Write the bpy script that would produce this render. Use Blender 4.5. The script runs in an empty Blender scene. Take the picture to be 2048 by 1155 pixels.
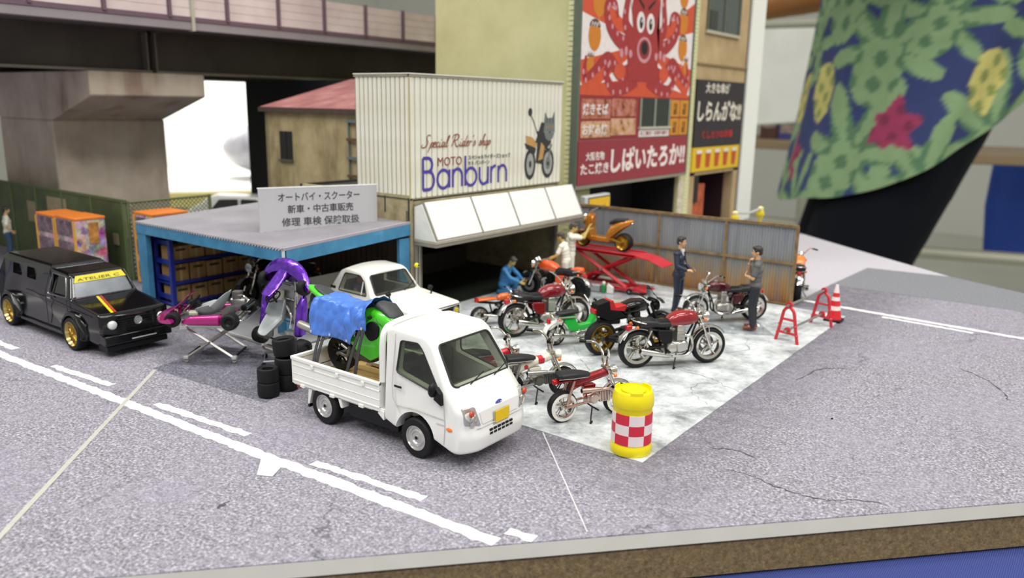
import bpy, bmesh, math, random
from mathutils import Vector as V, Matrix as M, Euler, noise
random.seed(7)
C = bpy.context.scene.collection
PI = math.pi
SC = bpy.context.scene

# ------------------------------------------------------------------ camera, world, lamps, exposure
# units: one unit is one metre at the scale of the models (1:64), so the hall and the visitor are 64 times life size
cam_d = bpy.data.cameras.new('camera'); cam = bpy.data.objects.new('camera', cam_d); C.objects.link(cam)
R_ = V((0.7991283, 0.6009210, 0.0169653)); U_ = V((-0.1479743, 0.1692726, 0.9743975)); F_ = V((-0.5826642, 0.7811790, -0.2241914))
mw = M((R_, U_, -F_)).transposed().to_4x4(); mw.translation = (0, 0, 4.9615); cam.matrix_world = mw
cam_d.sensor_width = 36; cam_d.lens = 1606.858/2048*36; cam_d.clip_start = 0.1; cam_d.clip_end = 2000
cam_d.dof.use_dof = True; cam_d.dof.focus_distance = 12.6; cam_d.dof.aperture_fstop = 0.37
SC.camera = cam
wld = bpy.data.worlds.new('hall_light'); SC.world = wld; wld.use_nodes = True
wld.node_tree.nodes['Background'].inputs[0].default_value = (1.0, 0.985, 0.94, 1)
wld.node_tree.nodes['Background'].inputs[1].default_value = 0.38
def lamp(x, y, z, sx, sy, power, rz=0.0):
    d = bpy.data.lights.new('ceiling_or_fill_lamp', 'AREA'); d.shape = 'RECTANGLE'; d.size = sx; d.size_y = sy; d.energy = power
    d.color = (1.0, 0.985, 0.95)
    o = bpy.data.objects.new('ceiling_or_fill_lamp', d); C.objects.link(o); o.location = (x, y, z); o.rotation_euler = (0, 0, rz)
LP = 0.72e5
for lx, ly in ((90, -25), (25, -85), (95, 60), (-70, -45), (10, 10)):
    lamp(lx, ly, 112 if abs(lx) > 20 else 150, 74, 12, LP, 0.7)
SC.view_settings.view_transform = 'Standard'; SC.view_settings.look = 'None'
SC.view_settings.gamma = 1; SC.view_settings.exposure = 0.42; SC.view_settings.use_curve_mapping = False
SC.cycles.max_bounces = 8; SC.cycles.transparent_max_bounces = 12; SC.cycles.use_denoising = True
SC.cycles.caustics_reflective = False; SC.cycles.caustics_refractive = False

# ------------------------------------------------------------------ materials
def lin(h):
    if isinstance(h, str):
        c = [int(h[i:i+2], 16)/255 for i in (0, 2, 4)]
        return tuple(x/12.92 if x <= 0.04045 else ((x+0.055)/1.055)**2.4 for x in c)
    return tuple(h[:3])
_M = {}
class N:                                     # small wrapper round a node tree
    def __init__(s, m): s.t = m.node_tree; s.n = s.t.nodes; s.l = s.t.links; s.b = s.n.get('Principled BSDF')
    def a(s, typ, ins=None, **kw):
        n = s.n.new(typ)
        for k, v in kw.items(): setattr(n, k, v)
        for k, v in (ins or {}).items():
            if isinstance(v, bpy.types.NodeSocket): s.l.new(v, n.inputs[k])
            else: n.inputs[k].default_value = v
        return n
    def co(s, kind='Object'): return s.a('ShaderNodeTexCoord').outputs[kind]
    def noise(s, vec, scale, detail=3, rough=.5, dist=0):
        return s.a('ShaderNodeTexNoise', {'Vector': vec, 'Scale': scale, 'Detail': detail, 'Roughness': rough, 'Distortion': dist}).outputs[0]
    def ramp(s, fac, *st):
        n = s.a('ShaderNodeValToRGB', {0: fac}); e = n.color_ramp.elements
        while len(e) < len(st): e.new(0.5)
        for i, (p, c) in enumerate(st):
            e[i].position = p; c = lin(c) if isinstance(c, str) else ((c,)*3 if not isinstance(c, tuple) else c); e[i].color = (*c, 1)
        return n.outputs[0]
    def mix(s, fac, a, b, mode='MIX'):
        n = s.a('ShaderNodeMix', data_type='RGBA', blend_type=mode)
        for i, v in ((0, fac), (6, a), (7, b)):
            if isinstance(v, bpy.types.NodeSocket): s.l.new(v, n.inputs[i])
            elif i == 0: n.inputs[0].default_value = v
            else: n.inputs[i].default_value = (*(lin(v) if isinstance(v, str) else v), 1)
        return n.outputs[2]
    def math(s, op, a, b=0.0):
        n = s.a('ShaderNodeMath', operation=op)
        for i, v in enumerate((a, b)):
            if isinstance(v, bpy.types.NodeSocket): s.l.new(v, n.inputs[i])
            else: n.inputs[i].default_value = v
        return n.outputs[0]
    def bump(s, h, strength=.3, dist=.02):
        s.l.new(s.a('ShaderNodeBump', {'Height': h, 'Strength': strength, 'Distance': dist}).outputs[0], s.b.inputs['Normal'])
    def col(s, c): s.l.new(c, s.b.inputs['Base Color'])
def base(name, col='808080', rough=.5, metal=0., coat=0., spec=.5, emit=None, estr=1.):
    m = bpy.data.materials.new(name); m.use_nodes = True; b = m.node_tree.nodes['Principled BSDF']
    b.inputs['Base Color'].default_value = (*lin(col), 1); b.inputs['Roughness'].default_value = rough
    b.inputs['Metallic'].default_value = metal; b.inputs['Coat Weight'].default_value = coat; b.inputs['Coat Roughness'].default_value = .05
    b.inputs['Specular IOR Level'].default_value = spec
    if emit: b.inputs['Emission Color'].default_value = (*lin(emit), 1); b.inputs['Emission Strength'].default_value = estr
    return m
def mat(col, rough=.5, metal=0., coat=0., var=0.06, scale=6., bump=0., spec=.5):
    """plain surface with faint procedural mottling"""
    k = (col, rough, metal, coat, var, scale, bump, spec)
    if k in _M: return _M[k]
    m = base('surface', col, rough, metal, coat, spec); n = N(m)
    if var:
        f = n.noise(n.co(), scale, 4); c = lin(col)
        n.col(n.ramp(f, (.3, tuple(x*(1-var) for x in c)), (.7, tuple(min(1, x*(1+var)) for x in c))))
        if bump: n.bump(f, bump, .01)
    _M[k] = m; return m
paint = lambda c, r=.22: mat(c, r, 0, .6, .02)
flake = lambda c: mat(c, .28, .55, .8, .05, 60)
CHROME = mat('D8D6CE', .14, 1., 0, .03); SILVER = mat('A9A9A6', .38, .85, 0, .08, 12); STEEL = mat('75746F', .42, .8, 0, .1, 10)
GOLD = mat('B08C35', .3, .9, 0, .08, 14); RUBBER = mat('131315', .62, 0, 0, .1, 20, .1, .3); BLACK = mat('0D0D0F', .45, 0, 0, .08, 8, 0, .3)
GLOSSBLK = mat('060608', .14, 0, .25, .02, 6, 0, .35); WHITEP = mat('E3E3DE', .3, 0, .3, .015, 3); GREYP = mat('8E9294', .45, 0, 0, .05, 5)
ORANGE_L = mat('F0761A', .25, 0, .5, .02); RED_L = mat('B9141C', .2, 0, .6, .02); SEATV = mat('1C1C1F', .55, 0, 0, .1, 14)
def glass(tint='E6E9E4', refl=.5):
    k = ('glass', tint, refl)
    if k in _M: return _M[k]
    m = bpy.data.materials.new('glazing'); m.use_nodes = True; t = m.node_tree; t.nodes.clear(); n = N(m)
    tr = n.a('ShaderNodeBsdfTransparent', {0: (*lin(tint), 1)}); gl = n.a('ShaderNodeBsdfGlossy', {0: (1, 1, 1, 1), 1: .03})
    fr = n.a('ShaderNodeFresnel', {0: 1.5}); f = n.math('MULTIPLY', n.math('MULTIPLY', fr.outputs[0], refl*2), n.math('SUBTRACT', 1., n.a('ShaderNodeNewGeometry').outputs['Backfacing']))
    mx = n.a('ShaderNodeMixShader', {0: f, 1: tr.outputs[0], 2: gl.outputs[0]}); o = n.a('ShaderNodeOutputMaterial', {0: mx.outputs[0]})
    _M[k] = m; return m

# ------------------------------------------------------------------ objects
def thing(name, label, cat, loc=(0, 0, 0), rz=0., group=None, rot=None):
    o = bpy.data.objects.new(name, None); C.objects.link(o); o.empty_display_size = .1; o.location = loc
    o.rotation_euler = rot if rot else (0, 0, rz); return tag(o, label, cat, group)
def tag(o, label=None, cat=None, group=None, kind=None):
    for k, v in (('label', label), ('category', cat), ('group', group), ('kind', kind)):
        if v: o[k] = v
    return o
class B:
    """collects shapes in a bmesh; go() links them as ONE mesh object"""
    def __init__(s): s.b = bmesh.new()
    def _x(s, vs, m):
        if m is not None: bmesh.ops.transform(s.b, matrix=m, verts=vs)
        return vs
    def box(s, c, d, m=None, rot=None):
        vs = bmesh.ops.create_cube(s.b, size=1)['verts']
        t = M.Translation(c) @ (Euler(rot).to_matrix().to_4x4() if rot else M()) @ M.Diagonal((*d, 1))
        bmesh.ops.transform(s.b, matrix=t, verts=vs); s._x(vs, m); return s
    def bx(s, x0, x1, y0, y1, z0, z1): return s.box(((x0+x1)/2, (y0+y1)/2, (z0+z1)/2), (abs(x1-x0), abs(y1-y0), abs(z1-z0)))
    def cyl(s, a, b, r, r2=None, n=12, cap=True):
        a, b = V(a), V(b); d = b-a; L = d.length
        vs = bmesh.ops.create_cone(s.b, cap_ends=cap, segments=n, radius1=r, radius2=r if r2 is None else r2, depth=L)['verts']
        s._x(vs, M.Translation((a+b)/2) @ d.to_track_quat('Z', 'Y').to_matrix().to_4x4()); return s
    def ball(s, c, r, n=12, rot=None):
        vs = bmesh.ops.create_uvsphere(s.b, u_segments=n, v_segments=max(6, n*2//3), radius=1)['verts']
        r = (r, r, r) if isinstance(r, (int, float)) else r
        s._x(vs, M.Translation(c) @ (Euler(rot).to_matrix().to_4x4() if rot else M()) @ M.Diagonal((*r, 1))); return s
    def rings(s, rs, close=True, cap=True):
        """skin consecutive rings of points"""
        g = [[s.b.verts.new(p) for p in r] for r in rs]; k = len(g[0])
        for i in range(len(g)-1):
            for j in range(k if close else k-1):
                j2 = (j+1) % k
                try: s.b.faces.new((g[i][j], g[i][j2], g[i+1][j2], g[i+1][j]))
                except ValueError: pass
        if cap and close:
            for r in (g[0][::-1], g[-1]):
                try: s.b.faces.new(r)
                except ValueError: pass
        return s
    def tube(s, pts, r, n=8, closed=False, sub=0):
        P = [V(p) for p in pts]
        if sub: P = smooth(P, sub, closed)
        rr = r if isinstance(r, (list, tuple)) else [r]*len(P)
        if len(rr) != len(P):
            rr = [rr[min(len(rr)-1, int(i*(len(rr)-1)/(len(P)-1)))]*(1-(i*(len(rr)-1)/(len(P)-1)) % 1)+rr[min(len(rr)-1, int(i*(len(rr)-1)/(len(P)-1))+1)]*((i*(len(rr)-1)/(len(P)-1)) % 1) for i in range(len(P))]
        rs = []; up = None
        for i, p in enumerate(P):
            d = (P[(i+1) % len(P)]-P[i-1]) if closed else (P[min(i+1, len(P)-1)]-P[max(i-1, 0)])
            d = d.normalized() if d.length > 1e-9 else V((0, 0, 1))
            if up is None: up = d.orthogonal().normalized()
            up = (up-d*up.dot(d)); up = up.normalized() if up.length > 1e-6 else d.orthogonal().normalized(); w = d.cross(up)
            rs.append([p+(up*math.cos(a)+w*math.sin(a))*rr[i] for a in (2*PI*k/n for k in range(n))])
        if closed: rs.append(rs[0])
        s.rings(rs, True, not closed)
        if closed: bmesh.ops.remove_doubles(s.b, verts=s.b.verts, dist=1e-6)
        return s
    def prism(s, poly, ax, a, b):
        """2D polygon extruded along axis ax from a to b; poly in the two other axes, in order"""
        def p3(q, t): return {'x': (t, q[0], q[1]), 'y': (q[0], t, q[1]), 'z': (q[0], q[1], t)}[ax]
        A = [s.b.verts.new(p3(q, a)) for q in poly]; D = [s.b.verts.new(p3(q, b)) for q in poly]; k = len(poly)
        for i in range(k): s.b.faces.new((A[i], A[(i+1) % k], D[(i+1) % k], D[i]))
        s.b.faces.new(A[::-1]); s.b.faces.new(D); return s
    def lathe(s, prof, c=(0, 0, 0), ax='z', n=24, closed=False):
        """profile of (radius, height) spun round axis ax through c"""
        c = V(c); rs = []
        for r, h in prof:
            ring = []
            for k in range(n):
                a = 2*PI*k/n; u, w = r*math.cos(a), r*math.sin(a)
                ring.append(c+V({'z': (u, w, h), 'y': (u, h, w), 'x': (h, u, w)}[ax]))
            rs.append(ring)
        if closed: rs.append(rs[0])
        s.rings(rs, True, not closed)
        if closed: bmesh.ops.remove_doubles(s.b, verts=s.b.verts, dist=1e-6)
        return s
    def loft(s, secs, ax='x', n=20, e=2.5):
        """superellipse sections (pos, centre_z, half_width, half_height[, exponent[, y_offset]]) along x"""
        rs = []
        for q in secs:
            x, zc, hw, hh = q[:4]; ex = q[4] if len(q) > 4 and q[4] else e; yo = q[5] if len(q) > 5 else 0
            ring = []
            for k in range(n):
                a = 2*PI*(k+.5)/n; ca, sa = math.cos(a), math.sin(a)
                ring.append(V((x, yo+hw*math.copysign(abs(ca)**(2/ex), ca), zc+hh*math.copysign(abs(sa)**(2/ex), sa))))
            rs.append(ring)
        return s.rings(rs)
    def quad(s, *p): s.b.faces.new([s.b.verts.new(q) for q in p]); return s
    def warp(s, fn):
        for v in s.b.verts: v.co = V(fn(*v.co))
        return s
    def mesh(s, smooth=35):
        bmesh.ops.recalc_face_normals(s.b, faces=s.b.faces)
        me = bpy.data.meshes.new('mesh'); s.b.to_mesh(me); s.b.free()
        if smooth:
            for p in me.polygons: p.use_smooth = True
            me.set_sharp_from_angle(angle=math.radians(smooth))
        return me
    def go(s, name, m, parent=None, bevel=0, seg=2, smooth=35, sub=0, **tg):
        return link(name, s.mesh(smooth), m, parent, bevel, seg, sub, **tg)
def link(name, me, m, parent=None, bevel=0, seg=2, sub=0, **tg):
    me.name = name; o = bpy.data.objects.new(name, me); C.objects.link(o)
    if m and not me.materials: me.materials.append(m)
    if parent: o.parent = parent
    if bevel:
        b = o.modifiers.new('bevel', 'BEVEL'); b.width = bevel; b.segments = seg; b.limit_method = 'ANGLE'; b.angle_limit = .6; b.harden_normals = False
        for p in me.polygons: p.use_smooth = True
    if sub: q = o.modifiers.new('subdivision', 'SUBSURF'); q.levels = q.render_levels = sub
    return tag(o, **tg)
def smooth(P, k, closed=False):
    n = len(P); out = []
    for i in range(n if closed else n-1):
        g = (lambda j: P[j % n]) if closed else (lambda j: P[max(0, min(n-1, j))])
        a, b, c, d = g(i-1), g(i), g(i+1), g(i+2)
        for t in (j/k for j in range(k)):
            out.append(.5*((2*b)+(c-a)*t+(2*a-5*b+4*c-d)*t*t+(3*b-a-3*c+d)*t**3))
    if not closed: out.append(P[-1])
    return out
def bake(o):
    """apply an object's modifiers"""
    dg = bpy.context.evaluated_depsgraph_get(); me = bpy.data.meshes.new_from_object(o.evaluated_get(dg))
    old = o.data; o.modifiers.clear(); o.data = me; return o
def cut(o, *cutters, op='DIFFERENCE'):
    tmp = []
    for b in cutters:
        c = link('cutter', b.mesh(0), None); tmp.append(c)
        c.matrix_world = M()
        md = o.modifiers.new('cut', 'BOOLEAN'); md.object = c; md.operation = op; md.solver = 'EXACT'
    bpy.context.view_layer.update(); bake(o)
    for c in tmp: me = c.data; bpy.data.objects.remove(c); bpy.data.meshes.remove(me)
    me = o.data
    for p in me.polygons: p.use_smooth = True
    me.set_sharp_from_angle(angle=math.radians(32)); return o
def copy_tree(o, parent=None, **kw):
    c = o.copy(); C.objects.link(c)
    if parent: c.parent = parent
    for ch in o.children: copy_tree(ch, c)
    return c
def lettering(s, m, parent, origin, xd, yd, width=None, height=.2, name='lettering', shear=0., bold=0., depth=.004, align=None):
    """flat lettering whose lower left corner is origin, running along xd, upright along yd, fitted to width and height"""
    cu = bpy.data.curves.new('text', 'FONT'); cu.body = s; cu.size = 1; cu.shear = shear; cu.offset = bold; cu.extrude = depth; cu.resolution_u = 3
    o = bpy.data.objects.new('text', cu); C.objects.link(o); bpy.context.view_layer.update()
    me = bpy.data.meshes.new_from_object(o.evaluated_get(bpy.context.evaluated_depsgraph_get()))
    bpy.data.objects.remove(o); bpy.data.curves.remove(cu)
    if not me.vertices: return None
    xs = [v.co.x for v in me.vertices]; ys = [v.co.y for v in me.vertices]; x0, x1, y0, y1 = min(xs), max(xs), min(ys), max(ys)
    sy = height/(y1-y0); sx = (width/(x1-x0)) if width else sy
    xd, yd = V(xd).normalized(), V(yd).normalized(); zd = xd.cross(yd); og = V(origin)
    for v in me.vertices: v.co = og+xd*((v.co.x-x0)*sx)+yd*((v.co.y-y0)*sy)+zd*v.co.z
    me.materials.clear(); return link(name, me, m, parent)
def plate(poly, o, xd, yd, m, parent, name, t=.006, lift=0.):
    """flat print: polygon in plane coordinates given a little thickness"""
    b = B(); xd, yd = V(xd), V(yd); zd = xd.cross(yd).normalized(); og = V(o)
    A = [b.b.verts.new(og+xd*p[0]+yd*p[1]+zd*lift) for p in poly]; D = [b.b.verts.new(v.co+zd*t) for v in A]; k = len(A)
    for i in range(k): b.b.faces.new((A[i], A[(i+1) % k], D[(i+1) % k], D[i]))
    b.b.faces.new(A[::-1]); f = b.b.faces.new(D); bmesh.ops.triangulate(b.b, faces=[f])
    return b.go(name, m, parent, smooth=0)
def ell(cx, cy, rx, ry, n=20, a0=0, a1=2*PI, rot=0):
    k = n if abs(a1-a0-2*PI) < 1e-6 else n+1; out = []
    for i in range(k):
        a = a0+(a1-a0)*i/n; x, y = rx*math.cos(a), ry*math.sin(a)
        out.append((cx+x*math.cos(rot)-y*math.sin(rot), cy+x*math.sin(rot)+y*math.cos(rot)))
    return out
def stroke(pts, w, k=6):
    """ribbon polygon round a smooth stroke; w is a width or list of widths"""
    P = smooth([V((p[0], p[1], 0)) for p in pts], k); n = len(P); L, Rr = [], []
    for i, p in enumerate(P):
        d = (P[min(i+1, n-1)]-P[max(0, i-1)]).normalized(); t = i/(n-1)*(len(w)-1) if isinstance(w, (list, tuple)) else 0
        ww = w if not isinstance(w, (list, tuple)) else w[int(t)]+(w[min(len(w)-1, int(t)+1)]-w[int(t)])*(t-int(t))
        L.append((p.x-d.y*ww/2, p.y+d.x*ww/2)); Rr.append((p.x+d.y*ww/2, p.y-d.x*ww/2))
    return L+Rr[::-1]
# ------------------------------------------------------------------ hall, table and diorama board
def structure(name, b, m, **k): return b.go(name, m, kind='structure', **k)
fm = base('hall_floor', 'B9BBAD', .35); n = N(fm); n.col(n.ramp(n.noise(n.co(), .02, 4), (.3, 'AEB0A2'), (.7, 'C4C5B8')))
structure('floor', B().bx(-420, 260, -160, 420, -49, -48), fm)
wm = mat('D9DAD3', .8, 0, 0, .04, .02)
structure('wall_back', B().bx(-420, 260, 400, 404, -48, 150), wm)
structure('wall_left', B().bx(-420, -416, -160, 400, -48, 150), wm)

# asphalt print
am = base('asphalt_print', '8A8790', .78, spec=.25); n = N(am); co = n.co()
f1 = n.noise(co, 24, 4, .75); f2 = n.noise(co, .45, 4, .6); f3 = n.noise(co, 7, 3, .6)
g = n.ramp(f1, (.34, '535157'), (.5, '8D8B92'), (.66, 'CFCDD3'))
g = n.mix(n.ramp(f2, (.38, 0.), (.62, .5)), g, '9894A0', 'MIX'); g = n.mix(.45, g, n.ramp(f3, (.3, '77747C'), (.7, 'CBC8CE')), 'OVERLAY')
warp = n.a('ShaderNodeVectorMath', {0: co, 1: n.mix(1., n.a('ShaderNodeTexNoise', {'Vector': co, 'Scale': 1.6, 'Detail': 5, 'Roughness': .65}).outputs[1], (0, 0, 0), 'ADD')}, operation='ADD').outputs[0]
def crack(sc, w):
    vo = n.a('ShaderNodeTexVoronoi', {'Vector': warp, 'Scale': sc}, feature='DISTANCE_TO_EDGE').outputs[0]
    return n.ramp(vo, (0., 1.), (w, 0.))
mask = n.ramp(n.noise(co, .33, 3, .6), (.50, 0.), (.62, 1.))
g = n.mix(n.math('MULTIPLY', n.math('MULTIPLY', crack(.42, .012), mask), .75), g, '45434C')
g = n.mix(n.math('MULTIPLY', n.math('MULTIPLY', crack(2.3, .03), n.ramp(n.noise(co, .5, 3, .6), (.54, 0.), (.66, 1.))), .45), g, '55535C')
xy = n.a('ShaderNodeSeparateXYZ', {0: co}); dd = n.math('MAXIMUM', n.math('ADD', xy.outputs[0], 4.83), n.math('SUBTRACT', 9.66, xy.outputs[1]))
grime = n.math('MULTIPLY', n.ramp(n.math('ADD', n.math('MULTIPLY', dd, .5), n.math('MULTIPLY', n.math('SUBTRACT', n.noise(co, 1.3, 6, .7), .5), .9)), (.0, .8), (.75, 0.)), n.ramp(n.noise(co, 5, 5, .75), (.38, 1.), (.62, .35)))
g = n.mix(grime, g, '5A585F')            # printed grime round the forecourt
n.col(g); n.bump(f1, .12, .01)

u_ = V((.678, .735, 0)); v_ = V((-.734, .679, 0))          # along the board's near edge (to the right) and away from it
def bp(a, b, z=0.): return u_*a+v_*b+V((0, 0, z))           # board coordinates: a along the near edge, b = distance
B0, B1, A0, A1 = 8.26, 39.5, -29., 17.6
def slab(z0, z1, b, d=0.):
    P = [(A0-d, B0-d), (A1+d, B0-d), (A1+d, B1+d), (A0-d, B1+d)]
    lo = [b.b.verts.new(bp(*p, z0)) for p in P]; hi = [b.b.verts.new(bp(*p, z1)) for p in P]
    for i in range(4): b.b.faces.new((lo[i], lo[(i+1) % 4], hi[(i+1) % 4], hi[i]))
    b.b.faces.new(lo[::-1]); b.b.faces.new(hi); return b
board = thing('diorama_board', 'large grey printed road board with white foam edge over brown fibreboard', 'board')
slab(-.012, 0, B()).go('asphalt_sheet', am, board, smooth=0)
slab(-.20, -.0125, B()).go('foam_core', mat('DDDAC6', .8, 0, 0, .04, 2), board, smooth=0)
fb = base('fibreboard', '7E6B47', .85); n = N(fb); c2 = n.co()
n.col(n.ramp(n.noise(c2, 14, 5, .75), (.3, '59492E'), (.55, '836F4A'), (.75, 'A08A60'))); n.bump(n.noise(c2, 30, 4), .5, .02)
slab(-.68, -.202, B(), -.04).go('fibreboard', fb, board, smooth=0)
cl = base('blue_cloth', '2B3F86', .9); n = N(cl)
wv = n.a('ShaderNodeTexWave', {'Vector': n.co(), 'Scale': 13., 'Distortion': 1.}).outputs[0]
n.col(n.ramp(wv, (.2, '2A3670'), (.8, '3A488A'))); n.bump(wv, .4, .03)
tb = B()
P = [(-64, 2.5), (19.5, .5), (19.5, 41), (-64, 41)]
tb.prism([tuple(bp(*p).xy) for p in P], 'z', -48, -.72)
tag(tb.go('table', cl, smooth=0), 'table under a blue cloth that shows below the lower right edge of the road board', 'table')

# road markings, seams and patches printed on the sheet
LM = base('road_paint', 'E4E4E2', .7); n = N(LM); n.col(n.ramp(n.noise(n.co(), 9, 5, .7), (.30, 'B9B8BE'), (.42, 'ECECEA')))
rng = random.Random(3)
def line(x0, y0, x1, y1, w, name='lane_line', m=None, z=.004, jit=.022, ext=.006):
    a, c = V((x0, y0, 0)), V((x1, y1, 0)); d = (c-a); L = d.length; d.normalize(); s = V((-d.y, d.x, 0)); k = max(2, int(L/.09)); b = B()
    T, D = [], []
    for i in range(k+1):
        p = a+d*(L*i/k); j1, j2 = rng.uniform(-jit, jit), rng.uniform(-jit, jit)
        T.append(b.b.verts.new(p+s*(w/2+j1)+V((0, 0, z)))); D.append(b.b.verts.new(p-s*(w/2+j2)+V((0, 0, z))))
    for i in range(k): b.b.faces.new((D[i], D[i+1], T[i+1], T[i]))
    return b.go(name, m or LM, board, smooth=0)
def gl(p, q, w, **k): line(p[0], p[1], q[0], q[1], w, **k)
line(-33, 5.9, -17.02, 6.08, .19); line(-17.02, 6.08, -9.71, 6.41, .19); line(-9.71, 6.41, -5.15, 6.68, .2)
for p in ((-24.3, 6.2, -22.4, 6.28), (-19.7, 6.3, -17.2, 6.42), (-15.55, 6.4, -13.68, 6.55), (-12.25, 6.56, -9.98, 6.75), (-8.46, 6.74, -6.52, 6.93), (-5.2, 6.97, -4.84, 7.01)): line(*p, .145)
line(-12, 21.8, 3, 20.55, .17); line(-4.15, 20.86, -2.15, 20.68, .12)
tape = mat('B3B1A8', .6, 0, 0, .06, 8)
line(-9.4, 2.9, -13.9, 7.5, .075, 'tape_seam', tape, .005, .003); line(-6.56, 9.66, -4.44, 7.54, .022, 'sheet_seam', mat('C3BFC2', .6), .005, .002)
pm = base('dark_asphalt', '77797F', .7); n = N(pm); n.col(n.ramp(n.noise(n.co(), 20, 4, .7), (.3, '63656B'), (.7, '8B8D93')))
plate([(-6.23, 23.84), (-1.63, 23.9), (2.5, 20.5), (2.5, 24.), (-3.7, 27.56), (-6.05, 27.2)], (0, 0, .002), (1, 0, 0), (0, 1, 0), pm, board, 'asphalt_patch', .003)
lm = base('light_asphalt', 'B4B1B8', .7); n = N(lm); n.col(n.ramp(n.noise(n.co(), 20, 4, .7), (.3, 'A3A0A8'), (.7, 'C6C3C9')))
plate([(-13, 22.2), (-6.3, 21.6), (-6.23, 23.84), (-6.05, 27.3), (-3.7, 27.56), (-9.9, 33.0), (-13, 33)], (0, 0, .0), (1, 0, 0), (0, 1, 0), lm, board, 'asphalt_patch', .003)
ck = mat('4A4850', .8)
def crackline(pts, w, name='crack'):
    P = smooth([V((*p, 0)) for p in pts], 7); rg = random.Random(len(pts)*7+int(pts[0][0]*100))
    P = [p+V((rg.uniform(-.03, .03), rg.uniform(-.03, .03), 0)) for p in P]; b = B(); a, d = [], []
    for i, p in enumerate(P):
        t = (P[min(i+1, len(P)-1)]-P[max(0, i-1)]).normalized(); s = V((-t.y, t.x, 0)); ww = w*.62*rg.uniform(.1, 1.)*(.3+math.sin(PI*(i+.5)/len(P)))
        a.append(b.b.verts.new(p+s*ww+V((0, 0, .0045)))); d.append(b.b.verts.new(p-s*ww+V((0, 0, .0045))))
    for i in range(len(P)-1): b.b.faces.new((d[i], d[i+1], a[i+1], a[i]))
    return b, name
for pts, w in (([(-3.85, 10.19), (-3.47, 10.26), (-3.16, 10.16), (-2.81, 10.13), (-2.5, 10.17), (-1.96, 10.5), (-1.73, 10.56)], .028), ([(-4.25, 14.72), (-4.12, 15.67), (-3.67, 16.08)], .03), ([(-4.26, 10.75), (-4.0, 10.94), (-3.64, 10.85)], .025), ([(-1.42, 17.07), (-1.05, 16.33), (-.99, 16.06)], .03), ([(-1.9, 17.5), (-1.42, 17.07)], .03), ([(-8.4, 5.34), (-8.33, 5.15)], .05)):
    b, nm = crackline(pts, w); b.go(nm, ck, board, smooth=0)

# concrete forecourt sheet
cm = base('forecourt_print', 'C4CBCB', .6); n = N(cm); co = n.co()
q = n.ramp(n.noise(co, 1.5, 8, .72, .15), (.32, '7F8486'), (.47, 'BCC0C1'), (.62, 'DFE2E2'))
q = n.mix(.35, q, n.ramp(n.noise(co, 9, 5, .7), (.35, 'A5A9AA'), (.65, 'F0F1F1')), 'MULTIPLY'); n.col(q)
sheet = thing('forecourt_sheet', 'pale grey concrete printed sheet with cracks on which the motorcycles are parked', 'floor sheet', (0, 0, 0))
B().prism([(-4.83, 9.66), (-4.86, 20.3), (-12.96, 20.45), (-12.96, 9.72)], 'z', 0.001, .014).go('sheet', cm, sheet, smooth=0)
gk = mat('7F8688', .8)
for pts in ([(-8.73, 13.88), (-8.2, 13.3), (-7.69, 12.81), (-7.5, 12.6), (-7.34, 12.33)], [(-6.74, 14.0), (-6.4, 13.9), (-6.05, 13.78), (-5.46, 13.71), (-5.2, 13.5), (-4.84, 13.39)], [(-6.03, 16.9), (-5.9, 16.4), (-5.7, 15.96), (-6.05, 15.35), (-6.43, 15.21)], [(-5.3, 13.6), (-5.6, 13.3), (-5.5, 12.8), (-4.9, 12.3)], [(-7.5, 12.6), (-7.0, 12.5), (-6.4, 12.1)]):
    b, nm = crackline(pts, .022); b.warp(lambda x, y, z: (x, y, .0155)).go(nm, gk, sheet, smooth=0)
ED = .014
# clear plastic stands
clear = glass('F3F4F5', .35)
def stand(poly, z, label):
    return tag(B().prism(poly, 'z', z, z+.012).go('clear_plastic_plate', clear, smooth=0), label, 'plate')
stand([(-13.95, 7.47), (-10.87, 7.72), (-11.6, 9.45), (-14.34, 9.15)], .006, 'clear plastic base plate lying on the road under the pink go-kart and the tyres')
stand([(-5.63, 17.39), (-7.35, 16.3), (-8.9, 17.9), (-6.9, 19.0)], ED+.001, 'clear plastic base plate under the man in grey and the maroon motorcycle')
stand([(-9.65, 17.5), (-10.0, 20.2), (-12.5, 20.2), (-12.5, 18.35), (-11.0, 17.9)], ED+.001, 'clear plastic base plate under the red lift')
tag(plate([(-9.09, 6.33), (-8.73, 6.0), (-8.53, 6.1), (-8.66, 6.33), (-8.96, 6.45)], (0, 0, .008), (1, 0, 0), (0, 1, 0), mat('F2F2F0', .6), None, 'paper_scrap', .012), 'scrap of white paper lying on the white road line', 'paper')
tag(B().ball((-3.18, 13.13, .012), (.022, .022, .012), 8).go('black_speck', BLACK), 'tiny black crumb lying alone on the bare asphalt to the right', 'crumb')
# ------------------------------------------------------------------ motorcycle shop
X, Y, Z = V((1, 0, 0)), V((0, 1, 0)), V((0, 0, 1))
shop = thing('motorcycle_shop', 'motorcycle shop building with cream ribbed sign wall, open dark front and white awning', 'building', (-14.9, 16.5, 0))
def sp(b, name, m, par=shop, **k):                         # parts given in world coordinates
    o = par.location
    bmesh.ops.translate(b.b, vec=-o, verts=b.b.verts); return b.go(name, m, par, **k)
cc = base('cream_concrete', 'B4AA8C', .85); n = N(cc); co = n.co()
n.col(n.mix(.6, n.ramp(n.noise(co, 1.2, 5, .65), (.32, '978C6C'), (.5, 'B7AD8F'), (.7, 'C9C0A4')), n.ramp(n.noise(co, 7, 4), (.3, 'B0A482'), (.7, 'D8D2BC')), 'MULTIPLY'))
sp(B().bx(-16.8, -12.97, 13.4, 13.5, 0, 2.86), 'side_wall', cc)
sp(B().bx(-16.8, -12.97, 19.5, 19.6, 0, 2.86), 'side_wall', cc)
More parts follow.
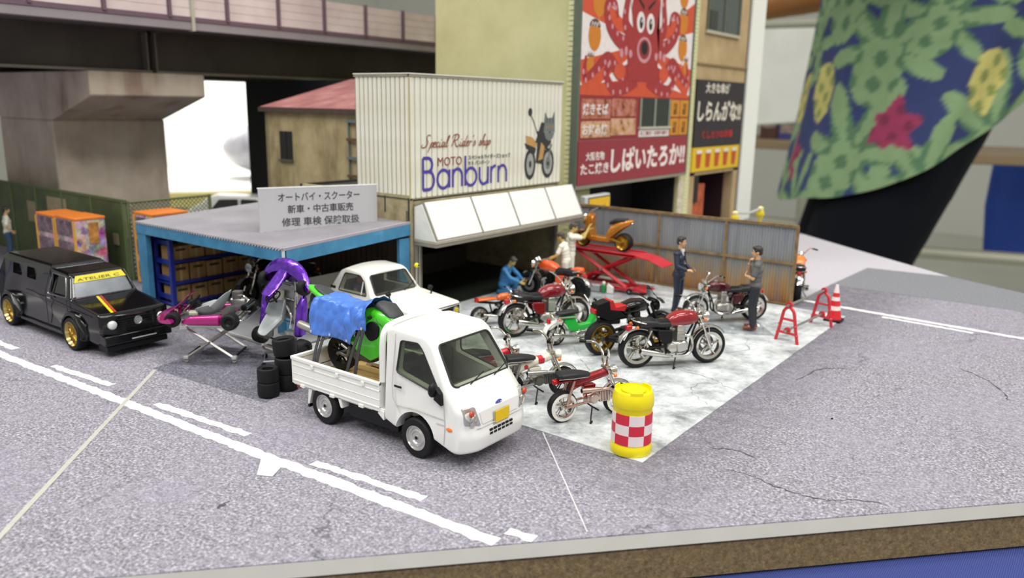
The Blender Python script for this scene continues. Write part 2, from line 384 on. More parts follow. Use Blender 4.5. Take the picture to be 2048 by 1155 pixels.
sp(B().bx(-16.9, -16.8, 13.4, 19.6, 0, 2.86), 'back_wall', mat('2B2A26', .9))
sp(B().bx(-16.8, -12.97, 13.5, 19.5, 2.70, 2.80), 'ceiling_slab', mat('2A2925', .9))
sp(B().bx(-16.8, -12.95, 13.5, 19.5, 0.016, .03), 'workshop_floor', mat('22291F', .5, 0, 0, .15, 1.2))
sp(B().bx(-13.06, -12.96, 13.51, 19.5, 2.30, 2.72), 'lintel', cc)
for yy in (13.56, 19.44): sp(B().bx(-13.02, -12.93, yy-.05, yy+.05, .014, 2.4), 'door_post', mat('8E8D86', .4, .4))
sp(B().bx(-13.0, -12.95, 13.66, 13.70, .014, 2.3), 'door_post', mat('B7B6AE', .35, .5))
sp(B().bx(-13.03, -12.98, 13.72, 13.80, .014, 2.3), 'door_post', mat('6B675A', .5))
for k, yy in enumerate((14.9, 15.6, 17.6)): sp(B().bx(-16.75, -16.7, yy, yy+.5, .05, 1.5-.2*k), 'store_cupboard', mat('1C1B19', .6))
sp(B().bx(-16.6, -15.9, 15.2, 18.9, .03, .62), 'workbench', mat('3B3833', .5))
# stains and the pipe on the concrete beside the garage roof
st = mat('3A372E', .9)
sp(B().bx(-13.80, -13.77, 13.385, 13.402, 2.42, 2.80), 'pipe', st); sp(B().bx(-13.03, -12.99, 13.385, 13.402, 2.2, 2.8), 'pipe', st)
sp(B().bx(-13.08, -13.02, 13.37, 13.40, 2.16, 2.50), 'meter_box', mat('5A574D', .6))
# ribbed sign wall, two faces, every strip its own piece
cs = base('cream_siding', 'D6D4C3', .6); n = N(cs); co = n.co('Object')
n.col(n.mix(.5, n.ramp(n.noise(co, .8, 4, .6), (.35, 'DEDCCB'), (.6, 'EBEADF')), n.ramp(n.noise(n.a('ShaderNodeVectorMath', {0: co, 1: (8, 8, .6)}, operation='MULTIPLY').outputs[0], 1.5, 3), (.35, 'DAD7C4'), (.6, 'F6F5EE')), 'MULTIPLY'))
S0, S1 = 2.79, 5.52
sp(B().bx(-14.75, -13.00, 13.42, 13.46, S0, S1), 'sign_backing', mat('87816C', .8)); sp(B().bx(-13.03, -12.985, 13.42, 19.62, S0, S1), 'sign_backing', mat('87816C', .8))
def strips(nn, L, along_x):
    w = L/nn; me = None
    for i in range(nn):
        t = w*(i+.5)
        if me is None:
            b = B(); hw = w/2-.010
            pr = [(-hw, 0), (-hw+.012, .022), (hw-.012, .022), (hw, 0)]
            if along_x: b.prism([(x, -y) for x, y in pr], 'z', S0, S1)
            else: b.prism([(y, x) for x, y in pr], 'z', S0, S1)
            me = b.mesh(0); me.materials.append(cs)
        o = bpy.data.objects.new('siding_strip', me); C.objects.link(o); o.parent = shop
        o.location = V((-14.73+t, 13.425, 0))-shop.location if along_x else V((-12.988, 13.40+t, 0))-shop.location
strips(12, 1.76, True); strips(33, 6.22, False)
tm = mat('8C8671', .6, 0, 0, .1, 4); wt = mat('E8E8E2', .6)
sp(B().bx(-14.76, -12.955, 13.385, 13.42, S1-.005, S1+.055), 'sign_coping', tm); sp(B().bx(-12.99, -12.945, 13.385, 19.64, S1-.005, S1+.055), 'sign_coping', tm)
sp(B().bx(-14.77, -12.95, 13.38, 13.47, S1+.055, S1+.075), 'coping_cap', wt); sp(B().bx(-13.05, -12.94, 13.38, 19.65, S1+.055, S1+.075), 'coping_cap', wt)
sp(B().bx(-12.975, -12.95, 13.392, 13.415, S0, S1), 'corner_strip', mat('B5A678', .7))
sp(B().bx(-14.76, -12.95, 13.39, 13.46, S0-.03, S0), 'sign_sill', mat('4C4A3E', .8)); sp(B().bx(-13.03, -12.95, 13.39, 19.62, S0-.03, S0), 'sign_sill', mat('85806B', .8))
# sign print (flat, on the strips)
def so(y, z, x=-12.958): return V((x, y, z))-shop.location
def arc(cx, cy, rx, ry, a0, a1, k=14): return [(cx+rx*math.cos(math.radians(a0+(a1-a0)*i/k)), cy+ry*math.sin(math.radians(a0+(a1-a0)*i/k))) for i in range(k+1)]
def mono_line():
    """Banburn in a round single-stroke face"""
    h = .59; r = .29; ring = arc(r, r, r, h/2, 0, 360, 26)
    G = {'B': (.50, [[(0, 0), (0, 1)], [(0, 1), (.2, 1)]+arc(.22, .785, .20, .215, 90, -90)+[(0, .57)], [(0, .57), (.24, .57)]+arc(.26, .285, .24, .285, 90, -90)+[(0, 0)]]), 'a': (.58, [ring, [(.58, 0), (.58, h)]]), 'b': (.58, [[(0, 0), (0, 1)], ring]),
         'n': (.46, [[(0, 0), (0, h)], arc(.23, h-.25, .23, .25, 180, 0)+[(.46, 0)]]), 'u': (.46, [[(.46, 0), (.46, h)], [(0, h)]+arc(.23, .25, .23, .25, 180, 360)]), 'r': (.24, [[(0, 0), (0, h)], arc(.23, h-.25, .23, .25, 180, 80)])}
    tot = sum(G[c][0] for c in 'Banburn')+6*.17; sx = 3.20/tot; xo = 0.; b = B(); q_ = 0
    for c in 'Banburn':
        for st_ in G[c][1]:
            poly = stroke([((xo+p[0])*sx+.04, p[1]*.735) for p in st_], .076, 1); k = len(poly)//2; q_ += 1; og = so(13.79, 2.955, -12.958+.0007*(q_ % 4))
            vs = [b.b.verts.new(og+Y*p[0]+Z*p[1]) for p in poly]
            for i in range(k-1): b.b.faces.new((vs[i], vs[i+1], vs[2*k-2-i], vs[2*k-1-i]))
        xo += G[c][0]+.17
    return b.go('lettering', navy, shop, smooth=0)
navy, brick, black = mat('4A3C96', .6, 0, 0, .03), mat('8A4A33', .6, 0, 0, .03), mat('2E2E30', .6, 0, 0, .05)
mono_line(); lettering('MOTO', brick, shop, so(14.34, 3.485), Y, Z, .88, .205)
lettering('スペシャルライダーズショップ', black, shop, so(15.47, 3.585), Y, Z, 1.72, .115); lettering('モト バンバーン', black, shop, so(15.47, 3.455), Y, Z, .84, .10)
# "Special Rider's shop": a thin slanting script drawn with pen strokes
GL = {'S': [[(.62, .95), (.5, 1.08), (.3, .98), (.3, .72), (.42, .5), (.38, .18), (.15, .0), (-.08, .1), (-.02, .28)]], 'p': [[(0, .1), (.1, .42), (.02, .1), (-.12, -.42)], [(.02, .2), (.2, .44), (.28, .25), (.14, .02), (.0, .08)]],
 'e': [[(0, .2), (.2, .3), (.2, .44), (.06, .38), (.02, .12), (.14, .0), (.3, .12)]], 'c': [[(.22, .38), (.1, .44), (.0, .2), (.1, .0), (.26, .12)]], 'i': [[(.02, .42), (.0, .08), (.08, .0), (.2, .14)], [(.08, .6), (.1, .66)]],
 'a': [[(.24, .4), (.08, .42), (.0, .14), (.1, .0), (.24, .2), (.27, .42), (.24, .08), (.32, .0), (.4, .12)]], 'l': [[(0, .12), (.2, .7), (.22, .98), (.1, .8), (.04, .12), (.12, .0), (.24, .12)]],
 'R': [[(.28, .98), (.16, .5), (.02, .0)], [(-.06, .74), (.1, 1.02), (.5, 1.04), (.6, .8), (.4, .56), (.2, .52)], [(.26, .54), (.4, .2), (.6, -.02), (.8, .16)]], 'd': [[(.24, .4), (.08, .42), (.0, .14), (.1, .0), (.26, .3), (.42, 1.0)], [(.3, .4), (.26, .08), (.34, .0), (.44, .12)]],
 'r': [[(0, .02), (.08, .42), (.14, .36), (.26, .42)]], "'": [[(.06, .98), (.02, .8)]], 's': [[(0, .02), (.16, .46), (.24, .16), (.12, .0), (.0, .06)]], 'h': [[(.0, .0), (.14, .7), (.22, 1.), (.12, .9), (.02, .1)], [(.06, .24), (.2, .44), (.24, .3), (.2, .06), (.28, .0), (.38, .12)]], 'o': [[(.14, .44), (.0, .2), (.1, .0), (.24, .2), (.16, .44), (.3, .4)]]}
ADV = {'S': .72, 'R': .86, ' ': .34, "'": .14, 'l': .24, 'i': .22, 'r': .27, 'a': .4, 'h': .38, 'd': .44}
def script_line(s, m, parent, origin, xd, yd, width, height):
    tot = sum(ADV.get(ch, .3) for ch in s); sx = width/tot; xo = 0; b = B(); q_ = 0
    for ch in s:
        for st_ in GL.get(ch, []):
            poly = stroke([((xo+p[0]+.22*p[1])*sx, p[1]*height) for p in st_], [.016, .036, .018], 5)
            k = len(poly)//2; q_ += 1
            vs = [b.b.verts.new(origin+xd*p[0]+yd*p[1]+xd.cross(yd)*(.0007*(q_ % 4)+.0004*i_/k)) for i_, p in enumerate(poly)]
            for i in range(k-1): b.b.faces.new((vs[i], vs[i+1], vs[2*k-2-i], vs[2*k-1-i]))
        xo += ADV.get(ch, .3)
    return b.go('lettering', m, parent, smooth=0)
script_line("Special Rider's shop", brick, shop, so(13.80, 3.93, -12.952), Y, Z, 2.52, .27)
# emblem: cat riding a motorcycle, flat print
def pr(poly, m, lift, name='emblem'): return plate(poly, so(17.82, 2.93, -12.960), Y, Z, m, shop, name, .003, lift)
g1, g2, g3, tan_ = mat('2F302F', .7), mat('6F7470', .7), mat('9A9D98', .7), mat('B98F52', .7)
pr(ell(.28, .42, .26, .42), g1, .001); pr(ell(.28, .42, .17, .30), g3, .003); pr(ell(.28, .42, .06, .1), g1, .005)
pr(ell(1.14, .42, .30, .42), g1, .001); pr(ell(1.14, .42, .21, .31), g3, .003); pr(ell(1.14, .42, .12, .18), g2, .005); pr(ell(1.14, .42, .05, .08), g1, .007)
pr([(.1, .95), (.5, .85), (.62, .95), (.35, 1.15), (.05, 1.2)], tan_, .002); pr([(.0, 1.0), (.1, .85), (.5, .7), (.55, .85)], g1, .003)
pr([(.55, .45), (.9, .4), (1.05, 1.15), (.85, 1.3), (.62, 1.1)], g1, .004); pr([(.66, .5), (.88, .55), (.98, 1.05), (.78, 1.0)], tan_, .006)
pr([(.5, 1.0), (.78, 1.55), (1.1, 1.5), (1.28, 1.0), (1.05, .8), (.8, 1.0)], g1, .007); pr(stroke([(1.3, .95), (1.2, .7), (1.14, .45)], .07), g2, .008)
hd = [(.98, 1.22), (.86, 1.45), (.9, 1.66), (.93, 1.95), (1.06, 1.78), (1.3, 1.78), (1.43, 1.97), (1.45, 1.66), (1.46, 1.42), (1.34, 1.22), (1.16, 1.14)]
pr([(1.16+(x-1.16)*.92, z-.12) for x, z in hd], g2, .009)
for dx in (-.11, .13): pr(ell(1.17+dx, 1.42, .055, .035, 10), tan_, .011); pr(ell(1.17+dx, 1.42, .016, .035, 8), g1, .012)
pr([(1.13, 1.3), (1.23, 1.3), (1.18, 1.24)], g1, .011)
for dx in (-.14, .0, .14): pr([(1.16+dx, 1.52), (1.19+dx, 1.52), (1.2+dx, 1.68), (1.16+dx, 1.66)], g1, .011)
for sg in (-1, 1): pr(stroke([(1.18+sg*.08, 1.28), (1.18+sg*.2, 1.27), (1.18+sg*.3, 1.3)], .012), g3, .012)
pr(stroke([(.62, 1.2), (.45, 1.5), (.3, 1.72)], .025), g1, .004); pr(ell(.24, 1.82, .09, .11, 14), g1, .005); pr(stroke([(.55, 1.3), (.72, 1.25), (.85, 1.2)], .05), g1, .006)
# awning
aw = B(); pf = [(-12.96, 2.60), (-12.70, 2.70), (-12.29, 1.88), (-12.29, 1.80), (-12.96, 1.80)]
y0, y1 = 13.50, 19.86
awn = thing('awning', 'row of four white sloping awning panels in a grey frame above the open shop front', 'awning', (-12.6, 16.7, 1.7)); awn_shift = .03
wa = mat('E9E9E4', .45, 0, 0, .02, 2)
seams = [y0+.04, 15.22, 16.76, 18.42, y1-.04]
me_b = None
for i in range(4):
    q0, q1 = seams[i]+.02, seams[i+1]-.02
    sp(B().prism([(-12.955, 2.63), (-12.70, 2.715), (-12.285, 1.88), (-12.33, 1.86), (-12.72, 2.65), (-12.955, 2.58)], 'y', q0, q1), 'awning_panel', wa, awn, bevel=.02)
gf = mat('8D8A7F', .5, .2); 
for s_ in seams: sp(B().prism([(-12.955, 2.64), (-12.70, 2.725), (-12.275, 1.87), (-12.30, 1.86), (-12.72, 2.68), (-12.955, 2.60)], 'y', s_-.022, s_+.022), 'awning_rib', gf, awn)
for s_ in (y0, y1): sp(B().prism([(-12.955, 2.60), (-12.72, 2.68), (-12.30, 1.86), (-12.955, 1.86)], 'y', s_-.01, s_+.01), 'end_panel', mat('DADBD5', .5), awn)
sp(B().bx(-12.965, -12.265, y0-.02, y1+.02, 1.78, 1.86), 'lower_rail', mat('ABA697', .5, .1), awn, bevel=.012); sp(B().bx(-12.955, -12.28, y0-.015, y1+.015, 1.70, 1.78), 'lower_rail', mat('8E897B', .5, .1), awn, bevel=.012)
sp(B().bx(-12.965, -12.9, y0, y1, 2.6, 2.66), 'top_rail', gf, awn)

awn.location.x += awn_shift
# ------------------------------------------------------------------ open garage with the corrugated roof
gar = thing('open_garage', 'low open garage with blue steel frame and grey corrugated flat roof', 'building', (-15.7, 11.6, 0))
BL = base('blue_steel', '3C7FA6', .5); n = N(BL); n.col(n.ramp(n.noise(n.co(), 3, 5, .6), (.3, '33739A'), (.6, '4487AE'), (.85, '5D9DBF')))
gx0, gx1, gy0, gy1 = -18.55, -13.0, 9.87, 13.38
zr = lambda y: 2.03+(y-gy0)*.045
rb = B(); nw = 58; rows = []
for yy in (gy0-.06, gy1):
    top = []
    for i in range(nw*6+1): x = gx0+(gx1-gx0)*i/(nw*6); top.append((x, yy, zr(yy)+.048+.020*math.sin(2*PI*i/6)))
    rows.append(top)
A_ = [[rb.b.verts.new(p) for p in r] for r in rows]; D_ = [[rb.b.verts.new((p[0], p[1], p[2]-.03)) for p in r] for r in rows]
for i in range(nw*6):
    rb.b.faces.new((A_[0][i], A_[0][i+1], A_[1][i+1], A_[1][i])); rb.b.faces.new((D_[0][i+1], D_[0][i], D_[1][i], D_[1][i+1])); rb.b.faces.new((D_[0][i], D_[0][i+1], A_[0][i+1], A_[0][i]))
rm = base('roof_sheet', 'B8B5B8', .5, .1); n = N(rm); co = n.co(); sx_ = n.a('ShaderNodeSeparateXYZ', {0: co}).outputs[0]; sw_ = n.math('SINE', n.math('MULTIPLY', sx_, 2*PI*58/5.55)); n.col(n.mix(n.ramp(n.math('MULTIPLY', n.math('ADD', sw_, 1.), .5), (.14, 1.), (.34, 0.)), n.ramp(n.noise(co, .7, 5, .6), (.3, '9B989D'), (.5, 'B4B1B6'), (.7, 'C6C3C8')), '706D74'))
sp(rb, 'corrugated_roof', rm, gar, smooth=60)
def beam(p, q, h0, h1, t, name='roof_beam', m=BL):
    p, q = V(p), V(q); d = (q-p); dn = V((d.x, d.y, 0)).normalized(); s = V((-dn.y, dn.x, 0))*t; b = B()
    b.rings([[p+Z*h0-s, p+Z*h0+s, p+Z*h1+s, p+Z*h1-s], [q+Z*h0-s, q+Z*h0+s, q+Z*h1+s, q+Z*h1-s]]); return sp(b, name, m, gar, smooth=0)
beam((gx0, gy0, zr(gy0)), (gx1, gy0, zr(gy0)), -.22, .02, .05); beam((gx1, gy0, zr(gy0)), (gx1, gy1, zr(gy1)), -.24, .02, .05)
trm = mat('A79FA8', .5, .2); beam((gx1+.02, gy0-.06, zr(gy0)), (gx1+.02, gy1, zr(gy1)), .022, .075, .03, 'roof_edge', trm)
sp(B().bx(gx1-.03, gx1+.055, gy0-.055, gy0-.045, 1.79, 2.06), 'corner_cap', mat('D3D8DA', .5), gar)
for (px_, py_, w1, w2) in ((gx0+.2, gy0+.03, .36, .14), (gx1-.16, gy0+.03, .3, .14), (gx1-.02, gy1-.17, .1, .33), (gx0+.06, gy1-.1, .1, .2)):
    sp(B().box((px_, py_, .92+.04), (w1, w2, 1.84)), 'post', BL, gar, bevel=.01)
sp(B().bx(gx0, gx1, gy0-.12, gy1, .0, .06), 'floor_slab', mat('8F9092', .6, 0, 0, .08, 2), gar, bevel=.02)
sp(B().bx(gx0, gx1-.0, gy0-.16, gy0-.12, .0, .065), 'kerb', mat('A9AAA9', .6), gar, bevel=.01)
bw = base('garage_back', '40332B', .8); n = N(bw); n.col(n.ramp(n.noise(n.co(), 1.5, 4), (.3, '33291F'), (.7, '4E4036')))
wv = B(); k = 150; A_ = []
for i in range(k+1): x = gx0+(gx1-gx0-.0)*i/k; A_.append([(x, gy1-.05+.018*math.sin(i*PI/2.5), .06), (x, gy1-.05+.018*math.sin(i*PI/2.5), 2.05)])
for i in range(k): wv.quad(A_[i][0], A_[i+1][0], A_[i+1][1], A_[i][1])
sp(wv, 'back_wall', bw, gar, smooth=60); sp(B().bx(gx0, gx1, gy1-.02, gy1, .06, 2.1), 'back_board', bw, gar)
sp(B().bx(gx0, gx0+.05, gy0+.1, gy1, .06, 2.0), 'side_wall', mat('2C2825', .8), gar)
# roof sign board
sb = thing('roof_sign', 'grey signboard with three lines of black Japanese lettering standing on the garage roof', 'sign', (-14.85, 10.64, 2.12), math.atan2(2.43, 1.06))
LB = 2.70
B().bx(0, LB, -.02, .02, 0, .96).go('board', mat('B9B9BB', .4, 0, .1, .02, 2), sb, bevel=.004); B().bx(0, LB, .02, .16, -.02, .01).go('foot', mat('C6C6C6', .4), sb)
B().bx(-.012, LB+.012, -.024, .024, .95, .975).go('edge_strip', mat('E6E6E4', .5), sb)
ink = mat('3B3B3D', .6, 0, 0, .03)
for s_, x0, w_, z0, h_ in (('オートバイ・スクーター', .42, 1.86, .66, .185), ('新車・中古車販売', .62, 1.50, .385, .19), ('修理 車検 保険取扱', .48, 1.78, .10, .195)):
    lettering(s_, ink, sb, V((x0, -.021, z0)), X, Z, w_, h_, bold=.012)
# ------------------------------------------------------------------ beige shed with a red roof, black card behind
def world(par): return lambda b, name, m, **k: sp(b, name, m, par, **k)
sh = thing('beige_shed', 'beige rendered shed with a red roof, small dark window and wall ladder behind the garage', 'building', (-18, 18, 0)); w = world(sh)
ren = base('render', 'B1A582', .85); n = N(ren); co = n.co()
st_ = n.noise(n.a('ShaderNodeVectorMath', {0: co, 1: (1.6, 1.6, .35)}, operation='MULTIPLY').outputs[0], 1.1, 5, .65)
n.col(n.mix(.7, n.ramp(n.noise(co, 1.5, 5, .65), (.3, 'A3966F'), (.6, 'BEB391')), n.ramp(st_, (.32, '8A7350'), (.5, 'DCD3BC'), (.7, 'EFE8D8')), 'MULTIPLY'))
w(B().bx(-21.75, -17.0, 16.0, 16.12, 0, 4.68), 'front_wall', ren); w(B().prism([(16.0, 0), (19.6, 0), (19.6, 5.55), (16.0, 4.65)], 'x', -21.75, -21.6), 'side_wall', ren); w(B().bx(-21.7, -17.0, 19.5, 19.6, 0, 5.55), 'back_wall', ren)
rr = base('red_roof', '97605E', .6); n = N(rr); n.col(n.ramp(n.noise(n.co(), 1.2, 4, .6), (.3, '7F4A4A'), (.55, '996360'), (.75, 'A9807C')))
for i in range(5): w(B().prism([(15.9, 4.69), (19.7, 5.64), (19.7, 5.70), (15.9, 4.75)], 'x', -21.85+i*.97, -21.85+i*.97+.955), 'roof_panel', rr, bevel=.01)
w(B().bx(-21.9, -17.0, 15.86, 15.92, 4.60, 4.73), 'eave_trim', mat('4B3A34', .6))
wf = w(B().bx(-21.03, -20.45, 15.97, 16.02, 3.16, 4.02), 'window', mat('1A1A19', .4)); 
for xx in (-20.74,): w(B().bx(xx-.015, xx+.015, 15.95, 15.98, 3.18, 4.0), 'window_bar', mat('2C2B29', .5))
w(B().bx(-21.08, -20.42, 15.93, 16.0, 3.10, 3.16), 'window_sill', mat('57503E', .7))
lad = mat('6E7A7C', .5, .3); brn = mat('5D4632', .6)
w(B().bx(-17.86, -17.82, 15.93, 15.97, 2.2, 4.45), 'ladder_rail', lad); w(B().bx(-17.4, -17.36, 15.93, 15.97, 2.2, 4.45), 'ladder_rail', lad)
for i in range(5): w(B().bx(-17.9, -17.32, 15.90, 15.95, 4.36-i*.52, 4.44-i*.52), 'rung', (lad, brn)[i % 2])
bk = mat('17181C', .75, 0, 0, .05, 1)
tag(B().bx(-29.2, -19.2, 20.6, 20.75, 0.004, 5.72).go('black_card_panel', bk, smooth=0), 'tall plain black card panel standing behind the beige shed', 'panel')

# ------------------------------------------------------------------ elevated road and its pier
con = base('pier_concrete', 'B0A598', .85); n = N(con); co = n.co()
n.col(n.mix(.6, n.ramp(n.noise(co, .8, 5, .6), (.3, 'C0B5A6'), (.6, 'D8CDBE')), n.ramp(n.noise(n.a('ShaderNodeVectorMath', {0: co, 1: (1.3, 1.3, .25)}, operation='MULTIPLY').outputs[0], 1., 4), (.30, '9A6F60'), (.44, 'E8E0D8'), (.8, 'FFFFFF')), 'MULTIPLY'))
pier = thing('road_pier', 'beige concrete hammerhead pier carrying the elevated road', 'pier', (-29.5, 14.3, 0)); w = world(pier)
w(B().bx(-32.0, -28.0, 12.35, 16.25, 0.002, 4.2), 'shaft', con, bevel=.06)
w(B().prism([(-28.0, 4.2), (-25.3, 5.0), (-25.3, 5.74), (-34.7, 5.74), (-34.7, 5.0), (-32.0, 4.2)], 'y', 12.35, 16.25), 'cap', con, bevel=.05)
road = thing('elevated_road', 'elevated road with dark steel girders and pinkish parapet panels across the top left', 'bridge', (-28, 20, 6)); w = world(road)
gd = base('girder_steel', '4A453F', .6); n = N(gd); n.col(n.ramp(n.noise(n.co(), .6, 4), (.3, '3F3A35'), (.7, '57514A')))
w(B().bx(-26.1, -25.9, 2.0, 14.55, 5.80, 7.05), 'girder_web', gd); w(B().bx(-26.1, -25.9, 14.7, 42, 5.80, 7.05), 'girder_web', gd)
w(B().bx(-26.15, -25.55, 2.0, 14.55, 5.75, 5.82), 'girder_flange', mat('8B857A', .6)); w(B().bx(-26.15, -25.55, 14.7, 42, 5.75, 5.82), 'girder_flange', mat('8B857A', .6))
w(B().bx(-26.15, -25.75, 2.0, 14.55, 7.0, 7.05), 'girder_flange', gd); w(B().bx(-26.15, -25.75, 14.7, 42, 7.0, 7.05), 'girder_flange', gd)
for yy in (14.45, 14.74): w(B().bx(-25.9, -25.62, yy, yy+.05, 5.82, 7.0), 'stiffener', mat('77726A', .5))
for yy in (4.4, 7.2, 10.): w(B().bx(-25.9, -25.88, yy, yy+.03, 5.82, 7.0), 'stiffener', gd)
w(B().bx(-34, -32, 2, 42, 5.75, 7.05), 'far_girder', gd)
dk_ = mat('948C90', .7, 0, 0, .08, 1.); w(B().bx(-35, -23.8, 2.0, 14.9, 7.06, 7.32), 'deck_slab', mat('6D676A', .7)); w(B().bx(-35, -23.8, 15.0, 42, 7.06, 7.32), 'deck_slab', mat('6D676A', .7))
w(B().bx(-23.95, -23.72, 2.0, 14.9, 7.02, 7.28), 'deck_edge', dk_, bevel=.02); w(B().bx(-23.95, -23.72, 15.0, 42, 7.02, 7.28), 'deck_edge', dk_, bevel=.02)
ply = mat('6C5662', .6); w(B().bx(-23.9, -23.7, 2., 14.9, 7.28, 7.42), 'parapet_foot', ply); w(B().bx(-23.9, -23.7, 15., 42, 7.28, 7.42), 'parapet_foot', ply)
ppm = base('parapet', 'DCCAC8', .6); n = N(ppm); n.col(n.ramp(n.noise(n.co(), .6, 4), (.3, 'CBB6B6'), (.7, 'E6D8D4')))
for i in range(16):
    ya = 2.2+i*2.0
    if abs(ya+1-14.95) < .2: pass
    for j in range(4): w(B().bx(-23.82, -23.74, ya+.06, ya+1.94, 7.42+j*.26, 7.67+j*.26), 'parapet_panel', ppm)
    w(B().bx(-23.80, -23.66, ya-.05, ya+.05, 7.36, 8.5), 'parapet_post', ply)
w(B().bx(-23.95, -23.65, 14.9, 15.0, 7.0, 8.5), 'joint_cover', mat('B9B5A4', .6))

# ------------------------------------------------------------------ green hoarding, mesh fence, boxes and posters on the left
gw = thing('green_hoarding', 'dark green sheet hoarding along the road at the left, under the elevated road', 'hoarding', (-28, 11.1, 0)); w = world(gw)
gm = base('green_sheet', '434F2C', .7); n = N(gm); n.col(n.ramp(n.noise(n.co(), .9, 4, .6), (.3, '38442A'), (.7, '556238')))
for i in range(13): w(B().bx(-21.5-(i+1)*1.75+.02, -21.5-i*1.75-.02, 11.08, 11.13, .02, 2.17), 'hoarding_panel', gm)
for i in range(14): w(B().bx(-21.54-i*1.75, -21.46-i*1.75, 11.05, 11.12, 0, 2.2), 'hoarding_post', mat('5A6941', .7))
w(B().bx(-44.3, -21.42, 11.06, 11.15, 2.17, 2.24), 'top_rail', mat('4E5A38', .7))
pp = mat('8C8166', .8, 0, 0, .12, 6)
for x0, z0, x1, z1 in ((-25.95, .95, -24.7, 1.46), (-26.0, 1.5, -24.75, 2.0), (-27.4, 1.1, -26.8, 1.75), (-22.15, .96, -21.85, 1.28)):
    tag(plate([(0, 0), (x1-x0, 0), (x1-x0, z1-z0), (0, z1-z0)], (x0, 11.07, z0), (1, 0, 0), (0, 0, 1), pp, None, 'poster', .01),
        {-25.95: 'faded paper poster low on the green hoarding, left of the orange-topped machines', -26.0: 'faded paper poster high on the green hoarding, left of the orange-topped machines', -27.4: 'narrow faded poster behind the man in white at the far left', -22.15: 'small pale notice on the green hoarding right of the orange-topped machines'}[x0], 'poster')
mf = thing('mesh_fence', 'green diamond wire mesh fence panel between the hoarding and the garage', 'fence', (-21.5, 12.4, 0)); w = world(mf)
wire = mat('6A7350', .6); b = B(); y0, y1, z1 = 11.2, 13.7, 2.12; s_ = .125; nn = int((y1-y0+z1)/s_)
for i in range(1, nn):
    t = i*s_
    ya, za = (y0+t, 0.04) if t < y1-y0 else (y1, t-(y1-y0)); yb, zb = (y0, t) if t < z1 else (y0+t-z1, z1)
    b.tube([(-21.5, ya, za), (-21.5, yb, zb)], .013, 4); b.tube([(-21.48, y0+y1-ya, za), (-21.48, y0+y1-yb, zb)], .013, 4)
w(b, 'wire_mesh', wire, kind='stuff')
for yy in (11.2, 13.7): w(B().cyl((-21.49, yy, 0), (-21.49, yy, 2.2), .05), 'post', mat('5D6844', .6))
w(B().cyl((-21.49, 11.2, 2.16), (-21.49, 13.7, 2.16), .035), 'top_rail', mat('5D6844', .6))
om = mat('D8782A', .5); pk = base('machine_print', 'A58A97', .6); n = N(pk); co = n.co()
vv = n.a('ShaderNodeTexVoronoi', {'Vector': co, 'Scale': 5.}).outputs[1]
n.col(n.mix(.75, n.ramp(n.noise(co, 3.2, 4, .7), (.32, '6A4A5C'), (.48, 'A88A9B'), (.62, 'CDB3C0'), (.8, 'D7C9B6')), vv, 'SOFT_LIGHT'))
dkp = base('machine_front', '6E5A66', .6); n = N(dkp); n.col(n.ramp(n.noise(n.co(), 6, 4, .7), (.35, '4A3A46'), (.55, '75606C'), (.7, 'A48E92')))
def machine(x0, x1, y0, y1, h, label):
    t = thing('capsule_machine', label, 'vending machine', ((x0+x1)/2, (y0+y1)/2, 0), group='orange-topped capsule machines'); w = world(t)
    w(B().bx(x0, x1, y0, y1, 0, h), 'cabinet', pk, bevel=.03); w(B().bx(x0-.01, x1+.01, y0-.01, y1+.01, h-.06, h+.02), 'lid', om, bevel=.02)
    for k in range(3): w(B().bx(x0+.1, x1-.1, y0-.03, y0+.01, .2+k*.5*h/1.6, .62+k*.5*h/1.6), 'window', dkp, bevel=.01)
    for xx in (x0, x1-.08): w(B().bx(xx, xx+.08, y0-.035, y0+.01, .04, h-.06), 'edge_strip', mat('D9A24A', .5))
    w(B().bx(x1-.01, x1+.012, y0+.42*(y1-y0), y0+.75*(y1-y0), h*.62, h*.93), 'picture', mat('B07A3C', .6, 0, 0, .5, 7))
machine(-22.70, -21.62, 9.82, 10.62, 1.83, 'right-hand capsule machine of the pair with orange tops beside the black pickup')
machine(-23.84, -22.74, 9.82, 10.62, 1.81, 'left-hand capsule machine of the pair with orange tops beside the black pickup')
machine(-21.1, -20.2, 11.15, 12.2, 1.95, 'orange-topped capsule machine half hidden by the left post of the garage')

# ------------------------------------------------------------------ blue rack with cartons in the garage
rk = thing('storage_rack', 'dark blue storage rack with three shelves of cartons at the left end of the garage', 'rack', (-17.95, 11.5, .06)); RKZ = .009; w = world(rk)
bl = mat('1B2A86', .45, 0, .2, .05)
for yy in (10.12, 12.45):
    for xx in (-18.3, -17.62): w(B().bx(xx-.05, xx+.05, yy-.05, yy+.05, .06, 1.70), 'upright', bl)
    for zz in (.30, .75, 1.15, 1.62): w(B().bx(-18.3, -17.62, yy-.04, yy+.04, zz-.05, zz+.05), 'cross_brace', bl)
for zz in (.10, .60, 1.12): w(B().bx(-18.33, -17.58, 10.1, 12.48, zz, zz+.06), 'shelf', bl, bevel=.01)
cb = [mat(c, .75, 0, 0, .08, 4) for c in ('B08A55', 'A6814E', 'B7925E')]; cprint = mat('4F3B24', .8)
rng = random.Random(11); row_name = ('bottom', 'middle', 'top'); ordn = ('nearest the left post', 'second from the left', 'third from the left', 'fourth from the left', 'fifth from the left')
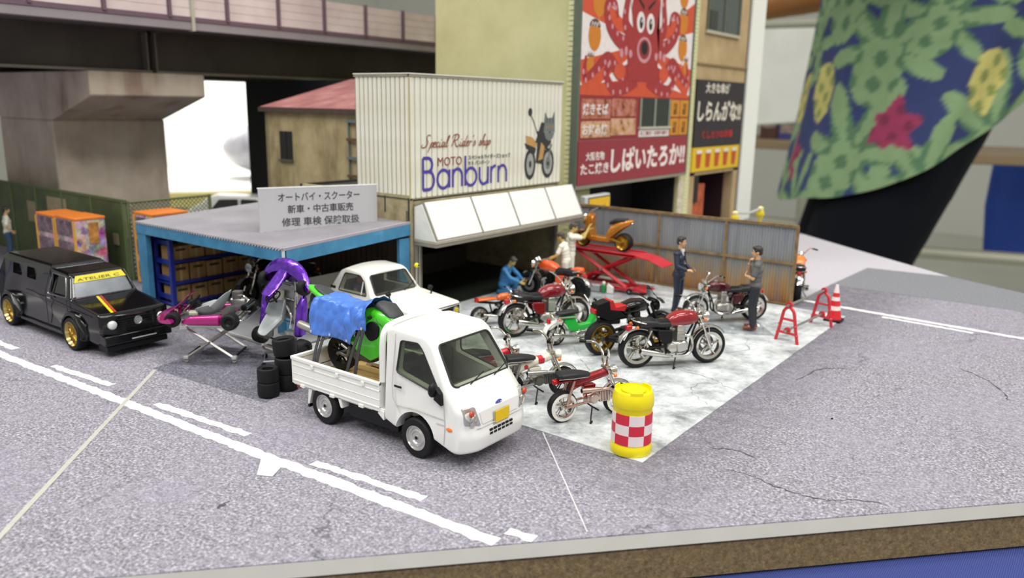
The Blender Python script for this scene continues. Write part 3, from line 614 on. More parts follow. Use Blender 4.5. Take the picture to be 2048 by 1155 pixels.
for r_, (zz, nb, wy, hh) in enumerate(((.16, 5, .42, .40), (.66, 5, .42, .41), (1.18, 5, .42, .34))):
    for i in range(nb):
        yy = 10.38+i*.455+rng.uniform(-.01, .01); h_ = hh*rng.uniform(.93, 1.0)
        t = thing('carton', 'brown cardboard carton on the %s shelf of the blue rack, %s' % (row_name[r_], ordn[i]), 'box', (-17.93+rng.uniform(-.02, .02), yy+.01, zz+.013), rng.uniform(-.04, .04), 'cartons on the blue rack')
        B().bx(-.24, .24, -.205, .205, .0, h_).go('box', cb[rng.randrange(3)], t, bevel=.008)
        B().bx(.238, .245, -.03, .03, .0, h_+.002).go('tape', mat('C7A876', .5), t); B().bx(.24, .246, -.13, .13, h_*.66, h_*.82).go('print', cprint, t)

rk.location.z += RKZ
# ------------------------------------------------------------------ yellow-green building with the octopus board
yb = thing('takoyaki_building', 'tall yellow-green building carrying the big octopus billboard and red signs', 'building', (-15, 25, 0)); w = world(yb)
ym = base('yellow_render', 'B7B482', .8); n = N(ym); n.col(n.ramp(n.noise(n.co(), .6, 5, .6), (.3, 'BDBA86'), (.6, 'CDCA98'), (.8, 'D5D2A4')))
w(B().bx(-19.05, -13.55, 21.0, 21.15, 0, 14), 'side_wall', ym); w(B().bx(-13.7, -13.5, 21.0, 22.0, 0, 2.6), 'front_wall', ym); w(B().bx(-13.7, -13.5, 21.0, 29.6, 2.5, 14), 'front_wall', ym); w(B().bx(-13.75, -13.488, 21.05, 21.95, 0, 14), 'corner_pier', ym)
w(B().bx(-13.75, -13.48, 28.6, 29.6, 0, 14), 'corner_pier', ym); w(B().bx(-19.05, -18.9, 21.1, 29.6, 0, 14), 'back_wall', ym)
tl = mat('D2D2A2', .6, 0, 0, .12, 9); b = B(); z = 0
while z < 13.9: b.bx(-13.72, -13.5, 20.96, 21.02, z, z+.125); b.bx(-13.52, -13.455, 29.1, 29.5, z, z+.125); z += .145
w(b, 'corner_tiles', tl, kind='stuff')
b = B(); z = 0
while z < 2.4: b.bx(-13.52, -13.45, 21.0, 22.1, z, z+.16) if int(z*10) % 2 else b.bx(-13.52, -13.455, 21.0, 22.1, z, z+.16); z += .18
w(b, 'pier_tiles', mat('B4B888', .6, 0, 0, .1, 6), kind='stuff')
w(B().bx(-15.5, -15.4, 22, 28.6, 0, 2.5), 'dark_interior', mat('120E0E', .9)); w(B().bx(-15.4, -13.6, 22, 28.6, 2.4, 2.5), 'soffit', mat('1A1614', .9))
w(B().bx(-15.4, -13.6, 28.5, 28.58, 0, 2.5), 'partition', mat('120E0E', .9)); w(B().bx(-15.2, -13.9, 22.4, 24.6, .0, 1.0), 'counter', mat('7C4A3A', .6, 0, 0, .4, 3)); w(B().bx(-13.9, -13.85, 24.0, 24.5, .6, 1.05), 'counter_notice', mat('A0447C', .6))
w(B().bx(-13.52, -13.46, 28.62, 29.05, .8, 2.2), 'sticker_strip', mat('C9C0A8', .7, 0, 0, .3, 8))
# billboard in plane coordinates (y from 20.98, z from 5.26)
BW, BH = 7.72, 3.95
def yo(y, z, x=-13.29): return V((x, y, z))-yb.location
w(B().bx(-13.5, -13.30, 20.95, 28.75, 2.45, 9.25), 'billboard_panel', mat('B9B3AC', .6)); 
fr = mat('5C6656', .5); w(B().bx(-13.5, -13.26, 20.90, 21.0, 2.45, 9.2), 'billboard_frame', fr); w(B().bx(-13.5, -13.24, 20.90, 28.75, 2.42, 2.53), 'billboard_frame', mat('8A8375', .5)); w(B().bx(-13.5, -13.26, 28.70, 28.80, 2.45, 9.2), 'billboard_frame', fr)
def bb(poly, m, lift, name='billboard_print'): return plate(poly, yo(21.02, 5.26), Y, Z, m, yb, name, .004, lift)
def ribbon(poly, m, lift):
    b = B(); k = len(poly)//2; vs = [b.b.verts.new(yo(21.02, 5.26)+Y*p[0]+Z*p[1]+X*(lift+.004)) for p in poly]
    for i in range(k-1): b.b.faces.new((vs[i], vs[i+1], vs[2*k-2-i], vs[2*k-1-i]))
    return b.go('billboard_print', m, yb, smooth=0)
wht, org, red, dred, pink, blk = mat('E3DAD6', .6), mat('C9502F', .6), mat('9E3030', .6), mat('8C2A2E', .6), mat('C98C92', .6), mat('1A1614', .6)
bb([(0, 0), (7.65, 0), (7.65, 3.95), (0, 3.95)], wht, 0)
cx, cy = 3.9, 1.7
for a0, a1 in ((10, 24), (52, 68), (112, 128), (156, 170), (190, 206), (334, 350)):
    def edge(a):
        a = math.radians(a); dx, dy = math.cos(a), math.sin(a)
        t = min([(7.65-cx)/dx if dx > 1e-6 else 1e9, (0-cx)/dx if dx < -1e-6 else 1e9, (3.95-cy)/dy if dy > 1e-6 else 1e9, (0-cy)/dy if dy < -1e-6 else 1e9]); return (cx+dx*t, cy+dy*t)
    bb([(cx, cy), edge(a0), edge((a0+a1)/2), edge(a1)], org, .004)
bb([(0, 0), (7.65, 0), (7.65, .1), (3.9, .62), (0, .28)], org, .005)
# octopus: tentacles, head, suckers, face
tent = [[(3.3, .9), (2.4, .7), (1.6, 1.15), (.9, .8), (.25, .5), (.3, 1.15)], [(3.5, .6), (2.7, .3), (1.9, .25), (1.5, .75), (2.1, .95), (2.3, .6)], [(4.5, .9), (5.4, .7), (6.1, 1.2), (6.8, .8), (7.35, .55), (7.3, 1.2)], [(4.3, .6), (5.1, .3), (5.9, .25), (6.3, .75), (5.7, .95), (5.5, .6)],
        [(3.1, 1.6), (2.3, 1.7), (1.6, 2.1), (1.4, 2.7), (1.9, 2.8), (2.1, 2.4)], [(4.8, 1.6), (5.5, 1.7), (6.2, 2.1), (6.4, 2.7), (5.9, 2.8), (5.7, 2.4)], [(3.2, 1.8), (2.6, 2.3), (2.7, 3.2), (2.45, 3.6)], [(4.7, 1.8), (5.3, 2.3), (5.2, 3.2), (5.45, 3.6)]]
for i, t in enumerate(tent):
    P = smooth([V((*p, 0)) for p in t], 6); ribbon(stroke(t, [.56, .46, .34, .24, .12], 6), red, .0085+.0006*i)
    for k in range(5, len(P)-2, 3): d = (P[k+1]-P[k]).normalized(); wk = .5*(1-.75*k/len(P))*.30*(-1 if i in (2, 3, 4) else 1); bb(ell(P[k].x-d.y*wk, P[k].y+d.x*wk, .065, .085, 8), pink, .017)
bb([(2.9, .5), (4.9, .5), (5.0, 1.4), (4.75, 2.2), (4.9, 3.0), (4.6, 3.55), (3.1, 3.3), (2.9, 2.9), (3.1, 2.2), (2.8, 1.4)], red, .014)
for sx in (-1, 1): bb(ell(3.9+sx*1.55, .78, .36, .26, 14), org, .018); bb(ell(3.9+sx*.9, 1.35, .11, .13, 10), pink, .018); bb(ell(3.9+sx*1.2, 1.42, .1, .15, 10), pink, .018); bb(ell(3.9+sx*1.5, 1.34, .11, .15, 10), pink, .018)
for sx in (-1, 1):
    bb(ell(3.93+sx*.34, 2.38, .27, .33, 18), wht, .019); bb(ell(3.95+sx*.33, 2.36, .12, .19, 14), blk, .022); bb(ell(3.98+sx*.33, 2.43, .04, .06, 8), wht, .024)
    bb([(3.93+sx*.16, 2.78), (3.93+sx*.6, 3.08), (3.93+sx*.62, 3.18), (3.93+sx*.14, 2.9)][::sx], blk, .02)
bb(ell(3.92, 1.52, .5, .42, 18), pink, .019); bb(ell(3.92, 1.54, .38, .32, 16), dred, .021); bb(ell(3.92, 1.58, .22, .22, 14), blk, .024)
bb([(2.85, 3.05), (5.0, 3.35), (5.0, 3.95), (2.85, 3.95)], wht, .026); bb([(2.9, 2.75), (3.0, 3.1), (2.85, 3.1)], wht, .026); bb([(4.98, 2.75), (5.05, 3.4), (4.88, 3.4)], wht, .026)
lettering('しばいたろか!!', blk, yb, yo(23.92, 8.55, -13.255), Y, (0, -.02, 1), 2.0, .42, bold=.02)
ball_c, sauce = mat('C97B22', .5), mat('5C3A18', .5)
for bx_, by_ in ((.95, 3.75), (.95, 2.95), (.75, 1.95), (6.75, 3.75), (6.8, 2.85), (6.85, 1.95), (.55, 1.1), (7.2, 1.3)):
    rr_ = .36 if by_ > 1.5 else .2
    bb(ell(bx_, by_-.2, rr_, rr_*1.25, 16), ball_c, .007); bb(ell(bx_, by_+.05*rr_, rr_*.9, rr_*.75, 12, .15, PI-.15), sauce, .009)
    for q in (-.15, 0, .15): bb(stroke([(bx_+q-.06, by_+.05), (bx_+q, by_+.2), (bx_+q+.05, by_+.1)], .03, 3), wht, .011)
    bb([(bx_-.02, by_-rr_*1.5), (bx_+.02, by_-rr_*1.5), (bx_+.02, by_-rr_*2.4), (bx_-.02, by_-rr_*2.4)], mat('B99A6A', .6), .006)
# menu photographs, window, price strips, red sign
w(B().bx(-13.31, -13.285, 21.02, 28.7, 3.9, 5.26), 'menu_board', mat('8E2C30', .6))
food = [base('menu_print', c, .6) for c in ('B06A48', 'B98F6A')]
for m_, cA, cB, cC in ((food[0], '5A2A20', 'B46A4A', 'C08890'), (food[1], '7C4A2C', 'C79A6C', 'CDA9A0')):
    n = N(m_); n.col(n.ramp(n.noise(n.co(), 3.5, 5, .7), (.35, cA), (.5, cB), (.68, cC)))
for y0, y1, z0, z1, k in ((21.15, 22.9, 4.55, 5.15, 0), (22.95, 24.6, 4.62, 5.18, 0), (21.15, 22.9, 3.98, 4.48, 1), (22.95, 24.6, 4.02, 4.56, 1)):
    w(B().bx(-13.29, -13.27, y0, y1, z0, z1), 'menu_picture', food[k])
lettering('焼きそば', wht, yb, yo(21.22, 4.66, -13.265), Y, Z, 1.5, .36, bold=.02); lettering('お好み焼', wht, yb, yo(21.22, 4.05, -13.265), Y, Z, 1.5, .34, bold=.02)
w(B().bx(-13.3, -13.27, 24.85, 27.1, 4.25, 5.22), 'window', mat('2B2F2C', .25)); 
for yy in (24.85, 25.9, 27.02): w(B().bx(-13.28, -13.24, yy, yy+.09, 4.25, 5.22), 'window_mullion', mat('8E9482', .5))
w(B().bx(-13.28, -13.2, 24.8, 27.15, 4.2, 4.27), 'window_sill', mat('B8B7A4', .5)); w(B().bx(-13.29, -13.26, 24.85, 27.1, 3.93, 4.18), 'notice_strip', wht); lettering('たこ焼き・お持ち帰り', red, yb, yo(24.95, 3.98, -13.255), Y, Z, 2.0, .14)
for y0 in (27.2, 27.95):
    for z0 in (3.95, 4.6): w(B().bx(-13.29, -13.262, y0, y0+.68, z0, z0+.6), 'price_strip', mat('C98A2C', .6)); lettering('品書', mat('5A3418', .6), yb, yo(y0+.2, z0+.08, -13.258), (0, 1, 0), Z, .28, .42)
w(B().bx(-13.29, -13.23, 20.98, 28.62, 2.54, 3.88), 'red_sign', mat('8F3038', .55, 0, 0, .03))
cw = mat('EADCD6', .6)
lettering('大阪名物', cw, yb, yo(21.42, 3.27, -13.222), Y, (0, -.05, 1), 1.12, .27, bold=.02); lettering('たこ焼き', cw, yb, yo(21.14, 2.84, -13.222), Y, (0, -.05, 1), 1.7, .36, bold=.025); lettering('しばいたろか!!', cw, yb, yo(22.95, 2.82, -13.222), (0, 1, .01), (0, .03, 1), 5.5, .80, bold=.035)

# ------------------------------------------------------------------ tan building, white card, light box
tb_ = thing('tan_building', 'tan building with a black lettered sign above a row of drinks on yellow', 'building', (-14.5, 32, 0)); w = world(tb_)
tn = base('tan_wall', '9C845C', .8); n = N(tn); n.col(n.ramp(n.noise(n.co(), .8, 5, .6), (.3, 'A08760'), (.6, 'B59D74'), (.8, 'C0A980')))
w(B().bx(-13.9, -13.5, 29.62, 34.7, 2.3, 14), 'front_wall', tn); w(B().bx(-13.9, -13.5, 34.1, 34.7, 0, 2.4), 'front_wall', tn); w(B().bx(-13.9, -13.5, 29.62, 30.1, 0, 2.4), 'front_wall', tn); w(B().bx(-19, -18.9, 29.6, 34.7, 0, 14), 'back_wall', tn); w(B().bx(-19, -13.5, 34.6, 34.7, 0, 14), 'side_wall', tn)
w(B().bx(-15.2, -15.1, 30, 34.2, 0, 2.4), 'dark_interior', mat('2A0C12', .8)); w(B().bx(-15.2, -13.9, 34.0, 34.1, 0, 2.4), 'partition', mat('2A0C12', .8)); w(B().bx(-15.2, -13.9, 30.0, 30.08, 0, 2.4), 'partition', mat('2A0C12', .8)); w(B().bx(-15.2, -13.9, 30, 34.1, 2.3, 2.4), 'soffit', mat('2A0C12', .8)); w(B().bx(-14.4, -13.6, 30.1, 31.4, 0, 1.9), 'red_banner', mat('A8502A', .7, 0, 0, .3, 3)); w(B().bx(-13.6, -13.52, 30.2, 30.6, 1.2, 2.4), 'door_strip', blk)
w(B().bx(-13.5, -13.44, 29.62, 34.7, 6.55, 6.62), 'ledge', mat('846E4A', .7))
w(B().bx(-13.5, -13.47, 30.3, 33.45, 7.85, 9.9), 'window', mat('4E5650', .2)); 
for yy in (30.25, 31.85, 33.4): w(B().bx(-13.49, -13.42, yy, yy+.1, 7.8, 9.95), 'window_mullion', mat('5E6052', .5))
w(B().bx(-13.49, -13.4, 30.2, 33.55, 7.75, 7.86), 'window_sill', mat('B4AE98', .5)); w(B().bx(-13.47, -13.44, 30.5, 31.2, 7.95, 8.6), 'window_box', mat('3A3C38', .5))
w(B().bx(-13.5, -13.42, 29.64, 34.5, 3.42, 6.0), 'black_sign', mat('292428', .5))
def to(y, z, x=-13.41): return V((x, y, z))-tb_.location
cr = mat('DDD6C4', .6); lettering('大きな串が', cr, tb_, to(30.45, 5.5), Y, Z, 2.4, .42, bold=.02); lettering('しらんがな!!', cr, tb_, to(29.8, 4.42), Y, (0, .06, 1), 4.4, .82, bold=.03); lettering('くしカツの本場', mat('B02A2A', .6), tb_, to(30.35, 3.72), Y, (0, .05, 1), 3.1, .34, bold=.02)
w(B().bx(-13.5, -13.42, 29.64, 34.4, 2.46, 3.40), 'yellow_sign', mat('D8B41C', .55))
for i in range(5):
    q = plate([(.06, 0), (.42, 0), (.5, .62), (.0, .62)], to(29.95+i*.9, 2.6, -13.415), Y, Z, mat('B84A22', .5), tb_, 'drink_picture', .01); plate([(.0, .56), (.5, .56), (.5, .7), (.0, .7)], to(29.95+i*.9, 2.6, -13.404), Y, Z, cr, tb_, 'drink_picture', .01)
tag(B().bx(-13.62, -13.44, 34.78, 36.35, .0, 14.).go('white_card', mat('E4E5DC', .7, 0, 0, .02), smooth=0), 'tall white card standing at the right end of the tan building', 'card')
lb = thing('light_box_sign', 'yellow light box sign in a pale grey frame behind the corrugated fence', 'sign', (-13.1, 21.9, 0)); w = world(lb)
w(B().bx(-13.3, -13.05, 21.25, 22.75, .7, 2.22), 'frame', mat('BFC2C0', .4, 0, .2), bevel=.05); w(B().bx(-13.06, -13.035, 21.42, 22.68, .85, 2.12), 'face', mat('E8B71A', .4)); w(B().bx(-13.07, -13.04, 21.38, 22.72, .81, 2.16), 'face_edge', mat('4A4A40', .5))
w(B().bx(-13.3, -13.1, 21.5, 22.5, 0, .7), 'foot', mat('6C6E6C', .5))
lettering('ラーメン', mat('5A4A14', .6), lb, V((-13.03, 22.22, 1.15))-lb.location, Y, Z, .22, .75); lettering('営業中', mat('5A4A14', .6), lb, V((-13.03, 21.85, 1.05))-lb.location, Y, Z, .25, .85)

# ------------------------------------------------------------------ corrugated iron fence
fn = thing('corrugated_fence', 'rusty grey corrugated iron fence with brown rails behind the lift and the two men', 'fence', (-9.6, 20.43, 0)); w = world(fn)
ci = base('rusty_iron', '8A8E90', .55, .2); n = N(ci); co = n.co(); sx = n.a('ShaderNodeSeparateXYZ', {0: co})
zn = n.math('ADD', sx.outputs[2], n.math('MULTIPLY', n.math('SUBTRACT', n.noise(n.a('ShaderNodeVectorMath', {0: co, 1: (7, 1, .8)}, operation='MULTIPLY').outputs[0], 1., 4), .5), .9))
g = n.ramp(n.math('DIVIDE', zn, 2.), (.02, '8B5A2E'), (.16, 'A07848'), (.34, '9E8B6E'), (.52, '8E8E8A'), (.8, '969A9E'))
g = n.mix(n.ramp(n.noise(n.a('ShaderNodeVectorMath', {0: co, 1: (3.3, 1, .25)}, operation='MULTIPLY').outputs[0], 1.), (.42, 0.), (.5, .35), (.58, 0.)), g, '6A7484'); n.col(g)
fx = [-12.92, -10.10, -8.14, -6.27]
for i in range(3):
    b = B(); a, c = fx[i]+.03, fx[i+1]-.03; k = int((c-a)/.0125); rows = []
    for j in range(k+1): x = a+(c-a)*j/k; rows.append((x, 20.45+.018*math.sin(2*PI*x/.075)))
    for z0, z1 in ((.03, 1.09), (1.13, 2.05)):
        q = B(); lo = [q.b.verts.new((x, y, z0)) for x, y in rows]; hi = [q.b.verts.new((x, y, z1)) for x, y in rows]
        for j in range(k): q.b.faces.new((lo[j], lo[j+1], hi[j+1], hi[j]))
        w(q, 'iron_sheet', ci, smooth=80)
rl = base('fence_rail', '7A6242', .75); n = N(rl); n.col(n.ramp(n.noise(n.co(), 5, 4), (.3, '65502F'), (.7, '8C7450')))
for x in fx: w(B().bx(x-.035, x+.035, 20.40, 20.47, .014, 2.06), 'post', rl)
for z0, z1 in ((2.03, 2.10), (1.08, 1.14), (.014, .06)): w(B().bx(-12.95, -6.25, 20.39, 20.48, z0, z1), 'rail', rl)
w(B().bx(-12.95, -6.25, 20.5, 20.53, .014, 2.05), 'backing', mat('4C4A44', .8))
# ------------------------------------------------------------------ hall background, far behind the board and out of focus
def table(x, y, rz, L, Wd, label, top, leg, cloth=None):
    t = thing('folding_table', label, 'table', (x, y, -48), rz)
    B().bx(-L/2, L/2, -Wd/2, Wd/2, 43.5, 45.5).go('table_top', top, t, bevel=.3)
    for sx in (-1, 1):
        for sy in (-1, 1): B().cyl((sx*(L/2-6), sy*(Wd/2-3), 0), (sx*(L/2-6), sy*(Wd/2-3), 43.5), 1.5, n=10).go('leg', leg, t)
        B().cyl((sx*(L/2-6), -Wd/2+3, 14), (sx*(L/2-6), Wd/2-3, 14), 1.1, n=8).go('brace', leg, t)
    B().cyl((-L/2+6, -Wd/2+3, 26), (L/2-6, -Wd/2+3, 26), 1.2, n=8).go('stretcher', leg, t)
    return t
lg = mat('A9A998', .45, .2); tp = mat('8A765A', .5)
table(-8, 196, .25, 70, 40, 'folding table with brown top and grey legs behind the visitor at the right edge', tp, lg)
bag = B(); bag.loft([(-9, 0, 6, 6, 3), (0, 1, 8, 8, 3), (9, 2, 9, 8.5, 3)], n=16)
tag(bag.warp(lambda x, y, z: (z*1.0, y, x)).go('carrier_bag', base('blue_bag', '1F4FC0', .4)), 'bright blue carrier bag hanging under the table at the right edge', 'bag').location = (-17.5, 221, -16.5)
for o in (bpy.data.objects['carrier_bag'],): o.scale = (1.0, .5, 1.25)
t2 = table(-96, 215, -.1, 90, 40, 'cluttered sales table with a brown edge, between the white card and the visitor', mat('8C7A5C', .6), lg)
rng = random.Random(5)
for k, (x, y, h, c) in enumerate(((-58, 207, 7, '5C3A30'), (-63, 210, 8.5, '6B4A3A'), (-67.5, 206, 5, '3C4080'), (-73, 208, 9, '54352C'), (-79, 206, 7, '7A5A50'))):
    t = thing('goods_box', ('dark brown box nearest the visitor on the cluttered table', 'taller brown box second from the visitor on the cluttered table', 'low blue box on the cluttered table', 'tallest dark box on the cluttered table behind the white card', 'dusty pink box at the far end of the cluttered table')[k], 'box', (x, y, -2.5))
    B().bx(-2.3, 2.3, -2, 2, 0, h).go('carton_body', mat(c, .6, 0, 0, .3, .4), t, bevel=.1); B().bx(-1.8, 1.8, -2.1, -1.95, h*.3, h*.75).go('printed_front', mat('8F7F74', .6, 0, 0, .4, .6), t)
wc = mat('D9D9D2', .85, 0, 0, .05, .2); b = B()
b.rings([[V((-64.5, 143.2, 18.6)), V((-41.5, 146.6, 18.6)), V((-41.5, 147.6, 18.6)), V((-64.5, 144.2, 18.6))], [V((-64.5, 142, 10)), V((-41, 146.5, 9)), V((-41, 147.5, 9)), V((-64.5, 143, 10))], [V((-65, 141, 1)), V((-41.5, 146, 3)), V((-41.5, 147, 3)), V((-65, 142, 1))]])
tag(b.go('white_cloth', wc, bevel=.3), 'white cloth hanging over a stall behind the visitor, beside the white card', 'cloth')
t = thing('cloth_rail', 'clothes stall rail holding up the white cloth behind the visitor', 'rail', (-53, 145.5, -48))
B().cyl((-14, -1.5, 67.5), (14, 2.4, 67.5), .8).go('rail', lg, t); [B().cyl((sx, sx*.14, 0), (sx, sx*.14, 67.5), 1.2).go('post', lg, t) for sx in (-13.8, 13.8)]
# left: white covered table with plastic bag, blue panel with lamps
lamp(-126, 90, 32, 30, 30, 2.6e4)  # unseen fill lamp, added to brighten the white sales table and the panel behind
wt2 = thing('sales_table', 'white cloth covered sales table with a yellow edge between pier and black card', 'table', (-128, 86, -48), .98)
B().bx(-32, 32, -22, 22, 0, 39.5).go('cloth', mat('E6E6E0', .8, 0, 0, .03, .1), wt2, bevel=1.); B().bx(-32.3, 32.3, -22.4, -21.6, 36.2, 39.0).go('edge_band', mat('CDBE78', .7), wt2)
pb = B(); pb.ball((0, 0, 0), (9, 6, 5), 24)
tag(pb.warp(lambda x, y, z: (x+.8*noise.noise((x*.3, y*.3, z*.3)), y, z*(1+.35*noise.noise((x*.25, y*.2, 3)))+4.4)).go('plastic_bag', mat('A3A1A9', .35, 0, .3, .2, .3)), 'crumpled grey plastic bag on the white sales table beside the black card', 'bag').location = (-119.5, 86.5, -6.9); bpy.data.objects['plastic_bag'].scale = (.85, .85, .8)
wb = B(); wb.loft([(-16, 3, 5, 3, 4), (-15, 3.2, 6, 4, 4), (15, 3.6, 6, 4.6, 4), (16, 3.4, 5, 3.6, 4)], n=24)
tag(wb.go('white_carton', mat('DCDCD4', .6, 0, 0, .05, .2)), 'long pale box on the white sales table beside the pier', 'box').location = (-139.5, 69.0, -7.2); bpy.data.objects['white_carton'].rotation_euler = (0, 0, .98); bpy.data.objects['white_carton'].scale = (.6, .8, .8)
tag(B().bx(-12, 12, -1.2, 1.2, 0, 34).go('display_board', mat('ECECE8', .7)), 'big white display panel standing behind the white sales table', 'panel').matrix_world = M.Translation((-150, 104, -15)) @ M.Rotation(.98, 4, 'Z') @ M.Diagonal((3.2, 1, 1, 1))
bp_ = thing('blue_canopy', 'dark blue stall canopy with small lit lamps high behind the display panel', 'canopy', (-232, 157, 0), .98)
B().bx(-26, 26, -2, 2, 7, 30).go('canopy_front', mat('22286A', .7), bp_)
for s_ in (-26, 26): B().cyl((s_, 2, -48), (s_, 2, 30), 1.2).go('post', lg, bp_)
bulb = base('lit_lamp', 'FFFFFF', .5, emit='FFFBEF', estr=14)
for i in range(7): B().ball((-9+i*3.1, -3, 13+.8*math.sin(i*2)), .75, 10).go('lamp', bulb, bp_)
wc2 = base('grey_booth', '7D8273', .8); tag(B().bx(-260, -170, 40, 44, -48, 60).go('booth_partition', wc2), 'grey-green booth partition behind the pier at the far left', 'partition')
tag(B().bx(-200, -146, 37, 39.4, -48, -5.6).go('brown_counter', mat('59402F', .7, 0, 0, .1, .1)), 'brown counter in front of the grey-green partition at the far left', 'counter')
tag(B().bx(-158, -147, 37.2, 39, -5.6, -4.2).go('paper_stack', mat('CFCFC8', .7)), 'pale stack of paper on the front of the brown counter at the far left', 'paper')
# ------------------------------------------------------------------ figures: one remeshed body each, clothes and hair as children
def remesh(b, name, m, parent, vox, it=2, scale=1.0, smooth_=.5):
    bmesh.ops.recalc_face_normals(b.b, faces=b.b.faces); me = bpy.data.meshes.new('mesh'); b.b.to_mesh(me); b.b.free()
    o = link(name, me, m, None); r = o.modifiers.new('remesh', 'REMESH'); r.mode = 'VOXEL'; r.voxel_size = vox; r.use_smooth_shade = True
    q = o.modifiers.new('smooth', 'SMOOTH'); q.factor = smooth_; q.iterations = it
    bpy.context.view_layer.update(); bake(o); 
    for p in o.data.polygons: p.use_smooth = True
    if not o.data.materials: o.data.materials.append(m)
    o.parent = parent; return o
def cap(b, p, q, r1, r2, n=12):
    b.cyl(p, q, r1, r2, n); b.ball(p, r1, n); b.ball(q, r2, n)
def chain(b, pts, rad):
    for i in range(len(pts)-1): cap(b, V(pts[i]), V(pts[i+1]), rad[i], rad[i+1])
def frame(fwd, up):
    f = V(fwd).normalized(); u = V(up); u = (u-f*u.dot(f)).normalized(); l = u.cross(f); return M((f, l, u)).transposed()
def head(b, hair, c, fwd, up, s=1.0, hairstyle=0):
    """skull with face and ears into b, hair into hair; c is the middle of the head"""
    c = V(c); R = frame(fwd, up); T = lambda x, y, z: c+R @ V((x*s, y*s, z*s)); e = R.to_euler()
    b.ball(T(-.008, 0, .028), (.098*s, .076*s, .098*s), 20, e); b.ball(T(.022, 0, -.045), (.068*s, .058*s, .075*s), 16, e); b.ball(T(.052, 0, -.088), (.036*s, .032*s, .026*s), 12, e)
    b.ball(T(.075, 0, .03), (.022*s, .055*s, .014*s), 10, e)                                    # brow
    b.cyl(T(.084, 0, .012), T(.106, 0, -.026), .009*s, .016*s, 8); b.ball(T(.104, 0, -.027), .0155*s, 8)   # nose
    for sg in (-1, 1):
        b.ball(T(-.005, sg*.077, -.012), (.024*s, .010*s, .033*s), 10, e)                       # ears
        b.ball(T(.058, sg*.036, -.032), (.026*s, .024*s, .024*s), 8, e)                         # cheeks
    b.ball(T(.083, 0, -.058), (.014*s, .026*s, .008*s), 8, e); b.ball(T(.080, 0, -.070), (.014*s, .022*s, .008*s), 8, e)
    hair.ball(T(-.018, 0, .050), (.100*s, .086*s, .090*s), 20, e); hair.ball(T(-.060, 0, -.005), (.052*s, .074*s, .072*s), 14, e)
    hair.ball(T(.048, .02*s, .098), (.045*s, .062*s, .030*s), 12, e); hair.ball(T(.058, -.035*s, .088), (.034*s, .035*s, .026*s), 10, e)
    for sg in (-1, 1): hair.ball(T(.012, sg*.070, .030), (.042*s, .016*s, .036*s), 8, e)
    return T, e
def face_marks(T, e, par, s):
    ink = mat('2A211D', .5); wh = mat('E8E4DC', .4); lip = mat('A8665A', .5)
    for sg in (-1, 1):
        ey = B().ball(T(.0775, sg*.033, .004), (.010*s, .0150*s, .0085*s), 10, e).go('eye', wh, par); B().ball(T(.0845, sg*.033, .004), (.006*s, .0070*s, .0075*s), 8, e).go('pupil', ink, ey)
        B().ball(T(.087, sg*.035, .029), (.006*s, .021*s, .0045*s), 8, e).go('eyebrow', ink, par)
    B().ball(T(.092, 0, -.064), (.006*s, .021*s, .0045*s), 8, e).go('mouth', lip, par)
def hand(b, wrist, d, n, s=1.0, curl=.5, side=1):
    """palm with four fingers and a thumb; d along the hand, n palm normal, side picks the thumb side"""
    w = V(wrist); d = V(d).normalized(); n = V(n); n = (n-d*n.dot(d)).normalized(); t = d.cross(n)*side
    cap(b, w, w+d*.025*s, .027*s, .028*s)
    for k in (-1, 0, 1): cap(b, w+d*.02*s+t*k*.020*s, w+d*.082*s+t*k*.022*s, .016*s, .0155*s, 8)
    for k, L in zip((-1.5, -.5, .5, 1.5), (.062, .078, .083, .074)):
        p = w+d*.084*s+t*k*.0195*s; dd = d; rr = .0105*s
        for j, f in enumerate((.42, .32, .26)):
            a = curl*(.55+.35*j); dd = (dd*math.cos(a)+n*math.sin(a)).normalized(); q = p+dd*L*f*s; cap(b, p, q, rr, rr*.92, 8); p = q; rr *= .92
    p = w+d*.03*s+t*.030*s; dd = (d*.7+t*.75+n*.35).normalized()
    for j, L in enumerate((.038, .032, .026)): q = p+dd*L*s; cap(b, p, q, (.0145-.001*j)*s, (.0135-.001*j)*s, 8); p = q; dd = (dd*.85+d*.35+n*.25*curl).normalized()
SKIN = mat('C99F78', .5, 0, 0, .03); SKIN2 = mat('C8AA62', .5, 0, 0, .03); HAIRB = mat('2A2523', .5, 0, 0, .08, 20); HAIRG = mat('4A403B', .55, 0, 0, .08, 20)
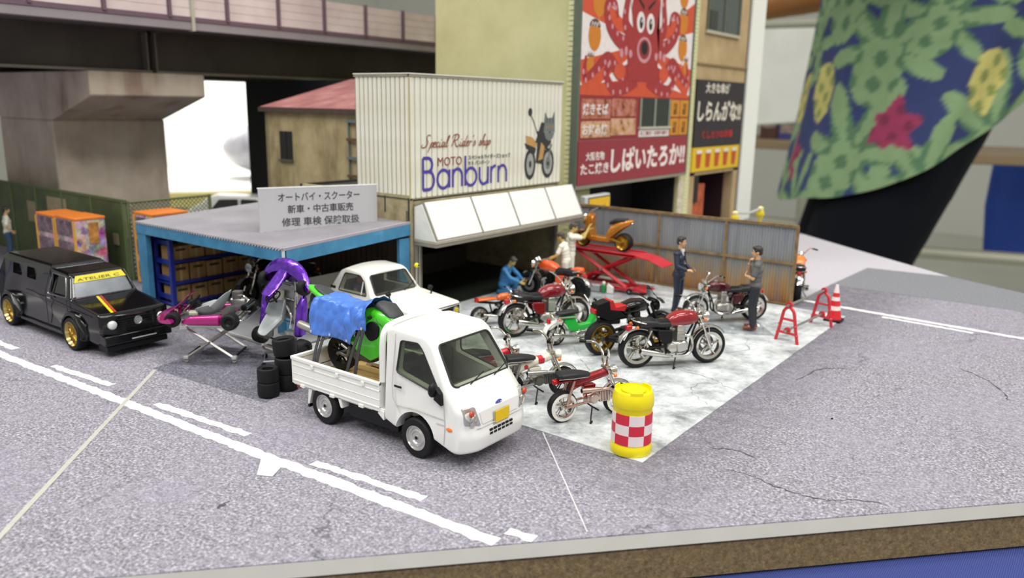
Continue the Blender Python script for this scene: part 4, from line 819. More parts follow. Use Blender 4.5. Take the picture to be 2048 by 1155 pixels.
def person(label, loc, rz, J, cols, s=1.0, skin=SKIN, hairm=HAIRB, group=None, jacket=False, sleeves='short', vox=.0085, gloves=None, shoes='brown', eyes=True, S=1.0):
    """J: joints in metres, local frame with +x the way the figure faces"""
    t = thing('person', label, 'person', loc, rz, group); t.scale = (S, S, S); b, hr = B(), B(); J = {k: V(v) for k, v in J.items()}
    T, e = head(b, hr, J['head'], J['hf'], J['hu'], s)
    cap(b, J['neck']-V((0, 0, .03)), J['head']+frame(J['hf'], J['hu']) @ V((-.015, 0, -.06)), .055, .052)
    tr = [J['pelvis'], J['waist'], J['chest'], J['neck']]
    yw = (J['shL']-J['shR']).normalized()
    def torso(q, g=0.):
        for (p, rx, ry, rz_) in ((J['pelvis'], .115, .165, .12), (J['waist'], .105, .145, .13), ((J['waist']+J['chest'])/2, .112, .155, .12), (J['chest'], .118, .170, .13)):
            R = M(((yw.cross(V((0, 0, 1)))*-1), yw, V((0, 0, 1)))).transposed().to_euler(); q.ball(p, (rx+g, ry+g, rz_+g), 16, R)
        cap(q, J['shL'], J['shR'], .062+g, .062+g); cap(q, J['chest']+V((0, 0, .04)), J['neck'], .10+g, .055+g*.5)
    torso(b)
    def legs(q, g=0., foot=True):
        for S in 'LR':
            chain(q, [J['hip'+S], J['knee'+S], J['ank'+S]], [.088+g, .058+g, .042+g*1.3])
    legs(b)
    for S in 'LR':
        chain(b, [J['sh'+S], J['el'+S], J['wr'+S]], [.050, .040, .029])
        d = (J['wr'+S]-J['el'+S]).normalized(); hd = J.get('hd'+S, d); hand(b, J['wr'+S], hd, J.get('hn'+S, V((0, 0, -1))), 1.0, J['curl'+S].x if 'curl'+S in J else .5, -1 if S == 'L' else 1)
        cap(b, J['ank'+S], J['toe'+S], .040, .032)
    remesh(b, 'body', skin, t, vox)
    remesh(hr, 'hair', hairm, t, vox)
    if eyes: face_marks(T, e, t, s)
    c_top, c_leg, c_shoe = cols
    q = B(); torso(q, .014)
    for S in 'LR':
        if sleeves == 'short': m_ = J['sh'+S].lerp(J['el'+S], .72); chain(q, [J['sh'+S], m_], [.064, .062])
        else: chain(q, [J['sh'+S], J['el'+S], J['wr'+S].lerp(J['el'+S], .04)], [.066, .055, .043])
    if jacket:
        q.ball(J['pelvis']-V((0, 0, .06)), (.145, .185, .14), 16)
    remesh(q, 'overalls' if sleeves == 'overalls' else ('jacket' if jacket else 'shirt'), c_top, t, vox)
    q = B(); legs(q, .016); q.ball(J['pelvis'], (.125, .178, .115), 16); q.ball(J['pelvis']-V((0, 0, .06)), (.115, .170, .10), 16)
    remesh(q, 'trousers', c_leg, t, vox)
    for S in 'LR':
        q = B(); f = (J['toe'+S]-J['ank'+S]); fx = V((f.x, f.y, 0)).normalized(); a = J['ank'+S]; z0 = J['toe'+S].z
        chain(q, [V((a.x, a.y, z0+.025))-fx*.045, V((a.x, a.y, z0+.025))+fx*.06, V((a.x, a.y, z0+.012))+fx*.17], [.045, .048, .040]); cap(q, a, V((a.x, a.y, z0+.03)), .048, .05)
        for v in q.b.verts: v.co.z = max(v.co.z, z0-.028)
        remesh(q, 'shoe', c_shoe, t, .011)
    return t, J
def standing(**k):
    J = dict(head=(.02, 0, 1.66), hf=(1, 0, 0), hu=(0, 0, 1), neck=(0, 0, 1.47), chest=(0, 0, 1.28), waist=(.01, 0, 1.08), pelvis=(0, 0, .95), shL=(-.01, .185, 1.40), shR=(-.01, -.185, 1.40), elL=(-.03, .24, 1.12), elR=(-.03, -.24, 1.12), wrL=(.05, .24, .88), wrR=(.05, -.24, .88),
             hipL=(0, .09, .90), hipR=(0, -.09, .90), kneeL=(.02, .10, .50), kneeR=(.02, -.10, .50), ankL=(-.01, .11, .09), ankR=(-.01, -.11, .09), toeL=(.17, .13, .03), toeR=(.17, -.13, .03), hnL=(0, -1, 0), hnR=(0, 1, 0))
    J.update(k); return J
white = mat('E6E2D2', .6, 0, 0, .03, 6); greyT = mat('5C5D5C', .7, 0, 0, .05, 10)
# man in suit, facing +x
t, J = person('man in a dark navy suit and white shirt standing before the corrugated fence', (-8.24, 17.86, ED+.015), .05, standing(elR=(.04, -.25, 1.14), wrR=(.25, -.17, 1.05), hdR=(.9, .25, .1), hnR=(0, .4, -1), elL=(.02, .24, 1.13), wrL=(.22, .19, 1.0), hdL=(.9, -.2, 0), hnL=(0, -1, -.3), ankL=(-.08, .1, .09), toeL=(.1, .13, .03), curlR=(.7, 0, 0)),
       (mat('1B2238', .55, 0, .1, .1, 8), mat('1B2238', .55, 0, .1, .1, 8), mat('17171A', .4)), jacket=True, sleeves='long', S=1.05)
b = B(); b.prism([(-.055, 1.50), (.055, 1.50), (.012, 1.17), (-.012, 1.17)], 'x', .06, .142); b.warp(lambda x, y, z: (x-(.062 if z > 1.4 else 0)*(1 if x > .1 else .5), y, z)); b.go('shirt_front', mat('E4E2DC', .6), t); b = B(); b.prism([(-.012, 1.45), (.012, 1.45), (.018, 1.22), (0, 1.19), (-.018, 1.22)], 'x', .10, .15); b.warp(lambda x, y, z: (x-(.035 if z > 1.4 else 0), y, z)); b.go('tie', mat('20242E', .5), t)
# man in grey, hand at the chin, facing -x
t, J = person('man in a grey T-shirt and brown shoes with a hand on his chin', (-6.20, 17.55, ED+.015), PI+.25, standing(elR=(.18, -.22, 1.16), wrR=(.16, -.03, 1.42), hdR=(-.1, .45, .75), hnR=(-1, .3, 0), elL=(.05, .235, 1.13), wrL=(.22, .02, 1.14), hdL=(.2, -1, .0), hnL=(-1, -.1, 0), head=(.03, 0, 1.655), hf=(1, .12, -.08), kneeL=(.05, .1, .5), curlR=(1.1, 0, 0)),
       (greyT, mat('20232B', .65, 0, 0, .08, 10), mat('6E3A30', .5)), S=1.08)
b = B(); b.lathe([(.036, -.012), (.040, 0), (.036, .012)], (0, 0, 0), 'z', 14, False); o = b.go('wrist_band', mat('D8D2C6', .5), t); o.location = (.165, -.055, 1.38); o.rotation_euler = (.5, -.1, 0)
# two men in white overalls and the crouching mechanic
wl = dict(skin=SKIN2, hairm=HAIRG, eyes=True)
person('man in white work clothes reaching up to the orange scooter on the lift', (-11.58, 18.15, ED+.01), math.radians(40), standing(elR=(.30, -.22, 1.40), wrR=(.42, -.16, 1.64), hdR=(.4, .2, .8), hnR=(1, 0, -.3), elL=(.28, .2, 1.36), wrL=(.46, .16, 1.52), hdL=(.7, 0, .5), hnL=(0, -.5, -1), head=(.06, 0, 1.63), hf=(1, 0, -.25), hu=(.2, 0, 1)), (white, white, mat('D6D2C4', .6)), S=1.06, gloves=True, **wl)
person('man in white work clothes with both hands on the tank of the orange motorcycle', (-11.32, 17.55, ED+.01), math.radians(195), standing(head=(.17, 0, 1.56), hf=(1, -.15, -.3), hu=(.3, 0, 1), neck=(.10, 0, 1.40), chest=(.06, 0, 1.22), waist=(.02, 0, 1.05), shL=(.09, .185, 1.33), shR=(.09, -.185, 1.33), elL=(.18, .27, 1.10), elR=(.2, -.22, 1.08), wrL=(.40, .26, .95), wrR=(.42, -.16, .98), hdL=(.9, -.1, -.1), hdR=(1, 0, -.2), hnL=(0, 0, -1), hnR=(0, 0, -1)), (white, white, mat('D6D2C4', .6)), S=1.0, **wl)
blueo = mat('3E7FB4', .55, 0, 0, .06, 6)
person('crouching mechanic in blue overalls working on the front wheel of the orange motorcycle', (-12.66, 16.72, ED), math.radians(5), dict(head=(.18, 0, .90), hf=(.8, 0, -.6), hu=(.55, 0, .85), neck=(.06, 0, .76), chest=(-.02, 0, .60), waist=(-.08, 0, .40), pelvis=(-.10, 0, .26), shL=(.04, .18, .68), shR=(.04, -.18, .68), elL=(.22, .22, .52), elR=(.24, -.22, .50), wrL=(.44, .10, .42), wrR=(.46, -.08, .38), hipL=(-.08, .10, .24), hipR=(-.08, -.10, .24),
       kneeL=(.28, .16, .40), kneeR=(.26, -.20, .13), ankL=(.14, .15, .09), ankR=(-.12, -.18, .07), toeL=(.32, .17, .03), toeR=(.04, -.2, .03), hdL=(1, 0, -.2), hdR=(1, .1, -.2), hnL=(0, -1, -.2), hnR=(0, 1, -.2)), (blueo, blueo, mat('3C3A38', .6)), sleeves='overalls', S=1.0, **wl)
person('small figure in white T-shirt and blue jeans by the green hoarding', (-27.1, 10.3, 0), math.radians(75), standing(elR=(-.06, -.30, 1.16), wrR=(.10, -.26, .98)), (mat('D8D8C8', .6), mat('2E4C6A', .6), mat('3A3632', .6)), S=.92)
# ------------------------------------------------------------------ vehicles
GLZ = glass('D3D8CE', .55); GLZ2 = glass('E4E6E0', .6)
def car_wheel(par, x, y, z, r, wd, rim, style='steel', side=-1, tread=True, rr=None):
    """tyre with its rim as a sub-part; side = which way the outer face looks along y"""
    rr = rr or r*.62; h = wd/2; T = lambda q: [(a, side*(-c)) for a, c in q]
    ty = B(); ty.lathe(T([(rr, -h), (r*.93, -h), (r*.985, -h*.80), (r, -h*.6), (r, h*.6), (r*.985, h*.8), (r*.93, h), (rr, h), (rr*.98, h*.5), (rr*.98, -h*.5)]), (0, 0, 0), 'y', 36, True)
    t = ty.go('tyre', RUBBER, par); t.location = (x, y, z)
    b = B()
    if style == 'steel':
        b.lathe(T([(0, -h*.80), (rr*.16, -h*.80), (rr*.18, -h*.62), (rr*.42, -h*.60), (rr*.50, -h*.80), (rr*.62, -h*.84), (rr*.76, -h*.62), (rr*.90, -h*.66), (rr*.96, -h*1.0), (rr*1.0, -h*.98), (rr*.99, h*.6), (0, h*.6)]), (0, 0, 0), 'y', 32)
        w = b.go('rim', rim, t); B().cyl((0, side*h*.78, 0), (0, side*h*.86, 0), rr*.14, n=12).go('hub_cap', BLACK, w)
        for k in range(6): a = k*PI/3; bb_ = None
    else:
        b.lathe(T([(rr*.84, -h*.55), (rr*.96, -h*1.02), (rr, -h), (rr, h*.6), (0, h*.6), (0, h*.2), (rr*.84, h*.2)]), (0, 0, 0), 'y', 36); w = b.go('rim', mat('C8B06A', .2, .9), t)
        m_ = B()
        for k in range(18):
            for tw in (.16, -.16):
                a = 2*PI*k/18; p = (rr*.24*math.cos(a), side*h*.72, rr*.24*math.sin(a)); q = (rr*.87*math.cos(a+tw), side*h*.56, rr*.87*math.sin(a+tw)); m_.cyl(p, q, rr*.022, n=5)
        m_.lathe(T([(0, -h*.9), (rr*.1, -h*.9), (rr*.14, -h*.72), (rr*.26, -h*.70), (rr*.28, -h*.4), (0, -h*.3)]), (0, 0, 0), 'y', 20)
        m_.go('spokes', rim, t); m2 = B().lathe(T([(rr*.84, h*.1), (0, h*.1), (0, h*.15), (rr*.84, h*.15)]), (0, 0, 0), 'y', 24).go('rim_disc', mat('5C4A1E', .5, .5), t)
    return t
def rrect(x0, x1, y0, y1, r, n=5):
    o = []
    for cx, cy, a in ((x1-r, y1-r, 0), (x0+r, y1-r, 90), (x0+r, y0+r, 180), (x1-r, y0+r, 270)):
        for k in range(n+1): t = math.radians(a+90*k/n); o.append((cx+r*math.cos(t), cy+r*math.sin(t)))
    return o
def rpoly(P, r, n=4):
    """round the corners of a polygon"""
    o = []; k = len(P)
    for i in range(k):
        a, b, c = V((*P[i-1], 0)), V((*P[i], 0)), V((*P[(i+1) % k], 0)); u, v = (a-b), (c-b); rr = min(r, u.length*.45, v.length*.45); p, q = b+u.normalized()*rr, b+v.normalized()*rr
        for j in range(n+1): t = j/n; w = p*(1-t)**2+b*2*t*(1-t)+q*t*t; o.append((w.x, w.y))
    return o
def body(name, prof, hw, m, par, fn=None, r=.05, bev=.045, seg=3, sub=6):
    """side profile (x, z) widened across y, rounded, then warped by fn"""
    b = B(); P = rpoly(prof, r, 3); b.rings([[V((x, -hw+2*hw*k/16, z)) for x, z in P] for k in range(17)])
    o = b.go(name, m, None, bevel=bev, seg=seg); bpy.context.view_layer.update(); bake(o)
    if fn:
        for v in o.data.vertices: v.co = V(fn(*v.co))
    o.parent = par; return o

# ---- white kei truck (front to +x)
TX, TY = -8.44, 8.47
trk = thing('kei_truck', 'white kei truck with a blue oval badge and yellow plate carrying a green motorcycle', 'truck', (TX, TY, .006))
HW = .73
def tf(x, y, z):
    k = 1-(.13*((z-1.02)/.8)**1.2 if z > 1.02 else 0)
    y2 = y*k
    if x > 1.3: q = max(0, (abs(y2)-.40)/.33); x -= (.16*q*q)*min(1, (x-1.3)/.4); 
    if z > 1.7: z += .045*(1-(y/HW)**2)
    return (x, y2, z)
prof = [(.36, .44), (.58, .36), (1.40, .36), (1.86, .25), (1.96, .28), (1.99, .50), (1.955, .62), (1.93, .86), (1.70, 1.14), (1.24, 1.72), (1.12, 1.80), (.46, 1.83), (.36, 1.77)]
cab = body('cab', prof, HW, WHITEP, trk, tf, .05, .05)
mo = cab.parent; cab.parent = None
arch = [B().cyl((.985, sy*1.2, .30), (.985, sy*.42, .30), .385, n=32) for sy in (-1, 1)]
cav = B().prism(rpoly([(.44, .62), (1.55, .62), (1.58, 1.10), (1.16, 1.68), (.44, 1.72)], .06), 'y', -.62, .62)
cav.warp(lambda x, y, z: (x, y*(1-(.13*((z-1.02)/.8)**1.2 if z > 1.02 else 0)), z))
SW = [(.62, 1.21), (.66, 1.67), (1.00, 1.69), (1.10, 1.60), (1.44, 1.12), (1.34, 1.06)]
sw = B().prism(rpoly(SW, .05), 'y', -1, 1)
ws = B().prism(rpoly([(-.62, 1.165), (.62, 1.165), (.545, 1.685), (-.545, 1.685)], .07), 'x', 1.12, 2.3)
rw = B().prism(rpoly([(-.5, 1.2), (.5, 1.2), (.45, 1.66), (-.45, 1.66)], .05), 'x', .2, .7)
cut(cab, *arch, cav, sw, ws, rw); cab.parent = trk
def pane(name, poly3, m, par, t=.012):
    b = B(); P = [V(p) for p in poly3]; c = sum(P, V())/len(P); nrm = (P[1]-P[0]).cross(P[2]-P[1]).normalized()
    A = [b.b.verts.new(p) for p in P]; D = [b.b.verts.new(p+nrm*t) for p in P]; k = len(P)
    for i in range(k): b.b.faces.new((A[i], A[(i+1) % k], D[(i+1) % k], D[i]))
    b.b.faces.new(A[::-1]); b.b.faces.new(D); return b.go(name, m, par, smooth=0)
def yk(z, y): return y*(1-(.13*((z-1.02)/.8)**1.2 if z > 1.02 else 0))
gask = mat('232424', .5)
for sy in (-1, 1):
    P3 = [(x, sy*(yk(z, HW)-.022), z) for x, z in rpoly(SW, .05)]; g_ = pane('side_window', P3, GLZ, trk)
    B().tube([V(p)+V((0, sy*.012, 0)) for p in P3], .014, 6, True).go('window_seal', gask, g_)
WS = rpoly([(-.62, 1.165), (.62, 1.165), (.545, 1.685), (-.545, 1.685)], .07)
def wsx(y, z): t = (z-1.14)/(1.72-1.14); x = 1.70+(1.24-1.70)*t; q = max(0, (abs(y)-.40)/.33); return x-.16*q*q*min(1, (x-1.3)/.4)
P3 = [(wsx(y, z)-.02, y, z) for y, z in WS]; b = B()
ring = [b.b.verts.new(p) for p in P3]; cnt = b.b.verts.new((wsx(0, 1.4)-.012, 0, 1.4))
for i in range(len(ring)): b.b.faces.new((ring[i], ring[(i+1) % len(ring)], cnt))
g_ = b.go('windscreen', GLZ, trk, smooth=60); B().tube([V(p)+V((.014, 0, 0)) for p in P3], .017, 6, True).go('window_seal', gask, g_)
pane('rear_window', [(.40, y, z) for y, z in rpoly([(-.5, 1.2), (.5, 1.2), (.45, 1.66), (-.45, 1.66)], .05)], GLZ, trk)
wip = B()
for y in (-.35, .18): wip.tube([(wsx(y, 1.17)+.02, y, 1.17), (wsx(y+.3, 1.25)+.02, y+.36, 1.25)], .008, 5)
wip.go('wiper', BLACK, trk)
intm = mat('6C6A60', .7, 0, 0, .08)
B().bx(.46, .58, -.58, .58, .64, 1.28).bx(.5, .95, -.56, -.06, .64, .80).bx(.5, .95, .06, .56, .64, .80).go('seat_base', intm, trk, bevel=.04)
for y in (-.31, .31): B().loft([(0, 0, .2, .05), (.28, .01, .22, .06), (.5, .0, .18, .05), (.56, 0, .1, .03)], n=16).warp(lambda x, q, z: (.60-.22*x+z, y+q, .80+x)).go('seat', mat('55534C', .75), trk)
B().prism([(1.28, .64), (1.56, .64), (1.56, 1.10), (1.30, 1.07), (1.22, .95)], 'y', -.60, .60).go('dashboard', mat('5E5D55', .65), trk, bevel=.03)
B().lathe([(.17+.014*math.cos(a), .014*math.sin(a)) for a in (2*PI*k/8 for k in range(8))], (0, 0, 0), 'z', 24, True).cyl((0, 0, -.2), (0, 0, 0), .02).box((0, 0, 0), (.3, .03, .012)).warp(lambda x, y, z: (1.17+x*.75+z*.55, -.30+y, 1.07+z*.75-x*.6)).go('steering_wheel', BLACK, trk)
# panels and details on the cab
seam = mat('B9B9B4', .5)
for sy in (-1, 1):
    s_ = B()
    for pts in ([(.56, 1.75), (.55, 1.0), (.56, .82), (.70, .62)], [(1.54, 1.02), (1.56, .62), (1.54, .36)], [(1.40, .64), (1.555, .64)], [(.60, .72), (1.0, .74), (1.55, .72)]): s_.tube([(x, sy*(yk(z, HW)+.001), z) for x, z in pts], .006, 5)
    s_.go('door_seam', seam, trk); B().bx(.60, .74, sy*(HW-.002), sy*(HW+.014), .99, 1.02).go('door_handle', BLACK, trk, bevel=.004)
    mm = B().ball((0, 0, 0), (.055, .075, .105), 12).go('door_mirror', BLACK, trk); mm.location = (1.40, sy*(HW+.075), 1.14); mm.data.materials[0] = BLACK
    B().prism([(-.06, -.12), (.08, -.19), (.06, -.02), (-.02, .06)], 'y', -.05, .03).go('mirror_arm', BLACK, mm, bevel=.01).location = (.06, -sy*.06, -.02)
    hl = B().prism(rpoly([(sy*.44, .66), (sy*.665, .69), (sy*.665, .92), (sy*.50, .93)], .02), 'x', -.10, .02)
    hl.warp(lambda x, y, z: (x+1.957-(.16*max(0, (abs(y)-.40)/.33)**2)-.06*max(0, (z-.62)/.3), y, z)); h = hl.go('headlight', mat('B9BAB6', .12, .5, .8, .1, 12), trk, bevel=.008)
    B().ball((0, 0, 0), (.03, .05, .05), 10).go('indicator', mat('B8442A', .3), h).location = (1.93, sy*.60, .86); B().ball((0, 0, 0), (.02, .07, .08), 12).go('reflector', CHROME, h).location = (1.93, sy*.56, .74)
    B().ball((0, 0, 0), (.06, .016, .03), 10).go('side_marker', ORANGE_L, trk).location = (1.64, sy*(HW+.0), .60)
B().prism(rrect(-.155, .155, -.085, .085, .012), 'x', 0, .012).go('number_plate', mat('DDB800', .45, 0, 0, .02), trk).location = (1.985, .0, .70)
B().box((0, 0, 0), (.01, .34, .20)).go('plate_holder', mat('B8B8B0', .5), trk).location = (1.972, .0, .69)
ov = B().ball((0, 0, 0), (.012, .075, .042), 20).go('oval_badge', mat('2F3F9C', .2, 0, .8), trk); ov.location = (1.925, .0, .865)
for y, z, r in ((.03, .006, .011), (-.02, .012, .006), (-.035, -.004, .006), (-.01, -.014, .006), (.012, -.01, .006)): B().ball((.011, y, z), r, 6).go('badge_star', CHROME, ov)
B().tube([(1.965, .52*math.cos(t), .635) for t in (PI*k/12 for k in range(13))], .007, 5).warp(lambda x, y, z: (x+.016-(.16*max(0, (abs(y)-.40)/.33)**2), y, z)).go('bumper_seam', seam, trk)
B().prism(rpoly([(-.40, .655), (.40, .655), (.45, .855), (-.45, .855)], .03), 'x', -.02, .012).warp(lambda x, y, z: (x+1.953-.025*(z-.62)/.24-(.16*max(0, (abs(y)-.40)/.33)**2), y, z)).go('nose_panel', WHITEP, trk, bevel=.01)
[B().bx(1.96, 1.992, -.27+i*.09, -.205+i*.09, .475+j*.052, .505+j*.052).go('grille_slot', BLACK, trk) for i in range(6) for j in range(2)]
# cargo bed
bx0, bx1, bz0, bz1 = -1.70, .28, .55, .96
for k in range(9):
    B().bx(bx0+.04, bx1-.02, -.66+k*.147, -.66+k*.147+.14, bz0+.02, bz0+.07).go('bed_plank', base('cardboard', ('BC9A5C', 'C4A266', 'B39254')[k % 3], .7), trk, bevel=.006)
for sy in (-1, 1):
    s_ = B().bx(bx0, bx1, sy*(HW-.035), sy*HW, bz0-.03, bz1)
    s_.bx(bx0, bx1, sy*(HW-.05), sy*(HW+.014), bz1-.045, bz1+.01).bx(bx0, bx1, sy*(HW-.03), sy*(HW+.006), bz1-.14, bz1-.11).bx(bx0, bx1, sy*(HW-.03), sy*(HW+.010), bz0+.02, bz0+.05).bx(bx0, bx1, sy*(HW-.03), sy*(HW+.005), bz0+.14, bz0+.16); s_.go('side_gate', WHITEP, trk, bevel=.008)
    for x in (-1.2, -.62, -.05): B().bx(x-.03, x+.03, sy*HW, sy*(HW+.03), bz1-.10, bz1-.04).go('gate_hook', WHITEP, trk, bevel=.006)
    for x in (-1.45, -.75, -.1): B().bx(x-.05, x+.05, sy*(HW-.02), sy*(HW+.025), bz0-.05, bz0+.0).go('gate_hinge', WHITEP, trk, bevel=.006)
    B().prism(rpoly([(-1.38, .24), (-1.34, .24), (-1.24, .56), (-1.12, .64), (-.80, .64), (-.66, .52), (-.60, .36), (-.55, .36), (-.60, .58), (-.72, .70), (-1.2, .70), (-1.34, .56)], .02), 'y', sy*.44, sy*(HW-.02)).go('rear_fender', WHITEP, trk, bevel=.008)
    B().prism([(-1.40, .18), (-1.36, .18), (-1.34, .36), (-1.38, .36)], 'y', sy*.46, sy*(HW-.04)).go('mud_flap', BLACK, trk)
    B().prism(rpoly([(.06, .54), (.36, .54), (.36, .40), (.22, .50)], .02), 'y', sy*.58, sy*(HW-.01)).go('lower_bracket', WHITEP, trk, bevel=.008); B().bx(.12, .24, sy*(HW-.015), sy*(HW-.003), .50, .53).go('bracket_slot', BLACK, trk)
    B().bx(-1.66, -1.58, sy*.48, sy*(HW-.04), .44, .53).go('tail_light', mat('8E1F1A', .3), trk, bevel=.008)
    for x in (-.98, .985): car_wheel(trk, x, sy*(HW-.10), .295, .295, .17, mat('C9C9C6', .28, .8, 0, .03), side=sy, rr=.185)
tg_ = B().bx(bx0-.035, bx0, -HW+.01, HW-.01, bz0-.03, bz1).bx(bx0-.05, bx0+.015, -HW, HW, bz1-.045, bz1+.01).bx(bx0-.045, bx0, -HW+.02, HW-.02, bz0+.14, bz0+.17); tg_.go('tailgate', WHITEP, trk, bevel=.008)
B().bx(bx0, .36, -HW+.02, HW-.02, bz0-.05, bz0+.02).go('bed_frame', WHITEP, trk, bevel=.006); B().bx(bx1-.03, bx1, -HW+.03, HW-.03, bz0, bz1+.02).go('front_gate', WHITEP, trk)
B().bx(-1.62, 1.8, -.42, -.34, .30, .46).bx(-1.62, 1.8, .34, .42, .30, .46).bx(-.5, .55, -.62, -.2, .24, .48).bx(.36, 1.78, -.55, .55, .36, .44).go('chassis', BLACK, trk); B().cyl((-.98, -.6, .29), (-.98, .6, .29), .05).cyl((.985, -.6, .29), (.985, .6, .29), .05).go('axle', BLACK, trk)
B().tube([(.30, -.67, .98), (.30, -.66, 1.55), (.30, -.60, 1.74), (.30, -.45, 1.81), (.30, 0, 1.84), (.30, .45, 1.81), (.30, .60, 1.74), (.30, .66, 1.55), (.30, .67, .98)], .048, 10, sub=4).warp(lambda x, y, z: (x, y, z)).go('cab_guard', WHITEP, trk)

# ---- black pickup with topper (front to +x)
bp2 = thing('black_pickup', 'glossy black low pickup car with canopy, gold lattice wheels and a yellow sun strip', 'car', (-17.67, 7.86, .006))
HB = .70
def bf(x, y, z):
    k = 1-(.22*((z-.98)/.5) if z > .98 else 0)
    y2 = y*k
    if x > 1.9: q = max(0, abs(y2)/HB-.35)/.65; x -= .10*q*q
    if z < .5: y2 *= .97
    return (x, y2, z)
bd = body('body', [(-2.02, .30), (2.30, .24), (2.55, .30), (2.60, .46), (2.58, .84), (2.50, .88), (1.36, .995), (1.16, 1.43), (1.05, 1.47), (.40, 1.50), (.30, 1.555), (-1.78, 1.575), (-1.92, 1.50), (-2.10, 1.0), (-2.10, .42)], HB, GLOSSBLK, None, bf, .05, .045)
BW_ = [(.42, 1.02), (.46, 1.40), (.98, 1.38), (1.15, 1.04)]
cts = [B().cyl((x, sy*1.2, .33), (x, sy*.40, .33), .37, n=28) for x in (1.43, -1.45) for sy in (-1, 1)]
cts += [B().prism(rpoly([(.34, .55), (1.30, .55), (1.28, 1.0), (1.10, 1.40), (.38, 1.42)], .04), 'y', -.52, .52), B().prism(rpoly(BW_, .04), 'y', -1, 1), B().prism(rpoly([(-.58, 1.02), (.58, 1.02), (.49, 1.40), (-.49, 1.40)], .04), 'x', 1.0, 1.8)]
for x0 in (-1.45, -.75):
    for sy in (-1, 1): cts.append(B().prism(rpoly([(x0, 1.16), (x0+.45, 1.16), (x0+.45, 1.40), (x0, 1.40)], .03), 'y', sy*.50, sy*1.0))
cut(bd, *cts); bd.parent = bp2
fl = mat('777B80', .16, .35, .8, .25, 2.5)
def bk(z): return 1-(.22*((z-.98)/.5) if z > .98 else 0)
P3 = [(1.352-(z-1.0)*.46, y, z) for y, z in rpoly([(-.58, 1.02), (.58, 1.02), (.49, 1.40), (-.49, 1.40)], .04)]; g_ = pane('windscreen', P3, fl, bp2)
sl = lambda z, o=.02: 1.352-(z-1.0)*.46+o
pane('sun_strip', [(sl(1.30), -.535, 1.30), (sl(1.30), .535, 1.30), (sl(1.425), .47, 1.425), (sl(1.425), -.47, 1.425)], mat('E0D019', .35, 0, .3, .02), bp2)
lettering('ATELIER C', mat('6B6410', .5), bp2, V((sl(1.33, .036), -.46, 1.33)), (0, 1, 0), (-.42, 0, .9), .86, .055)
for sy in (-1, 1): pane('side_window', [(x, sy*(HB*bk(z)-.06), z) for x, z in rpoly(BW_, .04)], glass('3A3C3E', .5), bp2)
sil = mat('8F9092', .22, .9, 0, .5, 30)
for sy in (-1, 1):
    B().tube([(x, sy*(HB*bk(z)+.002), z) for x, z in rpoly([(.40, 1.0), (.44, 1.42), (1.0, 1.41), (1.19, 1.02)], .04)], .010, 5, True).go('window_trim', sil, bp2)
    for x in (1.43, -1.45):
        f_ = B(); prof_ = []
        for k in range(13): a = PI*(k/12); a = math.radians(-16+212*k/12); prof_.append((x+.50*math.cos(a), .37+.42*math.sin(a)))
        inn = [(x+.375*math.cos(a), .35+.355*math.sin(a)) for a in (math.radians(-16+212*k/12) for k in range(13))]
        f_.prism(prof_+inn[::-1], 'y', sy*.60, sy*.785); f_.warp(lambda X_, y, z: (X_, y*(1-.10*max(0, math.hypot(X_-x, z-.35)-.40)/.1) if abs(y) > .7 else y, z)); f_.go('wheel_flare', GLOSSBLK, bp2, bevel=.025)
        car_wheel(bp2, x, sy*.655, .335, .335, .26, GOLD, 'lattice', sy, rr=.25)
    B().bx(.38, .52, sy*(HB-.005), sy*(HB+.02), .90, .935).go('door_handle', CHROME, bp2, bevel=.008); B().bx(-1.0, 1.1, sy*(HB-.06), sy*(HB+.02), .22, .30).go('sill', GLOSSBLK, bp2, bevel=.015)
    s_ = B()
    for pts in ([(.30, 1.5), (.28, 1.0), (.30, .34)], [(1.20, .98), (1.22, .5), (1.12, .34)], [(-1.0, .86), (2.2, .80)]): s_.tube([(x, sy*(HB*bk(z)+.0), z) for x, z in pts], .008, 5)
    s_.go('door_seam', mat('1D1D20', .3), bp2)
    hd_ = B().lathe([(0, .02), (.06, .018), (.085, .0), (.09, -.03), (.0, -.03)], (0, 0, 0), 'x', 20).go('headlight', mat('D5D6D2', .25, .1, .6, .05), bp2); hd_.location = (2.575, sy*.49, .66); hd_.scale = (1.3, 1, 1)
    B().bx(2.50, 2.575, sy*.58, sy*.36, .37, .42).go('indicator', mat('C86A1E', .3), bp2, bevel=.006)
B().bx(2.40, 2.62, -.68, .68, .27, .46).go('front_bumper', GLOSSBLK, bp2, bevel=.02); B().bx(2.60, 2.63, -.16, .34, .325, .345).go('bumper_strip', mat('C9CACA', .35, .3), bp2)
B().prism([(2.2, .14), (2.54, .13), (2.54, .24), (2.2, .24)], 'y', -.62, .62).go('front_spoiler', BLACK, bp2, bevel=.01)
g_ = B()
for k in range(5): g_.bx(2.57, 2.60, -.40, .40, .57+k*.045, .585+k*.045)
g_.go('grille', mat('1A1A1C', .3, .3), bp2)
em = B().lathe([(0, .008), (.062, .008), (.07, .016), (.082, .016), (.085, 0), (0, 0)], (0, 0, 0), 'x', 24).go('round_badge', mat('B9BABC', .25, .8), bp2); em.location = (2.602, .0, .68)
vm = B()
for pts in ([(-.045, .035), (-.008, -.048), (0, -.03), (.008, -.048), (.045, .035)], [(-.028, .052), (0, .004), (.028, .052)]): vm.tube([(.014, y, z) for y, z in pts], .007, 5)
vm.go('badge_letters', CHROME, em)
